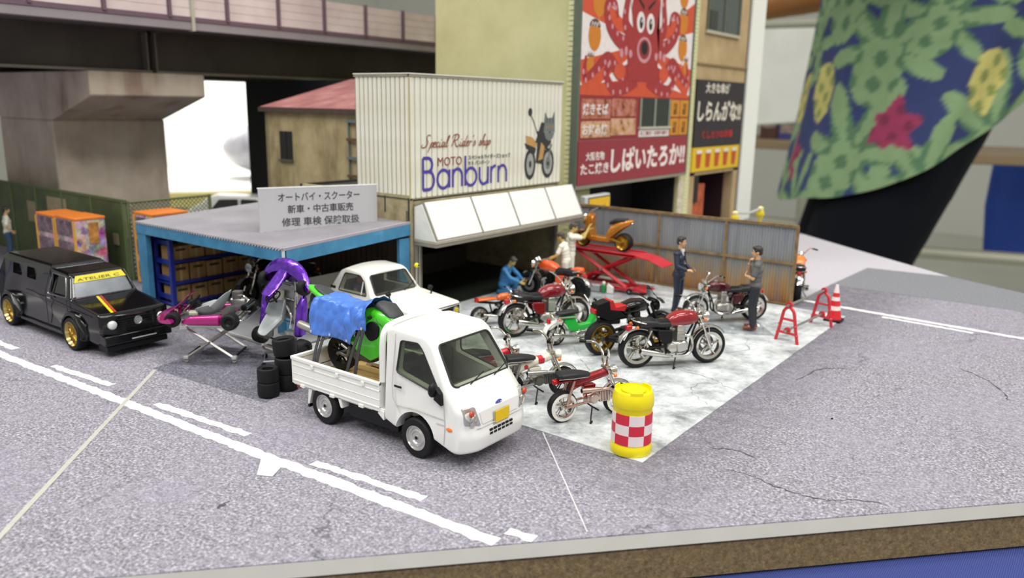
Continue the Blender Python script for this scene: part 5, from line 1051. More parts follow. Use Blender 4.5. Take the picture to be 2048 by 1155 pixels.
def hood(x0, x1, y0a, y0b, y1a, y1b, m, nm):
    z = lambda x: .995-(x-1.36)*.101+.006; b = B(); b.rings([[V((x0, y0a, z(x0))), V((x0, y0b, z(x0))), V((x0, y0b, z(x0)+.004)), V((x0, y0a, z(x0)+.004))], [V((x1, y1a, z(x1))), V((x1, y1b, z(x1))), V((x1, y1b, z(x1)+.004)), V((x1, y1a, z(x1)+.004))]]); b.go(nm, m, bp2, smooth=0)
hood(1.40, 2.48, -.20, -.145, -.46, -.405, mat('DDC41A', .35, 0, .4), 'bonnet_stripe'); hood(1.40, 2.48, -.135, -.085, -.395, -.345, mat('A3281C', .35, 0, .4), 'bonnet_stripe')
for P_ in ([(1.37, y, 1.012) for y in (-.62, -.3, 0, .3, .62)], [(1.17, y, 1.435) for y in (-.50, 0, .50)], [(.38, y, 1.52) for y in (-.52, 0, .52)]): B().tube(P_, .011, 5).go('bright_trim', sil, bp2)
for sy in (-1, 1): B().tube([(1.36, sy*.64, 1.01), (1.17, sy*.53, 1.43)], .012, 5).go('bright_trim', sil, bp2)
B().bx(.4, .55, -.5, .5, .6, 1.15).bx(.5, .95, -.48, -.06, .55, .75).bx(.5, .95, .06, .48, .55, .75).go('seat', mat('2A2A2C', .7), bp2, bevel=.04); B().bx(-2.0, 2.3, -.55, .55, .16, .32).go('chassis', BLACK, bp2)
B().bx(1.05, 1.26, -.5, .5, .6, .95).go('dashboard', mat('55565A', .6), bp2, bevel=.03)

# ---- old white pickup, nose out of the garage (front to +x)
wp_ = thing('old_white_pickup', 'old white pickup with black fender mirrors and yellow headlights parked nose out of the garage', 'car', (-12.32, 11.93, .044), rot=(0, .0255, 0))
HP = .73; CRM = mat('E7E5DA', .3, 0, .4, .02, 3)
def pf(x, y, z):
    k = 1-(.20*((z-.95)/.5) if z > .95 else 0); y2 = y*k
    if z > 1.34: z += .05*(1-(y/HP)**2)
    if .8 < z < 1.0 and x > .6: z += .03*(1-(y/HP)**2)
    if x > 1.2: x -= .05*(abs(y2)/HP)**2
    return (x, y2, z)
bd = body('body', [(-2.25, .34), (1.50, .32), (1.56, .50), (1.56, .80), (1.50, .86), (.32, .96), (.02, 1.36), (-.10, 1.415), (-.62, 1.43), (-.76, 1.36), (-.98, .93), (-2.25, .90)], HP, CRM, None, pf, .04, .035)
PW = [(-.70, .97), (-.60, 1.34), (-.14, 1.35), (.02, 1.24), (.16, .97)]
cts = [B().cyl((x, sy*1.2, .29), (x, sy*.40, .29), .35, n=28) for x in (.93, -1.42) for sy in (-1, 1)]
cts += [B().prism(rpoly([(-.84, .55), (.26, .55), (.27, .95), (0, 1.34), (-.62, 1.36), (-.78, .95)], .04), 'y', -.60, .60).warp(lambda x, y, z: (x, y*(1-(.2*((z-.95)/.5) if z > .95 else 0)), z)), B().prism(rpoly(PW, .04), 'y', -1, 1), B().prism(rpoly([(-.60, .985), (.60, .985), (.52, 1.35), (-.52, 1.35)], .05), 'x', -.05, .9), B().prism(rpoly([(-.5, 1.0), (.5, 1.0), (.46, 1.33), (-.46, 1.33)], .05), 'x', -1.3, -.5), B().bx(-2.19, -1.04, -.64, .64, .5, 1.2), B().prism(rpoly([(-.68, .56), (.68, .56), (.68, .80), (-.68, .80)], .03), 'x', 1.50, 1.7)]
cut(bd, *cts); bd.parent = wp_
P3 = [(.318-(z-.96)*.72, y, z) for y, z in rpoly([(-.60, .985), (.60, .985), (.52, 1.35), (-.52, 1.35)], .05)]; g_ = pane('windscreen', P3, GLZ2, wp_); B().tube([V(p)+V((.015, 0, .01)) for p in P3], .014, 6, True).go('window_seal', gask, g_)
for sy in (-1, 1):
    q = lambda z: HP*(1-(.20*((z-.95)/.5) if z > .95 else 0))
    P3 = [(x, sy*(q(z)-.03), z) for x, z in rpoly(PW, .04)]; g_ = pane('side_window', P3, GLZ2, wp_); B().tube([V(p)+V((0, sy*.03, 0)) for p in P3], .013, 6, True).go('window_seal', gask, g_); B().tube([(-.02, sy*(q(1.3)-.01), 1.31), (.0, sy*(q(.98)), .97)], .012, 6).go('quarter_bar', CRM, g_)
    m_ = B().tube([(.0, 0, 0), (.01, 0, .13)], .018, 6); m_.ball((-.015, 0, .17), (.05, .06, .045), 12); m_.cyl((-.06, 0, .17), (-.02, 0, .17), .045, .05, 12); m_.go('fender_mirror', BLACK, wp_).location = (.66 if sy < 0 else .80, sy*.56, .90)
    B().ball((0, 0, 0), (.05, .085, .085), 16).go('headlight', mat('B7A51E', .2, 0, .6), wp_).location = (1.51, sy*.56, .68); B().lathe([(.085, -.02), (.10, .02), (.085, .03)], (1.50, sy*.56, .68), 'x', 20).go('headlight_ring', CHROME, wp_)
    B().bx(-.96, -.80, sy*.685, sy*.72, .975, 1.03).go('vent', BLACK, wp_, bevel=.005)
    for x in (.93, -1.42): car_wheel(wp_, x, sy*(HP-.10), .29, .29, .17, SILVER, side=sy)
    s_ = B(); 
    for pts in ([(-.80, .95), (-.80, .45)], [(.24, .95), (.26, .45)], [(-2.2, .80), (1.4, .76)]): s_.tube([(x, sy*(HP+.001), z) for x, z in pts], .006, 5)
    s_.go('door_seam', seam, wp_)
gr = B(); 
for k in range(6): gr.bx(1.52, 1.55, -.45, .45, .57+k*.038, .585+k*.038)
gr.go('grille', mat('3A3A3A', .4, .5), wp_); B().bx(1.49, 1.515, -.67, .67, .56, .80).go('grille_panel', BLACK, wp_); B().tube([(1.545, y, .835) for y in (-.66, 0, .66)], .010, 5).go('bonnet_seam', gask, wp_)
B().bx(1.50, 1.66, -.74, .74, .36, .48).go('bumper', CHROME, wp_, bevel=.03)
for y in (-.34, .22): B().tube([(.34, y, .985), (.30, y+.16, 1.02), (.21, y+.42, 1.10)], .009, 5).go('wiper', BLACK, wp_)
B().bx(-.74, -.6, -.55, .55, .6, 1.15).bx(-.72, -.25, -.55, .55, .5, .72).go('seat', mat('3A3733', .7), wp_, bevel=.04); B().bx(.02, .24, -.58, .58, .62, .94).go('dashboard', mat('77736A', .6), wp_, bevel=.03)
B().bx(-2.2, 1.3, -.5, .5, .2, .36).go('chassis', BLACK, wp_)
B().lathe([(.16+.012*math.cos(a), .012*math.sin(a)) for a in (2*PI*k/8 for k in range(8))], (0, 0, 0), 'x', 20, True).go('steering_wheel', BLACK, wp_).location = (-.02, -.30, .99)
# driver doll sitting inside
dv = thing('driver_figure', 'small seated driver figure inside the old white pickup', 'person', (-12.80, 11.64, .60))
q = B(); cap(q, (0, 0, .12), (-.02, 0, .42), .12, .12); q.ball((0, 0, .62), (.075, .065, .09), 12); cap(q, (0, 0, .42), (0, 0, .56), .05, .05); cap(q, (0, -.13, .40), (.18, -.14, .22), .045, .035); cap(q, (0, .13, .40), (.18, .12, .22), .045, .035); cap(q, (.02, -.08, .1), (.3, -.09, .1), .07, .055); cap(q, (.02, .08, .1), (.3, .09, .1), .07, .055); remesh(q, 'body', mat('B9735A', .6), dv, .014)
q = B(); cap(q, (0, 0, .12), (-.02, 0, .42), .13, .135); remesh(q, 'shirt', mat('40567E', .6), dv, .014)
ant = B().cyl((.31, .62, .95), (.31, .62, 1.42), .008, n=6).go('antenna', mat('C9C9C4', .3, .6), wp_); b2 = B().ball((.31, .62, 1.46), .055, 16).go('antenna_ball', mat('E2CC12', .35), ant); B().ball((.355, .63, 1.465), (.02, .028, .022), 8).go('mouth', BLACK, ant)
# ---- white model car far back on the board
mc = thing('white_model_car', 'white model car with black windows standing behind the garage roof, left of the black card', 'car', (-25.8, 17.9, .003), .9)
bd = body('body', [(-2.1, .35), (2.1, .35), (2.15, .75), (1.2, .95), (.55, 1.48), (-1.0, 1.55), (-1.9, 1.0), (-2.15, .9)], .8, WHITEP, None, lambda x, y, z: (x, y*(1-(.25*(z-.95)/.5 if z > .95 else 0)), z), .15, .08); bd.parent = mc
for sy in (-1, 1):
    B().prism(rpoly([(-1.2, 1.0), (-.85, 1.42), (-.2, 1.42), (-.2, 1.0)], .06), 'y', sy*.60, sy*.80).warp(lambda x, y, z: (x, y-sy*.30*(z-1.0), z)).go('side_window', BLACK, mc); B().prism(rpoly([(-.1, 1.0), (-.1, 1.42), (.45, 1.38), (.95, 1.0)], .06), 'y', sy*.60, sy*.80).warp(lambda x, y, z: (x, y-sy*.30*(z-1.0), z)).go('side_window', BLACK, mc)
    for x in (-1.3, 1.3): car_wheel(mc, x, sy*.72, .32, .32, .2, SILVER, side=sy)
# ------------------------------------------------------------------ motorcycles (local frame: +x forward, wheels on z = 0)
def bike_wheel(par, name, x, r, wd, rim, style='star', tyre=RUBBER, whitewall=False, disc=False):
    t = B().lathe([(r*.74, -wd*.42), (r*.84, -wd*.52), (r*.95, -wd*.40), (r*.995, -wd*.14), (r, 0), (r*.995, wd*.14), (r*.95, wd*.40), (r*.84, wd*.52), (r*.74, wd*.42)], (0, 0, 0), 'y', 32, True).go(name, tyre, par); t.location = (x, 0, r)
    b = B().lathe([(r*.62, -wd*.34), (r*.76, -wd*.46), (r*.78, -wd*.44), (r*.74, 0), (r*.78, wd*.44), (r*.76, wd*.46), (r*.62, wd*.34), (r*.64, 0)], (0, 0, 0), 'y', 32, True).go('rim', rim, t)
    h = B().cyl((0, -wd*.6, 0), (0, wd*.6, 0), r*.13, n=14); h.cyl((0, -wd*.75, 0), (0, wd*.75, 0), r*.05, n=8); h.go('hub', rim if style != 'gold' else STEEL, t)
    s_ = B()
    if style in ('star', 'gold'):
        for k in range(5):
            a = PI/2+2*PI*k/5
            for sg in (-1, 1): s_.box((0, 0, 0), (r*.58, wd*.16, r*.055), M.Rotation(-a, 4, 'Y') @ M.Translation((r*.38, sg*wd*.22, 0)) @ M.Rotation(sg*.13, 4, 'Y'))
            s_.ball((r*.2*math.cos(a), 0, r*.2*math.sin(a)), (r*.09, wd*.42, r*.09), 8)
    elif style == 'wire':
        for k in range(24): a = 2*PI*k/24; a2 = a+(.35 if k % 2 else -.35); sg = 1 if k % 4 < 2 else -1; s_.cyl((r*.12*math.cos(a2), sg*wd*.5, r*.12*math.sin(a2)), (r*.68*math.cos(a), 0, r*.68*math.sin(a)), r*.012, n=4)
    else:
        s_.lathe([(r*.1, -wd*.35), (r*.45, -wd*.2), (r*.66, -wd*.30), (r*.66, wd*.30), (r*.45, wd*.2), (r*.1, wd*.35)], (0, 0, 0), 'y', 24)
        for k in range(6): a = 2*PI*k/6; s_.cyl((r*.45*math.cos(a), -wd*.34, r*.45*math.sin(a)), (r*.45*math.cos(a), wd*.34, r*.45*math.sin(a)), r*.07, n=8)
    s_.go('spokes', rim, t)
    if disc:
        for sg in ((-1, 1) if disc == 2 else (disc,)): B().lathe([(r*.28, 0), (r*.50, 0), (r*.50, .008), (r*.28, .008)], (0, sg*wd*.72, 0), 'y', 24, True).go('brake_disc', STEEL, t)
    if whitewall:
        for sg in (-1, 1): B().lathe([(r*.70, 0), (r*.88, sg*.004), (r*.70, sg*.010)], (0, sg*wd*.52, 0), 'y', 28, True).go('white_wall', mat('DAD8D0', .6), t)
    return t
def arc_strip(x, zc, r, a0, a1, wd, th=.012, n=14, crown=.02):
    """mudguard: curved strip over a wheel"""
    rs = []
    for k in range(n+1):
        a = math.radians(a0+(a1-a0)*k/n); cx, cz = math.cos(a), math.sin(a); ring = []
        for u, e in ((-1, 0), (-.6, crown*.8), (0, crown), (.6, crown*.8), (1, 0)): ring.append(V((x+(r+e)*cx, u*wd/2, zc+(r+e)*cz)))
        for u, e in ((1, -th), (0, crown-th), (-1, -th)): ring.append(V((x+(r+e)*cx, u*wd/2, zc+(r+e)*cz)))
        rs.append(ring)
    return B().rings(rs)
def fins(b, c, sx, sy, h, n, rot=0):
    for k in range(n): b.box((0, 0, 0), (sx, sy, h/n*.45), M.Translation(c) @ M.Rotation(rot, 4, 'Y') @ M.Translation((0, 0, -h/2+h*(k+.5)/n)))
    b.box((0, 0, 0), (sx*.82, sy*.82, h), M.Translation(c) @ M.Rotation(rot, 4, 'Y')); return b
def bars(par, p, w, rise, back, grip=BLACK, m=CHROME, r=.012, name='handlebar', lever=True, mirror=False):
    x, z = p; P = [(x-back, -w/2, z+rise*.92), (x-back*.75, -w*.32, z+rise), (x-.02, -w*.16, z+rise*.35), (x, -.05, z), (x, .05, z), (x-.02, w*.16, z+rise*.35), (x-back*.75, w*.32, z+rise), (x-back, w/2, z+rise*.92)]
    h = B().tube(P, r, 8, sub=3).go(name, m, par)
    for sg in (-1, 1):
        a, c = V((x-back*.82, sg*w*.37, z+rise*.99)), V((x-back*1.12, sg*w*.53, z+rise*.90)); B().cyl(a, c, r*1.6, n=10).go('grip', grip, h)
        if lever: d = (a-c).normalized(); B().tube([a+d*.03+V((.05, 0, 0)), a+V((.075, 0, -.005)), c+V((.06, 0, -.005))], .006, 5).go('lever', m, h)
        if mirror: q = B().tube([a+d*.02, a+V((.02, sg*.02, .10)), a+V((-.02, sg*.06, .17))], .006, 5); q.ball(a+V((-.02, sg*.07, .19)), (.015, .05, .035), 10); q.go('mirror', m, h)
    return h
def indicator(par, p, sg, m=ORANGE_L): 
    t = B().cyl(p, V(p)+V((0, sg*.07, 0)), .008, n=6).go('indicator_stalk', CHROME, par); B().ball(V(p)+V((0, sg*.09, 0)), (.028, .022, .028), 10).go('indicator', m, t)
def exhaust(par, pipe, muf, r1, r2, m=CHROME, rp=.022, name='exhaust'):
    e = B().tube(pipe, rp, 10, sub=4).go(name, m, par); a, c = V(muf[0]), V(muf[1])
    b = B(); d = c-a; P = [a, a+d*.12, a+d*.6, a+d*.93, a+d*.99]; b.tube(P, [rp, r1, r2, r2, r2*.92], 14); b.go('muffler', m, e); B().cyl(c-d*.02, c+d*.004, r2*.6, n=12).go('muffler_end', BLACK, e); return e
def engine(par, x, z, m=SILVER, sc=1., cyl=2, lean=.0, cover=None):
    e = B().loft([(-.20, 0, .10, .08, 3), (-.16, 0, .13, .11, 3), (.12, .01, .13, .12, 3), (.19, 0, .11, .09, 3)], n=20).warp(lambda a, b_, c: (x+a*sc, b_*sc, z+c*sc)).go('engine', m, par)
    q = B(); fins(q, V((x+.05*sc, 0, z+.21*sc)), .145*sc, .25*sc, .18*sc, 7, lean); q.go('cylinder', m, e, bevel=.002); B().box((0, 0, 0), (.13*sc, .22*sc, .085*sc), M.Translation((x+(.05+.1*math.sin(lean))*sc, 0, z+.335*sc)) @ M.Rotation(lean, 4, 'Y')).go('cylinder_head', m, e, bevel=.015)
    for sg in (-1, 1):
        B().lathe([(0, .03), (.055, .028), (.085, .01), (.095, -.02)], (x-.10*sc, 0, z), 'y', 20).warp(lambda a, b_, c: (a, sg*(b_+.125*sc), c)).go('crank_cover', cover or m, e)
        B().prism(rpoly([(x+.0, z-.07), (x+.16, z-.04), (x+.17, z+.05), (x+.08, z+.10), (x-.02, z+.08)], .03), 'y', sg*.10*sc, sg*.148*sc).go('side_cover', cover or m, e, bevel=.008)
    q = B()
    for sg in (-1, 1): q.cyl((x-.06*sc, sg*.07, z+.30*sc), (x-.15*sc, sg*.07, z+.32*sc), .03, .035, 10); q.cyl((x-.11*sc, sg*.07, z+.24*sc), (x-.11*sc, sg*.07, z+.38*sc), .028, n=10)
    q.go('carburettor', STEEL, e); return e
def shock(par, a, c, r=.020, m=CHROME, nm='shock_absorber'):
    a, c = V(a), V(c); s_ = B().cyl(a, c, r*.55, n=8); d = (c-a)
    for k in range(9): p = a+d*(.12+.62*k/9); s_.cyl(p, p+d*.035, r, n=10)
    s_.go(nm, m, par)
def kickstand(par, x, z, side=-1): B().tube([(x, side*.10, z), (x-.05, side*.16, z*.45), (x-.09, side*.22, .014)], .011, 6).cyl((x-.10, side*.235, .018), (x-.06, side*.20, .018), .016, n=8).go('kickstand', BLACK, par)
def headlight(par, x, z, r, m=CHROME, sy=0, ln=None):
    h = B().lathe([(0, -r*1.1), (r*.55, -r*.95), (r*.92, -r*.45), (r, 0), (r*1.04, r*.08), (r*.96, r*.12)], (x, sy, z), 'x', 18).go('headlight', m, par); B().ball((x+r*.08, sy, z), (r*.22, r*.93, r*.93), 14).go('lens', ln or mat('D4D8DA', .1, .2, .8), h); return h
def roadster(label, rear, front, tank_m, side_m, group=None, lean=.0, seat_m=SEATV, wires='star', low_bar=False, rim=CHROME, engm=mat('C6C5BE', .28, .8, 0, .06, 12), script=False, sc=1.2):
    rear, front = V((*rear, ED)), V((*front, ED)); d = front-rear; wb = d.length/sc
    t = thing('motorcycle', label, 'motorcycle', (rear+front)/2, math.atan2(d.y, d.x), group); t.rotation_euler.x = lean; t.scale = (sc,)*3
    xr, xf = -wb/2, wb/2; R1, R2 = .315, .305
    bike_wheel(t, 'rear_wheel', xr, R1, .155, rim, wires); bike_wheel(t, 'front_wheel', xf, R2, .125, rim, wires, disc=1)
    fx, fz = xf-.235, .83                                  # steering head
    for sg in (-1, 1):
        y = sg*.085; a, h = V((xf, y, R2)), V((fx, y, fz+.02)); dd = h-a
        f_ = B().cyl(a, a+dd*.45, .028, .026, 10); f_.cyl(a+dd*.45, h, .019, n=10); f_.ball(a, .032, 8); f_.go('fork_leg', CHROME, t)
        q = B().tube([(xr, sg*.095, R1), (-.14, sg*.095, .36)], .022, 8).go('swingarm', BLACK if side_m is not CHROME else CHROME, t)
        shock(t, (xr+.08, sg*.12, R1+.05), (xr+.19, sg*.12, .64), .026)
        indicator(t, (fx+.075, sg*.07, fz-.05), sg); indicator(t, (xr-.06, sg*.05, .70), sg)
        B().tube([(xf, sg*.095, R2), (xf-.05, sg*.085, R2+.33)], .007, 5).go('fender_stay', CHROME, t); B().cyl((-.16, sg*.13, .30), (-.16, sg*.25, .30), .014, n=8).go('foot_peg', BLACK, t)
    B().box((fx+.005, 0, fz), (.08, .23, .03)).box((fx+.05, 0, fz-.14), (.08, .23, .03)).go('triple_clamp', CHROME, t, bevel=.008)
    arc_strip(xf, R2, R2+.022, 40, 158, .12).go('front_fender', CHROME, t)
    arc_strip(xr, R1, R1+.035, 62, 158, .15).go('rear_fender', CHROME, t)
    headlight(t, fx+.17, fz-.03, .088)
    g = B()
    for sg in (-1, 1): g.cyl((fx+.05, sg*.055, fz+.06), (fx+.09, sg*.055, fz+.12), .04, n=14)
    g.go('gauges', CHROME, t)
    bars(t, (fx+.0, fz+.05), .70 if not low_bar else .56, .21 if not low_bar else .05, .20, mirror=False)
    fr_ = B().tube([(fx-.02, 0, fz-.03), (fx-.16, 0, fz-.10), (-.05, 0, .70), (xr+.30, 0, .66), (xr+.02, 0, .70)], .022, 8, sub=3)
    for sg in (-1, 1): fr_.tube([(fx-.0, sg*.03, fz-.08), (fx-.12, sg*.07, .48), (fx-.20, sg*.10, .22), (-.12, sg*.10, .20), (-.20, sg*.10, .42), (xr+.32, sg*.09, .66)], .017, 8, sub=4); fr_.tube([(xr+.34, sg*.10, .62), (xr+.12, sg*.11, .665), (xr-.05, sg*.08, .70)], .014, 6)
    fr_.go('frame', BLACK, t)
    engine(t, .03, .32, engm)
    B().loft([(-.23, .735, .085, .06, 2.6), (-.19, .755, .115, .095, 2.6), (-.06, .785, .135, .125, 2.6), (.10, .80, .145, .130, 2.5), (.22, .80, .130, .115, 2.3), (.29, .785, .08, .075, 2.1), (.305, .78, .03, .03, 2)], n=24).warp(lambda x, y, z: (x+fx-.30, y, z)).go('fuel_tank', tank_m, t)
    B().lathe([(0, .02), (.032, .018), (.036, 0)], (fx-.20, 0, .925), 'z', 14).go('fuel_cap', CHROME, t)
    sx0, sx1 = xr-.02, fx-.46; L = sx1-sx0
    s_ = B().loft([(0, .735, .10, .035, 3), (.03, .745, .13, .072, 3), (.25, .74, .14, .078, 3), (.52, .735, .13, .062, 3), (.60, .715, .13, .055, 3), (.85, .71, .125, .055, 3), (1., .715, .09, .045, 3)], n=20).warp(lambda x, y, z: (sx0+x*L, y, z)).go('seat', seat_m, t)
    q = B()
    for k in range(14):
        u = .06+.9*k/14; zz = .806 if u < .5 else .772
        q.tube([(sx0+u*L, -.10, zz-.008), (sx0+u*L, 0, zz+.004), (sx0+u*L, .10, zz-.008)], .012, 6)
    q.go('seat_ribs', seat_m, s_)
    for sg in (-1, 1): B().prism(rpoly([(xr+.30, .64), (xr+.33, .50), (xr+.44, .40), (xr+.56, .42), (xr+.56, .62)], .03), 'y', sg*.075, sg*.135).go('side_panel', side_m, t, bevel=.02)
    tl = B().bx(xr-.20, xr-.10, -.045, .045, .63, .71).go('tail_light', RED_L, t, bevel=.012); B().bx(xr-.12, xr+.06, -.03, .03, .65, .69).go('tail_bracket', CHROME, t, bevel=.008)
    o = B().bx(-.005, .005, -.085, .085, -.06, .06).go('number_plate', mat('E3E3DF', .4), t); o.location = (xr-.23, 0, .54); o.rotation_euler = (0, .5, 0)
    for sg in (-1, 1):
        exhaust(t, [(.16, sg*.09, .52), (.27, sg*.11, .48), (.28, sg*.13, .30), (.16, sg*.15, .20), (-.08, sg*.16, .20)], [(-.10, sg*.165, .205), (xr-.02, sg*.185, .33)], .038, .052)
    gb = B().tube([(sx0+.10, -.15, .76), (sx0-.02, -.13, .79), (sx0-.08, 0, .80), (sx0-.02, .13, .79), (sx0+.10, .15, .76)], .010, 6, sub=3).go('grab_rail', CHROME, t); kickstand(t, .02, .22)
    if script: lettering('Hawk', mat('B8B8B0', .4, .4), t, V((xr+.36, -.158, .50)), X, Z, .15, .045, shear=.3)
    return t
wine, dark_wine = flake('7E1420'), flake('4E0D18')
roadster('red-tanked motorcycle with chrome star wheels, the large one at the front right', (-6.97, 13.41), (-6.02, 14.60), paint('8C1218', .18), BLACK, None, script=False)
roadster('wine red motorcycle with a black seat beside the crouching mechanic, nose to the white plate', (-10.04, 13.56), (-9.33, 14.88), paint('7C0C1C', .18), paint('7C0C1C', .18))
roadster('dark maroon motorcycle facing left between the suited man and the man in grey', (-6.53, 18.42), (-7.53, 17.36), dark_wine, dark_wine, sc=1.06)
# ---- orange cafe motorcycle being repaired
t = roadster('orange motorcycle under repair with the crouching mechanic at its front wheel', (-10.57, 17.0), (-12.02, 16.96), paint('E0551C', .3), paint('E0551C', .3), wires='disc', low_bar=True, rim=BLACK, engm=BLACK, sc=1.1)
xr = -.66
B().loft([(-.16, .80, .05, .03, 2.4), (-.12, .80, .10, .07, 2.4), (.02, .79, .12, .075, 2.4), (.14, .775, .10, .045, 2.4)], n=18).warp(lambda x, y, z: (x+xr+.04, y, z)).go('seat_cowl', paint('E0551C', .3), t)
# ---- black streetfighter with gold wheels and red seat
def street(label, rear, front, sc=1.17):
    rear, front = V((*rear, ED)), V((*front, ED)); d = front-rear; wb = d.length/sc; t = thing('motorcycle', label, 'motorcycle', (rear+front)/2, math.atan2(d.y, d.x)); t.scale = (sc,)*3; xr, xf = -wb/2, wb/2; R = .305
    bike_wheel(t, 'rear_wheel', xr, R, .16, GOLD, 'gold', disc=1); bike_wheel(t, 'front_wheel', xf, R, .12, GOLD, 'gold', disc=2); fx, fz = xf-.25, .80
    for sg in (-1, 1):
        B().cyl((xf, sg*.09, R), (fx, sg*.09, fz), .03, .025, 10).go('fork_leg', BLACK, t); B().tube([(xr, sg*.10, R), (xr+.3, sg*.10, .36), (-.1, sg*.09, .40)], .032, 8).go('swingarm', mat('2A2A2C', .4, .3), t)
        exhaust(t, [(.2, sg*.1, .4), (.2, sg*.13, .22), (-.1, sg*.14, .2)], [(-.12, sg*.15, .2), (xr+.02, sg*.17, .34)], .04, .055, BLACK)
    arc_strip(xf, R, R+.03, 30, 140, .13).go('front_fender', BLACK, t)
    B().tube([(fx, 0, fz), (-.1, 0, .62), (xr+.25, 0, .66), (xr-.1, 0, .78)], .03, 8, sub=3).go('frame', BLACK, t); engine(t, .02, .34, mat('2B2B2D', .4, .4))
    tk = B().loft([(-.26, .76, .09, .07, 2.6), (-.2, .79, .14, .10, 2.6), (0, .82, .165, .12, 2.6), (.18, .82, .15, .11, 2.6), (.26, .80, .09, .07, 2.4)], n=24).warp(lambda x, y, z: (x+fx-.34, y, z)).go('fuel_tank', GLOSSBLK, t)
    B().prism(rpoly([(xr-.16, .74), (xr-.14, .93), (xr+.10, .98), (xr+.14, .80), (xr+.34, .76), (xr+.46, .66), (xr+.10, .62)], .02), 'y', -.105, .105).go('tail_cowl', BLACK, t, bevel=.02)
    B().prism(rpoly([(xr+.09, .97), (xr+.12, .81), (xr+.40, .76), (xr+.50, .85), (xr+.44, .87), (xr+.22, .845), (xr+.16, .985)], .02), 'y', -.112, .112).go('seat', mat('B3201E', .5), t, bevel=.02)
    B().bx(xr-.19, xr-.13, -.08, .08, .76, .84).go('tail_light', RED_L, t, bevel=.01); B().loft([(-.1, .62, .06, .05), (.15, .60, .09, .07), (.3, .58, .08, .06)], n=14).warp(lambda x, y, z: (x+xr+.05, y, z)).go('under_tray', BLACK, t)
    headlight(t, fx+.17, fz-.02, .10, BLACK); o = B(); o.rings([[V((fx+.10, y, .93-.6*y*y)) for y in (-.13, -.07, 0, .07, .13)]+[V((fx+.10, y, .92-.6*y*y)) for y in (.13, .07, 0, -.07, -.13)], [V((fx+.20-.5*y*y, y, .86-.8*y*y)) for y in (-.15, -.08, 0, .08, .15)]+[V((fx+.20-.5*y*y, y, .85-.8*y*y)) for y in (.15, .08, 0, -.08, -.15)]][::1]); 
    o = B().loft([(0, 0, .17, .014, 2.2), (.12, .03, .19, .014, 2.2), (.26, .13, .14, .014, 2.2), (.36, .25, .05, .012, 2)], n=18).warp(lambda x, y, z: (fx+.24-x*.75, y, .84+z*1.0+.05*(1-(y/.16)**2))).go('windscreen', mat('17181A', .15, 0, .6), t)
    bars(t, (fx+.0, fz+.08), .68, .07, .12, m=BLACK, mirror=False); B().box((fx+.06, 0, fz+.09), (.08, .16, .05)).go('gauges', BLACK, t, bevel=.01); kickstand(t, 0, .22); return t
street('black motorcycle with gold wheels, red seat and small dark windscreen behind the red-tanked one', (-7.93, 13.66), (-7.30, 14.98))
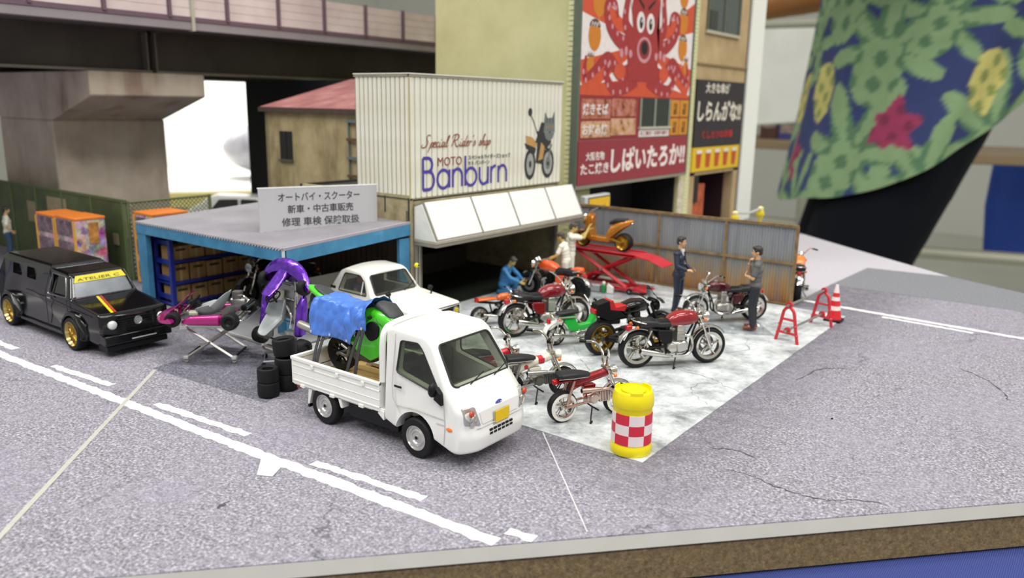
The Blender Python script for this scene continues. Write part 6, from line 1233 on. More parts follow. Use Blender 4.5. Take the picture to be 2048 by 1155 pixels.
# ---- small motorcycles with a T-shaped spine frame
def minibike(label, rear, front, col, R=.225, bar=.55, whitewall=True, seat_side=True, rimm=CHROME, stripe=None, eng=SILVER, tyre_ok=True, barm=CHROME, fd=None, arm=None, sc=1.16, rear_fender=True):
    rear, front = V((*rear, ED)), V((*front, ED)); d = front-rear; wb = d.length/sc; t = thing('minibike', label, 'motorcycle', (rear+front)/2, math.atan2(d.y, d.x)); t.scale = (sc,)*3; xr, xf = -wb/2, wb/2
    bike_wheel(t, 'rear_wheel', xr, R, .115, rimm, 'star', whitewall=whitewall); bike_wheel(t, 'front_wheel', xf, R, .10, rimm, 'star', whitewall=whitewall)
    fx, fz = xf-.20, .66; arm = arm or SILVER
    B().loft([(0, .52, .055, .10, 2.6), (.10, .545, .06, .085, 2.6), (.35, .585, .062, .062, 2.6), (.62, .625, .062, .058, 2.6), (.74, .65, .05, .065, 2.4)], n=20).warp(lambda x, y, z: (xr+.12+x*(fx-xr-.10)/.74, y, z)).go('spine_frame', col, t)
    B().loft([(0, .60, .075, .025), (.15, .605, .08, .03), (.34, .585, .06, .03)], n=14).warp(lambda x, y, z: (xr-.10+x, y, z)).go('seat_rail', col, t)
    B().prism(rpoly([(xr+.30, .50), (xr+.38, .24), (xr+.48, .24), (xr+.50, .50)], .02), 'y', -.045, .045).go('down_plate', col, t, bevel=.01)
    s_ = B().loft([(0, .665, .08, .03, 3), (.03, .68, .115, .045, 3), (.25, .675, .12, .05, 3), (.42, .655, .10, .04, 3), (.50, .65, .05, .025, 3)], n=20).warp(lambda x, y, z: (xr-.10+x, y, z)).go('seat', SEATV, t); B().tube([(xr-.11, -.09, .645), (xr+.1, -.122, .645), (xr+.34, -.10, .635)], .008, 5).go('seat_piping', CHROME, s_)
    for sg in (-1, 1):
        B().cyl((xf, sg*.075, R), (fx, sg*.06, fz+.02), .026, .022, 10).go('fork_leg', barm if col is not None else CHROME, t); B().tube([(xr, sg*.08, R), (xr+.36, sg*.08, R+.04)], .020, 8).go('swingarm', arm, t)
        B().cyl((xr+.02, sg*.09, R+.03), (xr+.13, sg*.09, .60), .022, .018, 10).go('shock_absorber', arm, t)
    arc_strip(xf, R, R+.035, 25, 160, .11).go('front_fender', fd or CHROME, t)
    if rear_fender: arc_strip(xr, R, R+.035, 40, 175, .11).go('rear_fender', fd or CHROME, t)
    e = B().loft([(-.10, 0, .07, .065, 3), (0, 0, .085, .085, 3), (.10, 0, .07, .07, 3)], n=16).warp(lambda x, y, z: (x+.02, y, z+.30)).go('engine', eng, t); B().lathe([(0, .02), (.06, .018), (.075, 0), (.075, -.02)], (.02, 0, .30), 'y', 18).warp(lambda x, y, z: (x, -.085-y, z)).go('crank_cover', eng, e); q = B(); fins(q, V((.19, 0, .31)), .16, .13, .13, 1); q = B()
    for k in range(7): q.bx(.12+k*.026, .134+k*.026, -.07, .07, .23, .38)
    q.bx(.1, .30, -.05, .05, .26, .35); q.go('cylinder', eng, e)
    for sg in (-1,): ex = exhaust(t, [(.30, sg*.05, .26), (.34, sg*.09, .32), (.26, sg*.12, .42), (.10, sg*.125, .44)], [(.12, sg*.125, .44), (xr+.22, sg*.13, .46)], .030, .036, arm)
    B().tube([(.02, -.20, .17), (.02, 0, .16), (.02, .20, .17)], .012, 6).go('foot_peg', BLACK, t); kickstand(t, -.02, .2)
    headlight(t, fx+.13, fz-.01, .075, col if stripe else CHROME); x, z = fx-.0, fz+.06
    h = B()
    for sg in (-1, 1): h.tube([(x, sg*.045, z-.06), (x-.03, sg*.06, z+.10), (x-.02, sg*.08, z+bar*.45), (x-.10, sg*.16, z+bar*.78), (x-.20, sg*.28, z+bar*.76)], .018, 8, sub=3)
    h.box((x-.01, 0, z-.01), (.07, .15, .03)); h = h.go('handlebar', barm, t)
    for sg in (-1, 1): B().cyl((x-.18, sg*.26, z+bar*.765), (x-.24, sg*.345, z+bar*.75), .024, n=10).go('grip', BLACK, h)
    B().bx(xr-.16, xr-.09, -.035, .035, .56, .62).go('tail_light', RED_L, t, bevel=.008)
    if stripe:
        for x0 in stripe: B().loft([(0, .600+(x0*.10), .0635, .0635, 2.6), (.10, .606+x0*.1, .0635, .0633, 2.6)], n=20).warp(lambda x, y, z: (x+x0, y, z)).go('stripe', paint('C01C2C'), t)
        B().ball((xr+.24, -.062, .535), (.035, .006, .035), 12).go('round_mark', paint('C01C2C'), t)
    for sg in (-1, 1): indicator(t, (fx+.06, sg*.06, fz-.04), sg)
    return t
minibike('red minibike with white-walled tyres behind the yellow drum', (-6.56, 10.19), (-6.08, 11.10), flake('8E1018'), arm=mat('C9A79C', .25, .8), eng=mat('C4AFA4', .28, .85), bar=.40, rear_fender=False)
minibike('white minibike with red stripes and dark wheels between the truck and the red minibike', (-7.72, 10.32), (-7.24, 11.22), mat('E2DDCA', .3, 0, .3, .02), whitewall=False, stripe=(.0,), eng=mat('66655F', .35, .7), rimm=BLACK, barm=mat('BDB9AC', .2, .9), bar=.34)
minibike('red and silver minibike mostly hidden behind the truck cab, only handlebars showing', (-8.45, 10.05), (-7.97, 10.98), paint('C01C2C'), whitewall=False, bar=.30)
# ---- green step-through moped
def moped(label, rear, front):
    rear, front = V((*rear, ED)), V((*front, ED)); d = front-rear; wb = d.length; t = thing('moped', label, 'motorcycle', (rear+front)/2, math.atan2(d.y, d.x)); xr, xf = -wb/2, wb/2; R = .235; gr = paint('22B83E', .3); cw_ = mat('E6E4DC', .3, 0, .3)
    bike_wheel(t, 'rear_wheel', xr, R, .09, CHROME, 'wire'); bike_wheel(t, 'front_wheel', xf, R, .09, CHROME, 'wire'); fx, fz = xf-.20, .72
    B().prism(rpoly([(xr+.10, .62), (xr+.44, .64), (xr+.46, .50), (xr+.52, .40), (fx-.10, .42), (fx+.02, .68), (fx+.08, .64), (fx-.0, .34), (xr+.50, .26), (xr+.30, .30), (xr+.22, .44)], .03), 'y', -.075, .075).go('step_frame', gr, t, bevel=.02)
    arc_strip(xr, R, R+.05, 25, 178, .15, crown=.03).go('rear_fender', cw_, t); B().prism(rpoly([(xr-.20, .36), (xr-.10, .52), (xr+.12, .58), (xr+.18, .46), (xr+.02, .47)], .03), 'y', -.07, .07).go('tail_skirt', cw_, t, bevel=.02); arc_strip(xf, R, R+.03, 20, 160, .10).go('front_fender', cw_, t)
    B().loft([(0, .68, .07, .025, 3), (.05, .69, .115, .04, 3), (.40, .70, .12, .045, 3), (.50, .685, .08, .03, 3)], n=18).warp(lambda x, y, z: (xr+.02+x, y, z)).go('seat', SEATV, t)
    c = B().tube([(xr+.42, -.10, .60), (xr+.0, -.11, .62), (xr-.12, -.08, .64), (xr-.14, 0, .72), (xr-.12, .08, .64), (xr, .11, .62), (xr+.42, .10, .60)], .016, 6, sub=3).go('carrier', CHROME, t)
    for sg in (-1, 1):
        B().tube([(xr-.02, sg*.11, .62), (xr, sg*.09, R)], .015, 6).go('carrier_strut', CHROME, t); shock(t, (xr+.03, sg*.095, R+.03), (xr+.15, sg*.095, .56), .02, BLACK); B().cyl((xf, sg*.07, R), (fx, sg*.06, fz), .022, n=8).go('fork_leg', STEEL, t); indicator(t, (xr-.02, sg*.10, .60), sg); B().tube([(fx-.0, sg*.05, fz-.02), (fx-.06, sg*.06, fz+.14), (fx-.10, sg*.2, fz+.26)], .020, 8).go('handlebar', CHROME, t); B().cyl((fx-.10, sg*.19, fz+.255), (fx-.13, sg*.30, fz+.25), .025, n=8).go('grip', BLACK, t)
    B().bx(xr-.21, xr-.15, -.05, .05, .50, .60).go('tail_light', RED_L, t, bevel=.012); headlight(t, fx+.10, fz+.02, .08)
    e = B().loft([(-.16, 0, .07, .05, 3), (0, 0, .09, .08, 3), (.18, 0, .07, .07, 3)], n=16).warp(lambda x, y, z: (x-.02, y, z+.22)).go('engine', SILVER, t); B().lathe([(0, .02), (.06, .018), (.075, 0), (.075, -.02)], (-.02, 0, .22), 'y', 18).warp(lambda x, y, z: (x, -.09-y, z)).go('crank_cover', CHROME, e); B().tube([(.10, -.1, .2), (-.1, -.14, .14), (.1, -.14, .12), (.2, -.1, .18)], .012, 6, sub=3).go('kick_lever', CHROME, e)
    exhaust(t, [(.18, -.06, .22), (.1, -.11, .15), (-.1, -.12, .16)], [(-.12, -.12, .17), (xr-.14, -.13, .28)], .034, .042); B().tube([(xr, -.09, R), (.0, -.08, .22)], .018, 6).go('swingarm', CHROME, t); return t
moped('green step-through moped with white rear mudguard in front of the wine red motorcycle', (-8.98, 13.60), (-8.50, 14.60))
pl = thing('info_plate', 'small pale sign plate with faint print propped behind the green moped', 'sign', (-8.24, 14.58, ED), 2.15); B().bx(-.005, .005, -.26, .26, .60, .93).go('plate', mat('DADBC8', .5), pl); B().cyl((.01, 0, 0), (.01, 0, .62), .012, n=8).bx(-.08, .08, -.1, .1, 0, .012).go('stand', CHROME, pl)
for k in range(4): B().bx(-.009, -.004, -.2+.03*(k % 2), .18, .86-k*.06, .872-k*.06).go('print_line', mat('A9AA96', .6), pl)
# ---- small orange and black minibike behind the wine red motorcycle
def monkey(label, rear, front):
    rear, front = V((*rear, ED)), V((*front, ED)); d = front-rear; wb = d.length; t = thing('minibike', label, 'motorcycle', (rear+front)/2, math.atan2(d.y, d.x)); xr, xf = -wb/2, wb/2; R = .22
    bike_wheel(t, 'rear_wheel', xr, R, .12, CHROME, 'disc'); bike_wheel(t, 'front_wheel', xf, R, .11, CHROME, 'disc'); fx, fz = xf-.18, .66
    B().tube([(fx, 0, fz), (0, 0, .50), (xr+.2, 0, .52), (xr-.05, 0, .56)], .03, 8, sub=3).tube([(fx-.03, 0, fz-.1), (.1, 0, .25), (-.15, 0, .22), (xr+.25, 0, .48)], .02, 8, sub=3).go('frame', BLACK, t)
    B().loft([(0, .585, .07, .02, 3), (.05, .60, .10, .03, 3), (.35, .605, .10, .03, 3), (.45, .60, .06, .02, 3)], n=16).warp(lambda x, y, z: (xr-.04+x, y, z)).go('seat', paint('D2601C', .4), t)
    B().loft([(0, .60, .05, .05), (.08, .63, .10, .08), (.25, .64, .10, .08), (.32, .63, .05, .05)], n=16).warp(lambda x, y, z: (fx-.38+x, y, z)).go('fuel_tank', paint('D2601C', .3), t)
    for sg in (-1, 1): B().tube([(xr, sg*.09, R), (xr+.36, sg*.09, R+.03)], .022, 8).go('swingarm', BLACK, t); B().cyl((xf, sg*.08, R), (fx, sg*.07, fz), .025, n=8).go('fork_leg', CHROME, t); exhaust(t, [(.12, sg*.06, .25), (.05, sg*.10, .20), (-.1, sg*.11, .21)], [(-.1, sg*.11, .21), (xr+.05, sg*.12, .27)], .026, .03)
    engine(t, .0, .26, BLACK, .6); bars(t, (fx, fz+.03), .5, .12, .1); headlight(t, fx+.12, fz, .07); B().bx(xr-.11, xr-.05, -.04, .04, .55, .64).go('tail_light', RED_L, t); kickstand(t, 0, .2); return t
monkey('small black minibike with an orange seat left of the wine red motorcycle', (-11.2, 13.79), (-10.7, 14.65))
# ---- orange scooter on the lift
def scooter(label, rear, front):
    rear, front = V(rear), V(front); d = front-rear; wb = V((d.x, d.y, 0)).length; t = thing('scooter', label, 'scooter', (rear+front)/2, math.atan2(d.y, d.x)); xr, xf = -wb/2, wb/2; am_ = flake('C8801A'); Rr, Rf = .25, .22
    bike_wheel(t, 'rear_wheel', xr, Rr, .24, GOLD, 'disc'); bike_wheel(t, 'front_wheel', xf, Rf, .14, GOLD, 'disc'); fx = xf-.20
    B().loft([(-.34, .84, .04, .03, 2.4), (-.20, .78, .13, .09, 2.4), (.04, .67, .17, .15, 2.6), (.26, .52, .17, .20, 2.8), (.40, .36, .15, .15, 3)], n=20).warp(lambda x, y, z: (x+xr+.08, y, z)).go('rear_body', am_, t)
    B().prism(rpoly([(xr+.34, .30), (xr+.40, .22), (fx-.06, .22), (fx+.04, .30), (fx-.0, .36), (xr+.42, .34)], .03), 'y', -.15, .15).go('floor_board', am_, t, bevel=.02)
    B().prism(rpoly([(fx-.16, .26), (fx-.02, .26), (fx+.06, .62), (fx+.04, .94), (fx-.08, .92), (fx-.06, .64)], .04), 'y', -.17, .17).go('leg_shield', am_, t, bevel=.03); B().loft([(-.12, .78, .10, .10), (0, .80, .13, .13), (.14, .74, .10, .12), (.20, .70, .04, .06)], n=18).warp(lambda x, y, z: (x+fx, y, z)).go('front_cowl', am_, t)
    arc_strip(xf, Rf, Rf+.03, 20, 150, .14).go('front_fender', am_, t); B().loft([(0, .84, .08, .03, 3), (.06, .85, .14, .05, 3), (.36, .82, .15, .055, 3), (.50, .75, .11, .05, 3), (.54, .72, .05, .03, 3)], n=18).warp(lambda x, y, z: (xr-.10+x, y, z)).go('seat', SEATV, t)
    for sg in (-1, 1): B().tube([(xr, sg*.15, Rr), (xr+.28, sg*.15, Rr+.07), (xr+.45, sg*.12, .30)], .030, 8).go('swingarm', GOLD, t); B().cyl((xf, sg*.09, Rf), (fx, sg*.07, .72), .025, n=8).go('fork_leg', GOLD, t)
    B().tube([(fx, 0, .85), (fx-.02, 0, 1.02)], .03, 8).go('steering_column', am_, t); bars(t, (fx-.02, 1.02), .62, .06, .10); headlight(t, fx+.16, .86, .07); B().ball((xr-.24, 0, .78), (.03, .06, .035), 10).go('tail_light', CHROME, t); exhaust(t, [(.1, -.1, .24), (-.1, -.16, .22), (-.2, -.17, .22)], [(-.2, -.17, .22), (xr+.0, -.19, .26)], .035, .045); return t
DZ = 1.11
scooter('orange scooter with fat tyres and black seat standing on the raised red lift', (-10.46, 19.06, DZ), (-11.72, 19.02, DZ))
# ---- green sports bike on the truck, blue sheet and straps
def sport(label, loc, rz):
    t = thing('sports_motorcycle', label, 'motorcycle', loc, rz); g = paint('46C420', .3); dg = mat('3B3C3E', .55, 0, 0, .1, 12); t.scale = (1.12,)*3; xr, xf, R = -.46, .60, .27
    bike_wheel(t, 'rear_wheel', xr, R, .17, BLACK, 'star'); bike_wheel(t, 'front_wheel', xf, R, .12, BLACK, 'star', disc=2); fx, fz = .44, .88
    for sg in (-1, 1): B().cyl((xf, sg*.09, R), (fx, sg*.09, fz), .028, n=10).go('fork_leg', BLACK, t); B().tube([(xr, sg*.10, R), (-.1, sg*.1, .42)], .03, 8).go('swingarm', STEEL, t)
    # belly and side fairing, nose, tail, all green
    for sg in (-1, 1):
        f_ = B(); P = rpoly([(.70, 1.0), (.44, 1.0), (.18, .84), (.22, .70), (-.14, .60), (.08, .40), (.28, .32), (.46, .42), (.52, .60), (.72, .76)], .03); f_.prism(P, 'y', sg*.13, sg*.215); f_.warp(lambda x, y, z: (x, y*(1-.40*max(0, x-.25)/.45)*(1-.5*max(0, .5-z)/.3), z)); o = f_.go('side_fairing', g, t, bevel=.02)
        B().prism(rpoly([(.30, .90), (.24, .74), (.34, .62), (.48, .70), (.50, .86), (.42, .93)], .06), 'y', sg*.15, sg*.228).warp(lambda x, y, z: (x, y*(1-.36*max(0, x-.25)/.45), z)).go('air_intake', BLACK, t, bevel=.01)
        B().tube([(-.15, sg*.14, .45), (-.2, sg*.15, .30), (-.35, sg*.15, .32)], .025, 8, sub=3).go('exhaust_pipe', STEEL, t)
    B().loft([(-.20, .98, .15, .09, 2.4), (0, .96, .19, .13, 2.5), (.16, .90, .17, .13, 2.4), (.28, .84, .10, .10, 2.2), (.34, .80, .04, .05, 2)], n=20).warp(lambda x, y, z: (x+.50, y, z)).go('nose_fairing', g, t)
    B().loft([(-.24, 1.09, .05, .03, 2.2), (-.16, 1.12, .11, .06, 2.2), (0, 1.09, .15, .08, 2.2), (.14, 1.00, .13, .06, 2.2), (.18, .97, .06, .03, 2)], n=18).warp(lambda x, y, z: (x+.53, y, z)).go('windscreen', dg, t)
    B().loft([(-.44, .80, .05, .05), (-.30, .86, .14, .09), (0, .92, .16, .13), (.2, .90, .12, .10)], n=20).warp(lambda x, y, z: (x+.16, y, z)).go('fuel_tank', g, t)
    tl = B(); tl.loft([(-.86, 1.165, .03, .02, 2.4), (-.74, 1.145, .11, .045, 2.4), (-.42, 1.05, .15, .07, 2.4), (-.12, .90, .14, .10, 2.4), (.08, .80, .12, .10, 2.4)], n=20).warp(lambda x, y, z: (x-.30, y, z)).go('tail_fairing', g, t)
    B().loft([(-.70, 1.19, .06, .02, 2.6), (-.56, 1.155, .105, .03, 2.6), (-.20, 1.03, .11, .03, 2.6), (.16, .86, .12, .04, 2.6), (.24, .84, .08, .04, 2.6)], n=18).warp(lambda x, y, z: (x-.28, y, z)).go('seat', dg, t)
    arc_strip(xr, R, R+.05, 50, 150, .16).go('rear_fender', BLACK, t); engine(t, .06, .34, mat('55534B', .5, .5), .9); B().tube([(fx, 0, fz), (0, 0, .66), (-.4, 0, .74)], .04, 8, sub=3).go('frame', STEEL, t)
    e = exhaust(t, [(-.2, -.14, .40), (-.3, -.16, .46)], [(-.52, -.18, .52), (-1.16, -.22, .62)], .05, .062, mat('A7A49A', .4, .7)); B().ball((-1.12, 0, 1.10), (.03, .06, .03), 10).go('tail_light', RED_L, t); B().ball((-1.0, 0, .98), (.13, .08, .12), 12).go('tail_underside', BLACK, t)
    for sg in (-1, 1): B().cyl((.36, sg*.08, .98), (.30, sg*.20, .96), .018, n=8).go('grip', BLACK, t)
    arc_strip(xf, R, R+.03, 30, 150, .13).go('front_fender', g, t); return t
SBX, SBY, SBZ = -9.28, 8.50, .632
sport('bright green sports motorcycle with grey seat standing on the white truck', (SBX, SBY, SBZ), 0)
def drape(nm, label, m, F, nx, ny, th=.006):
    """sheet laid over a thing: F(u, v) gives a point, u and v from 0 to 1"""
    b = B(); G_ = [[b.b.verts.new(F(i/nx, j/ny)) for j in range(ny+1)] for i in range(nx+1)]
    for i in range(nx):
        for j in range(ny): b.b.faces.new((G_[i][j], G_[i+1][j], G_[i+1][j+1], G_[i][j+1]))
    o = b.go(nm, m, None, smooth=75); s_ = o.modifiers.new('thickness', 'SOLIDIFY'); s_.thickness = th; return o
tarp = mat('4878CE', .32, 0, .2, .04, 4)
def TF(u, v):
    x = -.94+u*1.32; w_ = .21+.015*math.sin(u*9); top = 1.235+.10*u-.06*math.sin(u*PI)+.03*math.sin(u*7)
    lo = .60+.02*math.sin(u*5)+.30*max(0., min(1., (u-.72)/.14)); lo = lo if v < .5 else .72
    k = abs(v-.5)*2; sg = -1 if v < .5 else 1
    if k < .34: y, z = sg*w_*k/.34, top-.05*(k/.34)**2
    else: e_ = (k-.34)/.66; y, z = sg*(w_+.075*math.sin(min(1, e_*2)*PI/2)+.03*math.sin(u*8+1)*e_), top-.05-e_*(top-.05-lo)
    n_ = noise.noise((x*5.5, v*6, .3))*.014+abs(noise.noise((x*3.4+v*4, v*3.6-x*3, 4)))*.060+abs(noise.noise((x*5-v*6, v*4+x*4, 8)))*.030
    return V((SBX+x+noise.noise((x*9+v*5, v*10, 9))*.012, SBY+y+(n_ if k >= .34 else n_*.3)*sg, SBZ+z+n_*(1 if k < .5 else .3)))
o = drape('blue_sheet', '', tarp, TF, 90, 100); tag(o, 'crumpled bright blue plastic sheet draped over the green sports motorcycle', 'sheet')
ey = mat('D5D8DA', .3, .6)
for u, v in ((.06, .03), (.35, .025), (.65, .025), (.95, .03)):
    p = TF(u, v); e_ = B().lathe([(.008, -.006), (.022, -.006), (.022, .006), (.008, .006)], (0, 0, 0), 'y', 12, True).go('eyelet', ey, o); e_.location = p+V((0, -.006, 0))
    q = B().box((0, 0, 0), (.035, .004, .04)).go('eyelet_patch', ey, o); q.location = p+V((0, -.004, 0))
strap = mat('2A2B2D', .6, 0, 0, .1, 20)
for k, (p, q, nm) in enumerate((((-10.0, 8.20, 1.24), (-9.78, 7.86, .80), 'rear'), ((-9.90, 8.20, 1.24), (-9.74, 7.88, .80), 'rear'), ((-9.00, 8.17, 1.52), (-9.03, 7.86, .80), 'front'), ((-8.93, 8.17, 1.54), (-8.82, 7.86, .80), 'front'))):
    p, q = V(p), V(q); d = (q-p); s_ = V((1, 0, 0)); b = B(); w_ = .030
    b.rings([[c-s_*w_, c-s_*w_+V((0, -.012, 0)), c+s_*w_+V((0, -.012, 0)), c+s_*w_] for c in (p, p+d*.35+V((0, -.02, 0)), p+d*.7+V((0, -.015, 0)), q)])
    o = b.go('tie_strap', strap, None, smooth=0); tag(o, ('black tie strap nearest the tailgate of the white truck', 'black tie strap second from the tailgate of the white truck', 'black tie strap third from the tailgate, leaning, on the white truck', 'black tie strap nearest the cab of the white truck')[k], 'strap', 'tie straps on the truck')
    B().box(q+V((0, 0, .03)), (.08, .03, .05)).go('strap_hook', strap, o, bevel=.006)
# ---- motorcycles in the dark of the garage
t = roadster('dark motorcycle inside the garage behind the white pickup, nearer the shop', (-15.55, 12.55), (-15.25, 11.2), BLACK, BLACK, rim=BLACK, engm=STEEL); t.location.z = .088
t = roadster('dark motorcycle inside the garage behind the purple kart', (-16.5, 12.55), (-16.25, 11.2), BLACK, BLACK, rim=BLACK, engm=STEEL); t.location.z = .088
# ---- orange motorcycle seen end on beyond the fence
t = roadster('orange motorcycle seen end on beyond the right end of the corrugated fence', (-6.3, 20.98), (-6.75, 22.3), paint('E07A2A', .35), paint('E07A2A', .35), wires='wire'); t.location.z = .003
# ------------------------------------------------------------------ go-karts
def kart(label, col, loc, rot, sc=1.0):
    """racing kart: +x forward, wheels on z = 0"""
    t = thing('go_kart', label, 'go-kart', loc); t.rotation_mode = 'QUATERNION'; t.rotation_quaternion = rot; t.scale = (sc,)*3
    for x, r, w in ((.52, .135, .13), (-.52, .15, .20)):
        for sg in (-1, 1):
            y = sg*(.50 if x > 0 else .56); ty = B().lathe([(r*.5, -w*.46), (r*.8, -w*.5), (r*.97, -w*.40), (r, -w*.2), (r, w*.2), (r*.97, w*.40), (r*.8, w*.5), (r*.5, w*.46)], (0, 0, 0), 'y', 28, True).go('tyre', RUBBER, t); ty.location = (x, y, .145)
            B().lathe([(0, -w*.30), (r*.3, -w*.30), (r*.5, -w*.42), (r*.52, w*.42), (r*.3, w*.3), (0, w*.3)], (0, 0, 0), 'y', 20).go('rim', BLACK, ty)
    f_ = B()
    for sg in (-1, 1): f_.tube([(.74, sg*.20, .12), (.40, sg*.26, .10), (-.1, sg*.28, .10), (-.62, sg*.26, .12)], .018, 8, sub=3); f_.tube([(.40, sg*.24, .11), (.52, sg*.44, .145)], .016, 6)
    for x in (.70, .25, -.15, -.58): f_.tube([(x, -.25, .11), (x, .25, .11)], .016, 6)
    f_.cyl((-.52, -.55, .145), (-.52, .55, .145), .020, n=10); f_.tube([(-.66, -.5, .14), (-.74, -.44, .16), (-.76, 0, .16), (-.74, .44, .16), (-.66, .5, .14)], .018, 8, sub=3); f_.go('frame', CHROME, t)
    B().bx(-.1, .68, -.22, .22, .075, .09).go('floor_pan', mat('9A9B9B', .3, .6), t)
    b = B(); b.loft([(-.05, .135, .60, .06, 2.6), (.05, .13, .66, .075, 2.6), (.14, .11, .58, .055, 2.6), (.17, .10, .5, .03, 2.6)], n=24); b.warp(lambda x, y, z: (.78+x-.30*(abs(y)/.62)**2.2, y, z)).go('nose_bumper', col, t)
    b = B(); b.loft([(0, 0, .10, .012), (.14, .06, .14, .016), (.34, .20, .15, .016), (.46, .30, .11, .012)], n=20); b.warp(lambda x, y, z: (.80-x, y, .16+z*1.25)).go('front_panel', col, t)
    for sg in (-1, 1):
        b = B(); b.loft([(-.34, .14, .04, .075, 2.6), (-.30, .14, .085, .10, 2.8), (.20, .125, .085, .085, 2.8), (.34, .10, .05, .05, 2.4), (.38, .09, .02, .02, 2)], n=20); b.warp(lambda x, y, z: (x, y+sg*.46, z)).go('side_pod', col, t, )
    # seat shell
    sm = mat('9BA0A2', .45, .2, 0, .05); b = B(); rs = []
    for (x, z, wd, lip) in ((.26, .17, .17, .10), (.12, .12, .21, .20), (-.08, .13, .22, .26), (-.22, .26, .22, .24), (-.32, .46, .19, .14), (-.37, .58, .12, .03)):
        ring = []
        for k in range(13): u = -1+2*k/12; ring.append(V((x+.0, u*wd, z+lip*abs(u)**3)) if x > -.15 else V((x+lip*abs(u)**3, u*wd, z)))
        rs.append(ring)
    b.rings(rs, close=False); s_ = b.go('seat', sm, t, smooth=60); q = s_.modifiers.new('thickness', 'SOLIDIFY'); q.thickness = .016; s2 = s_.modifiers.new('subdivision', 'SUBSURF'); s2.levels = s2.render_levels = 1
    B().lathe([(.13+.014*math.cos(a), .014*math.sin(a)) for a in (2*PI*k/8 for k in range(8))], (0, 0, 0), 'z', 24, True).cyl((0, 0, -.14), (0, 0, .01), .018, n=8).box((0, 0, 0), (.25, .03, .01)).warp(lambda x, y, z: (.30+x*.62+z*.75, y, .38+x*.78*-1+z*.62)).go('steering_wheel', BLACK, t); B().tube([(.40, 0, .31), (.58, 0, .14)], .014, 8).go('steering_column', CHROME, t)
    e = B().loft([(-.13, 0, .08, .09, 3), (0, 0, .10, .12, 3), (.13, 0, .08, .10, 3)], n=18).warp(lambda x, y, z: (x-.38, y-.36, z+.26)).go('engine', SILVER, t); q = B(); fins(q, V((-.36, -.36, .42)), .16, .16, .14, 6); q.go('cylinder', SILVER, e); B().tube([(-.40, -.30, .42), (-.52, -.22, .42), (-.62, -.20, .34), (-.64, -.1, .30)], .024, 8, sub=3).go('exhaust_pipe', CHROME, e); B().cyl((-.64, -.30, .30), (-.64, .16, .30), .06, n=16).go('silencer', CHROME, e); B().cyl((-.42, .22, .26), (-.42, .40, .26), .10, n=18).go('radiator_drum', STEEL, e); B().tube([(.16, -.20, .24), (.0, -.36, .26), (-.2, -.34, .26)], .02, 8, sub=3).go('hose', CHROME, e)
    B().cyl((.50, -.2, .16), (.50, .2, .16), .012, n=6).bx(.58, .62, -.16, -.10, .10, .26).bx(.58, .62, .10, .16, .10, .26).go('pedal', CHROME, t); B().loft([(-.08, 0, .06, .05), (.08, 0, .06, .05)], n=14).warp(lambda x, y, z: (x+.30, y+.06, z+.16)).go('fuel_tank', mat('C9C6B4', .3, .2), t); return t
from mathutils import Quaternion
def basis(xv, zv):
    x = V(xv).normalized(); z = V(zv); z = (z-x*z.dot(x)).normalized(); y = z.cross(x); return M((x, y, z)).transposed().to_quaternion()
PURP = base('purple_foil', '5E22B0', .25, .6, .6); n = N(PURP); co = n.co(); n.bump(n.a('ShaderNodeTexVoronoi', {'Vector': co, 'Scale': 9.}).outputs[0], .35, .03); n.col(n.ramp(n.noise(co, 7, 4), (.3, '48178C'), (.7, '6E2CC4')))
K0 = V((-13.67, 8.66, .02)); KD = V((-.80, -.60, 0)); KS = V((.60, -.80, 0))
kart('pink go-kart with grey seat raised on a wheeled scissor stand beside the black pickup', flake('B01E78'), K0+V((-.05, -.02, .72)), basis(KD, (0, 0, 1)), 1.06)
kart('purple go-kart stored on end with its nose up, in front of the garage', PURP, V((-12.44, 9.49, .98)), basis((0.03, .10, 1), (.03, -1., .1)), 1.10)
sc_ = thing('scissor_stand', 'silver scissor stand on castors carrying the pink go-kart', 'stand', K0, math.atan2(KD.y, KD.x)); al = mat('B9B9B4', .3, .8)
for sg in (-1, 1):
    y = sg*.36; B().cyl((-.46, y, .08), (.46, y, .70), .028, n=4).go('scissor_leg', al, sc_); B().cyl((.46, y*.92, .08), (-.46, y*.92, .70), .028, n=4).go('scissor_leg', al, sc_); B().cyl((0, y*.85, .39), (0, y*1.08, .39), .025, n=10).go('pivot', STEEL, sc_)
    B().bx(-.50, .50, y-.03, y+.03, .69, .74).go('top_rail', al, sc_, bevel=.008)
    for x in (-.46, .46): c_ = B().bx(x-.045, x+.045, y-.05, y+.05, .065, .13).go('castor_block', mat('C4C4C0', .4, .3), sc_, bevel=.01); B().cyl((x, y-.025, .045), (x, y+.025, .045), .045, n=14).go('castor', mat('8A8A88', .5), sc_); B().bx(x-.07, x+.07, y-.06, y+.06, .66, .72).go('rail_block', mat('D9D9D4', .4), sc_, bevel=.008)
for x in (-.46, .46): B().cyl((x, -.34, .10), (x, .34, .10), .022, n=8).go('cross_bar', BLACK, sc_)
st2 = thing('kart_cradle', 'small silver cradle on castors under the upright purple go-kart', 'stand', (-12.45, 9.30, 0), .9)
B().tube([(-.35, -.3, .12), (.35, -.3, .12), (.35, .3, .12), (-.35, .3, .12)], .022, 6, True).go('frame', al, st2)
for x in (-.35, .35):
    for y in (-.3, .3): B().cyl((x, y-.02, .05), (x, y+.02, .05), .05, n=12).go('castor', BLACK, st2)
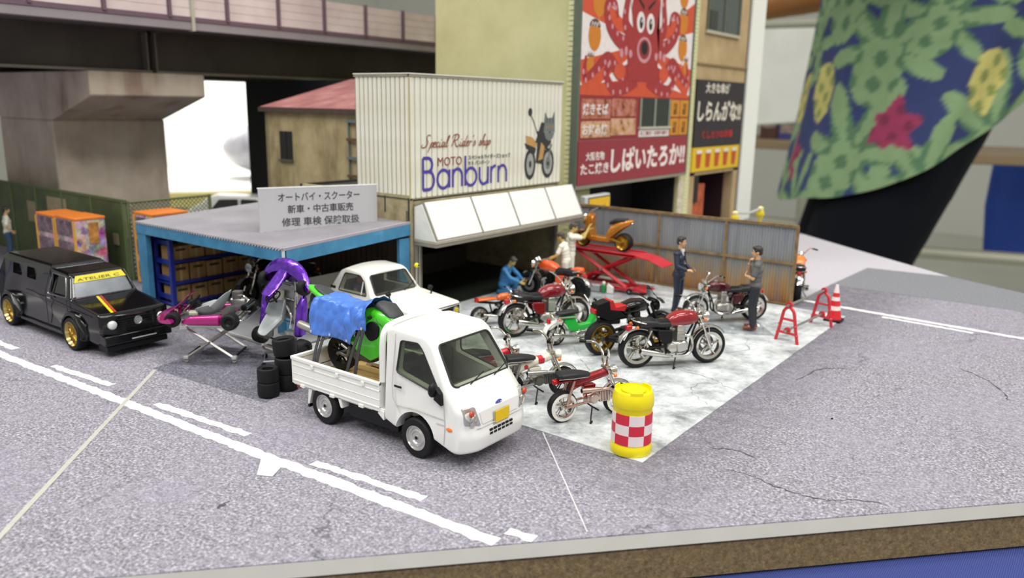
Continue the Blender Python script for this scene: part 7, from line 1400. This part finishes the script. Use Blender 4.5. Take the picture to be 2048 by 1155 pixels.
# ------------------------------------------------------------------ loose tyres
def loose(x, y, z, r, w, label, tilt=(0, 0, 0)):
    t = thing('racing_tyre', label, 'tyre', (x, y, z), 0, 'loose kart tyres', tilt); B().lathe([(r*.52, 0), (r*.55, w*.10), (r*.52, w*.12), (r*.86, 0), (r*.97, w*.06), (r, w*.2), (r*1.0, w*.8), (r*.97, w*.94), (r*.86, w), (r*.52, w*.9), (r*.50, w*.5)], (0, 0, 0), 'z', 32, True).go('tyre', RUBBER, t); B().cyl((0, 0, w*.2), (0, 0, w*.5), r*.53, n=20).go('core', BLACK, t)
loose(-11.13, 7.98, .018, .185, .25, 'lower tyre of the short stack of two beside the white truck'); loose(-11.13, 7.98, .268, .18, .25, 'upper tyre of the short stack of two beside the white truck')
loose(-11.16, 8.40, .018, .20, .29, 'bottom tyre of the tall stack of three beside the white truck'); loose(-11.16, 8.40, .308, .205, .29, 'middle tyre of the tall stack of three beside the white truck'); loose(-11.19, 8.41, .62, .20, .31, 'top tyre of the tall stack of three beside the white truck', (.06, -.10, 0))
tag(B().ball((0, 0, 0), (.09, .05, .02), 10).warp(lambda x, y, z: (x+.03*noise.noise((x*40, y*40, 1)), y+.03*noise.noise((x*40, y*40, 5)), z+.012)).go('plastic_shred', mat('B9B9B8', .4)), 'small pale shred of plastic on the road behind the short tyre stack', 'scrap').location = (-11.55, 8.22, .018)
# ------------------------------------------------------------------ red lift with tools
lf = thing('motorcycle_lift', 'red scissor lift for motorcycles with a drop ramp, in front of the fence', 'lift', (-10.7, 19.08, ED+.012)); w = lambda b, n_, m, **k: sp(b.warp(lambda x, y, z: (x, y, z+lf.location.z)), n_, m, lf, **k); rd = mat('BC1F2C', .35, 0, .3, .04, 3)
w(B().bx(-12.2, -9.95, 18.74, 19.42, 1.02, 1.07).bx(-12.2, -9.95, 18.74, 18.78, 1.0, 1.10).bx(-12.2, -9.95, 19.38, 19.42, 1.0, 1.10), 'deck', rd, bevel=.008)
w(B().prism([(-9.95, 1.02), (-9.55, .98), (-9.12, .84), (-9.12, .87), (-9.55, 1.02), (-9.95, 1.07)], 'y', 18.76, 19.40), 'ramp', rd, bevel=.006)
for y in (18.82, 19.34):
    w(B().cyl((-11.75, y, .98), (-10.2, y, .16), .055, n=4), 'scissor_arm', rd); w(B().cyl((-10.15, y+.06, .98), (-11.75, y+.06, .16), .055, n=4), 'scissor_arm', rd); w(B().bx(-12.0, -9.95, y-.05, y+.05, .08, .17), 'base_rail', rd, bevel=.01); w(B().cyl((-10.97, y-.10, .57), (-10.97, y+.12, .57), .035, n=12), 'pivot_pin', SILVER)
    for x in (-11.85, -10.05): o_ = w(B().cyl((x, y-.09 if y < 19 else y+.01, .075), (x, y-.01 if y < 19 else y+.09, .075), .082, n=20), 'castor', RUBBER); w(B().cyl((x, y-.10 if y < 19 else y+.05, .075), (x, y-.05 if y < 19 else y+.10, .075), .03, n=12), 'castor_hub', SILVER)
w(B().prism([(-9.95, .08), (-9.60, .10), (-9.60, .14), (-9.95, .20)], 'y', 18.8, 19.36), 'base_foot', rd, bevel=.008); [w(B().bx(*q_), 'cross_member', rd, bevel=.008) for q_ in ((-11.9, -11.75, 18.8, 19.36, .08, .16), (-10.4, -10.25, 18.8, 19.36, .10, .18), (-11.2, -11.0, 18.8, 19.36, .42, .50))]; w(B().cyl((-11.4, 19.08, .16), (-10.9, 19.08, .62), .05, n=12), 'jack', mat('8E1A22', .3))
tx = thing('toolbox', 'grey metal toolbox on the ground under the red lift', 'toolbox', (-11.08, 18.52, ED+.012), .12); B().bx(-.26, .26, -.10, .10, 0, .17).go('box', mat('A3A5A8', .4, .3), tx, bevel=.015); B().bx(-.265, .265, -.105, .105, .15, .19).go('lid', mat('B4B6B8', .35, .3), tx, bevel=.012); B().tube([(-.1, 0, .19), (-.1, 0, .23), (.1, 0, .23), (.1, 0, .19)], .01, 6).go('handle', STEEL, tx)
bo = thing('oil_bottle', 'green bottle with a white cap beside the toolbox under the lift', 'bottle', (-10.70, 18.50, ED+.012)); B().lathe([(0, 0), (.055, 0), (.06, .02), (.06, .20), (.035, .235), (0, .235)], (0, 0, 0), 'z', 18).go('bottle', mat('128A3A', .3, 0, .3), bo); B().lathe([(.03, .23), (.045, .24), (.045, .29), (.02, .31), (0, .31)], (0, 0, 0), 'z', 16).go('cap', WHITEP, bo)
ca = thing('oil_can', 'white flat oil can beside the green bottle under the lift', 'can', (-10.52, 18.54, ED+.012), .2); B().prism(rpoly([(-.09, 0), (.09, 0), (.09, .17), (-.02, .24), (-.09, .22)], .02), 'y', -.05, .05).go('can', WHITEP, ca, bevel=.012); B().cyl((-.05, 0, .22), (-.06, 0, .27), .025, n=10).go('spout', mat('D5D5D0', .4), ca)
# ------------------------------------------------------------------ red barricades, poles, cone, drum
rb_ = mat('C3202E', .35, 0, .3, .03)
def trestle(x, y, rz, label):
    t = thing('barricade_trestle', label, 'barricade', (x, y, ED), rz, 'red barricade trestles'); P = [(-.27, 0), (-.20, .30), (-.15, .56), (-.11, .70), (0, .78), (.11, .70), (.15, .56), (.20, .30), (.27, 0)]
    b = B(); b.tube([(0, a, z) for a, z in P], .036, 8, sub=3); b.go('a_frame', rb_, t); B().cyl((0, -.165, .50), (0, .165, .50), .028, n=8).go('upper_bar', rb_, t); B().cyl((0, -.225, .20), (0, .225, .20), .03, n=8).go('lower_bar', rb_, t)
    for z, yy in ((.83, 0), (.26, .0)): B().lathe([(.032, -.03), (.07, -.03), (.07, .03), (.032, .03)], (0, yy, z), 'x', 16, True).go('pole_ring', rb_, t)
    for sg in (-1, 1):
        for z, yy in ((.18, .235), (.38, .195)): B().ball((0, sg*yy, z), (.042, .042, .03), 8).go('lug', rb_, t)
    return t
T1, T2 = V((-5.26, 17.08, ED)), V((-5.10, 19.05, ED))
trestle(T1.x, T1.y, math.radians(75), 'nearer red A-shaped barricade trestle'); trestle(T2.x, T2.y, math.radians(75), 'farther red A-shaped barricade trestle, beside the cone')
for z, nm in ((.83, 'upper'), (.26, 'lower')):
    d = (T2-T1).normalized(); tag(B().cyl(T1+V((0, 0, z))-d*.10, T2+V((0, 0, z))+d*.10, .028, n=12).go('barricade_pole', mat('9A9A94', .3, .6)), nm+' grey pole joining the two red barricade trestles', 'pole', 'barricade poles')
co_ = thing('traffic_cone', 'red and white traffic cone on a black base beside the farther trestle', 'cone', (-4.98, 19.66, ED)); B().prism(rpoly([(-.20, -.20), (.20, -.20), (.20, .20), (-.20, .20)], .05), 'z', 0, .05).go('base', BLACK, co_, bevel=.01)
R0 = lambda z: .155*(1-z/.92)+.028
for k, (z0, z1) in enumerate(((.05, .27), (.27, .37), (.37, .50), (.50, .59), (.59, .69), (.69, .88))): B().cyl((0, 0, z0), (0, 0, z1), R0(z0), R0(z1), 20).go('cone_band', mat('D0262E', .4) if k % 2 == 0 else mat('E8DCDA', .4), co_)
dr = thing('crash_drum', 'yellow cushion drum with red and white checked band at the forecourt corner', 'drum', (-5.17, 9.93, ED), .35); dr.scale = (1, 1, .94); yl = mat('E6D400', .35, 0, .2, .02)
DR = .295
B().lathe([(0, 0), (DR*1.0, 0), (DR*1.03, .02), (DR*1.03, .13), (DR*.985, .16), (DR*.97, .2), (DR*.97, .74), (DR*1.0, .76), (DR*1.03, .79), (DR*1.03, .88), (DR*.99, .95), (DR*.93, 1.0), (DR*.82, 1.02), (DR*.80, .985), (0, .985)], (0, 0, 0), 'z', 48).go('drum', yl, dr)
for k in range(3): a0 = k*2*PI/3+.5; B().rings([[V((q*math.cos(a), q*math.sin(a), z)) for q, z in ((DR*.84, .97), (DR*.95, .97), (DR*.93, 1.045), (DR*.84, 1.045))] for a in (a0+j*.1 for j in range(8))]).go('rim_lug', yl, dr, bevel=.008)
B().lathe([(DR*.5, .985), (DR*.62, 1.0), (DR*.60, 1.02), (0, 1.02)], (0, 0, 0), 'z', 32).go('cap', yl, dr); wq, rq = mat('E4D6D6', .45, 0, 0, .02), mat('C9283E', .4, 0, 0, .02)
for j in range(3):
    for k in range(8):
        a0 = 2*PI*k/8; z0 = .18+j*.165; rr_ = DR*1.0; b = B(); rs = []
        for i in range(6): a = a0+2*PI/8*i/5; rs.append([V((q*math.cos(a), q*math.sin(a), z)) for q, z in ((rr_*.96, z0), (rr_, z0), (rr_, z0+.1645), (rr_*.96, z0+.1645))])
        b.rings(rs).go('check', (wq, rq)[(j+k) % 2], dr)
# ------------------------------------------------------------------ yellow chain barrier behind the fence
yc = mat('D4BE1E', .4)
for x, y, lab in ((-8.9, 22.9, 'left yellow chain post behind the corrugated fence'), (-8.75, 24.6, 'right yellow chain post behind the corrugated fence')):
    t = thing('chain_post', lab, 'post', (x, y, .003), 0, 'yellow chain posts'); B().lathe([(0, 0), (.20, 0), (.20, .05), (.06, .10), (.05, 1.6), (.09, 1.66), (.13, 1.74), (.11, 1.84), (.04, 1.9), (0, 1.9)], (0, 0, 0), 'z', 16).go('post', yc, t); B().lathe([(.05, 1.86), (.09, 1.88), (.09, 1.96), (0, 2.0)], (0, 0, 0), 'z', 12).go('cap', mat('E4DCA0', .4), t)
P_ = [V((-8.9, 22.95, 1.93)), V((-8.82, 23.75, 1.86)), V((-8.75, 24.55, 1.93))]; tag(B().tube(P_, .035, 6, sub=6).go('barrier_bar', mat('C9C9C0', .4, .4)), 'pale bar linking the two yellow posts behind the fence', 'bar')
# ------------------------------------------------------------------ the visitor: life size, 64 times the models
VX, VY, VS = -29.5, 87.2, 64.
floral = bpy.data.materials.new('pineapple_print'); floral.use_nodes = True; n = N(floral); ca_ = n.a('ShaderNodeVertexColor', layer_name='print'); n.b.inputs['Roughness'].default_value = .8
wv = n.noise(n.co(), 60, 3); n.col(n.mix(.25, ca_.outputs[0], n.ramp(wv, (.3, .5), (.7, 1.)), 'MULTIPLY'))
navyp = mat('0B0D14', .95, 0, 0, .1, .05, 0, .15)
J = standing(head=(.02, 0, 1.60), neck=(0, 0, 1.42), chest=(0, 0, 1.24), waist=(.01, 0, 1.06), shL=(-.01, .185, 1.36), shR=(-.01, -.185, 1.36), elL=(.06, .30, 1.10), elR=(.12, -.26, 1.09), wrL=(.34, .24, 1.02), wrR=(.38, -.24, .97), ankL=(-.03, .13, .09), ankR=(-.03, -.13, .09), toeL=(.15, .15, .03), toeR=(.15, -.15, .03), pelvis=(0, 0, .90), hipL=(0, .095, .86), hipR=(0, -.095, .86), kneeL=(.03, .11, .47), kneeR=(.03, -.11, .47))
vis, JJ = person('large out of focus visitor in a blue pineapple print shirt and dark trousers', (VX, VY, -48), math.radians(200), J, (floral, navyp, mat('1C1A1A', .5)), S=VS, vox=.012, eyes=True, skin=mat('A06C3C', .6, 0, 0, .05))
vis.rotation_mode = 'QUATERNION'; vis.rotation_quaternion = Quaternion(V((-.6, .8, 0)), math.radians(14.5)) @ Quaternion(Z, math.radians(200))
for c in list(vis.children):
    if c.name.split('.')[0] == 'shirt': bpy.data.objects.remove(c)
q = B(); SECS = [(.70, .155, .205), (.78, .155, .205), (.90, .168, .208), (1.05, .195, .222), (1.20, .205, .222), (1.32, .17, .215), (1.40, .085, .13), (1.44, .062, .07)]
rs = []; NA, NZ = 250, 200
def sec(z):
    for (a, rx, ry), (b_, sx, sy) in zip(SECS, SECS[1:]):
        if a <= z <= b_: t = (z-a)/(b_-a); return rx+(sx-rx)*t, ry+(sy-ry)*t
    return SECS[-1][1:]
for i in range(NZ+1):
    z = .80+.64*i/NZ; rx, ry = sec(z); ring = []
    for k in range(NA):
        a = 2*PI*k/NA; fold = 1+.05*math.sin(a*7+z*4)*(1.3-z)+.02*math.sin(a*13-z*9)
        hem = (.012*math.sin(3*a)+.15*math.cos(a-math.radians(197)))*(1-i/NZ)**2 if i < NZ*.5 else 0
        ring.append(V((rx*math.cos(a)*fold, ry*math.sin(a)*fold, z+hem)))
    rs.append(ring)
q.rings(rs, cap=False)
for S_ in 'LR':
    a, e_ = JJ['sh'+S_], JJ['el'+S_]; m_ = a.lerp(e_, .8); q.tube([a, a.lerp(m_, .3), a.lerp(m_, .65), m_], [.085, .090, .092, .098], 40, sub=10)
me = q.mesh(60); ca2 = me.color_attributes.new('print', 'FLOAT_COLOR', 'POINT'); rg = random.Random(21)
cells = [(rg.uniform(0, 2*PI), .66+.8*rg.random(), rg.choice('GGGYGR'), rg.uniform(-.5, .5)) for _ in range(1)]
PN = []
for row in range(11):
    for k in range(9):
        PN.append((((k+.5*(row % 2))/9*2*PI+rg.uniform(-.12, .12)) % (2*PI), .66+row*.08+rg.uniform(-.02, .02), ('G', 'Y', 'G', 'R', 'G', 'G', 'Y')[(k*2+row*3) % 7], rg.uniform(-.5, .5), rg.uniform(.80, 1.15)))
PNZ = [[q for q in PN if abs(q[1]-(.62+.04*i)) < .16] for i in range(30)]
base_c, gA, gB, yA, yB, rA, rB = lin('263263'), lin('7B966C'), lin('4C6F50'), lin('BDB56A'), lin('7E8A4A'), lin('8E2A50'), lin('6E1F3E')
for v in me.vertices:
    near = PNZ[max(0, min(29, int((v.co.z-.6)/.04)))]
    a = math.atan2(v.co.y, v.co.x) % (2*PI); z = v.co.z; c = base_c; best = 9
    if abs(v.co.y) > .245: a = (a+v.co.y*3) % (2*PI)
    for pa, pz, kd, rot_, sz in near:
        dx = ((a-pa+PI) % (2*PI)-PI)*.215; dz = z-pz
        if abs(dx) > .12 or abs(dz) > .14: continue
        x = (dx*math.cos(rot_)-dz*math.sin(rot_))/sz; y = (dx*math.sin(rot_)+dz*math.cos(rot_))/sz; th = math.atan2(x, y)
        if kd == 'G':                                       # leafy crown over a pineapple
            yb_ = y+.035; r_ = math.hypot(x/.036, yb_/.046)
            if r_ < 1 and r_*.7 < best: best = r_*.7; c = gA if math.sin((x+yb_)*95)*math.sin((x-yb_)*95) > -.3 else gB
            else:
                t2 = math.atan2(x, y+.01); rl = math.hypot(x, y+.01); lim = (.070+.032*math.cos(t2*7))*(1.15-.35*abs(t2)/2.1) if abs(t2) < 2.1 else 0
                if lim and rl < lim and rl/lim < best: best = rl/lim; c = gB if math.cos(t2*7) < .25 else gA
        elif kd == 'Y':
            r_ = math.hypot(x/.034, y/.05)
            if r_ < 1 and r_*.8 < best: best = r_*.8; c = yA if math.sin(x*160)*math.sin(y*140) > -.3 else yB
        else:
            r_ = math.hypot(x, y)/(.038+.008*math.cos(th*6))
            if r_ < 1 and r_*.9 < best: best = r_*.9; c = rA if math.sin(x*190)*math.sin(y*170) > -.4 else rB
    ca2.data[v.index].color = (*c, 1)
link('shirt', me, floral, vis); 
q = B()

# buildings stand a hair above the printed sheet
for o in (yb, tb_, shop, awn, gar, sb, sh, gw, mf): o.location.z += .006
for o in C.objects:
    if o.name.startswith('capsule_machine'): o.location.z += .005
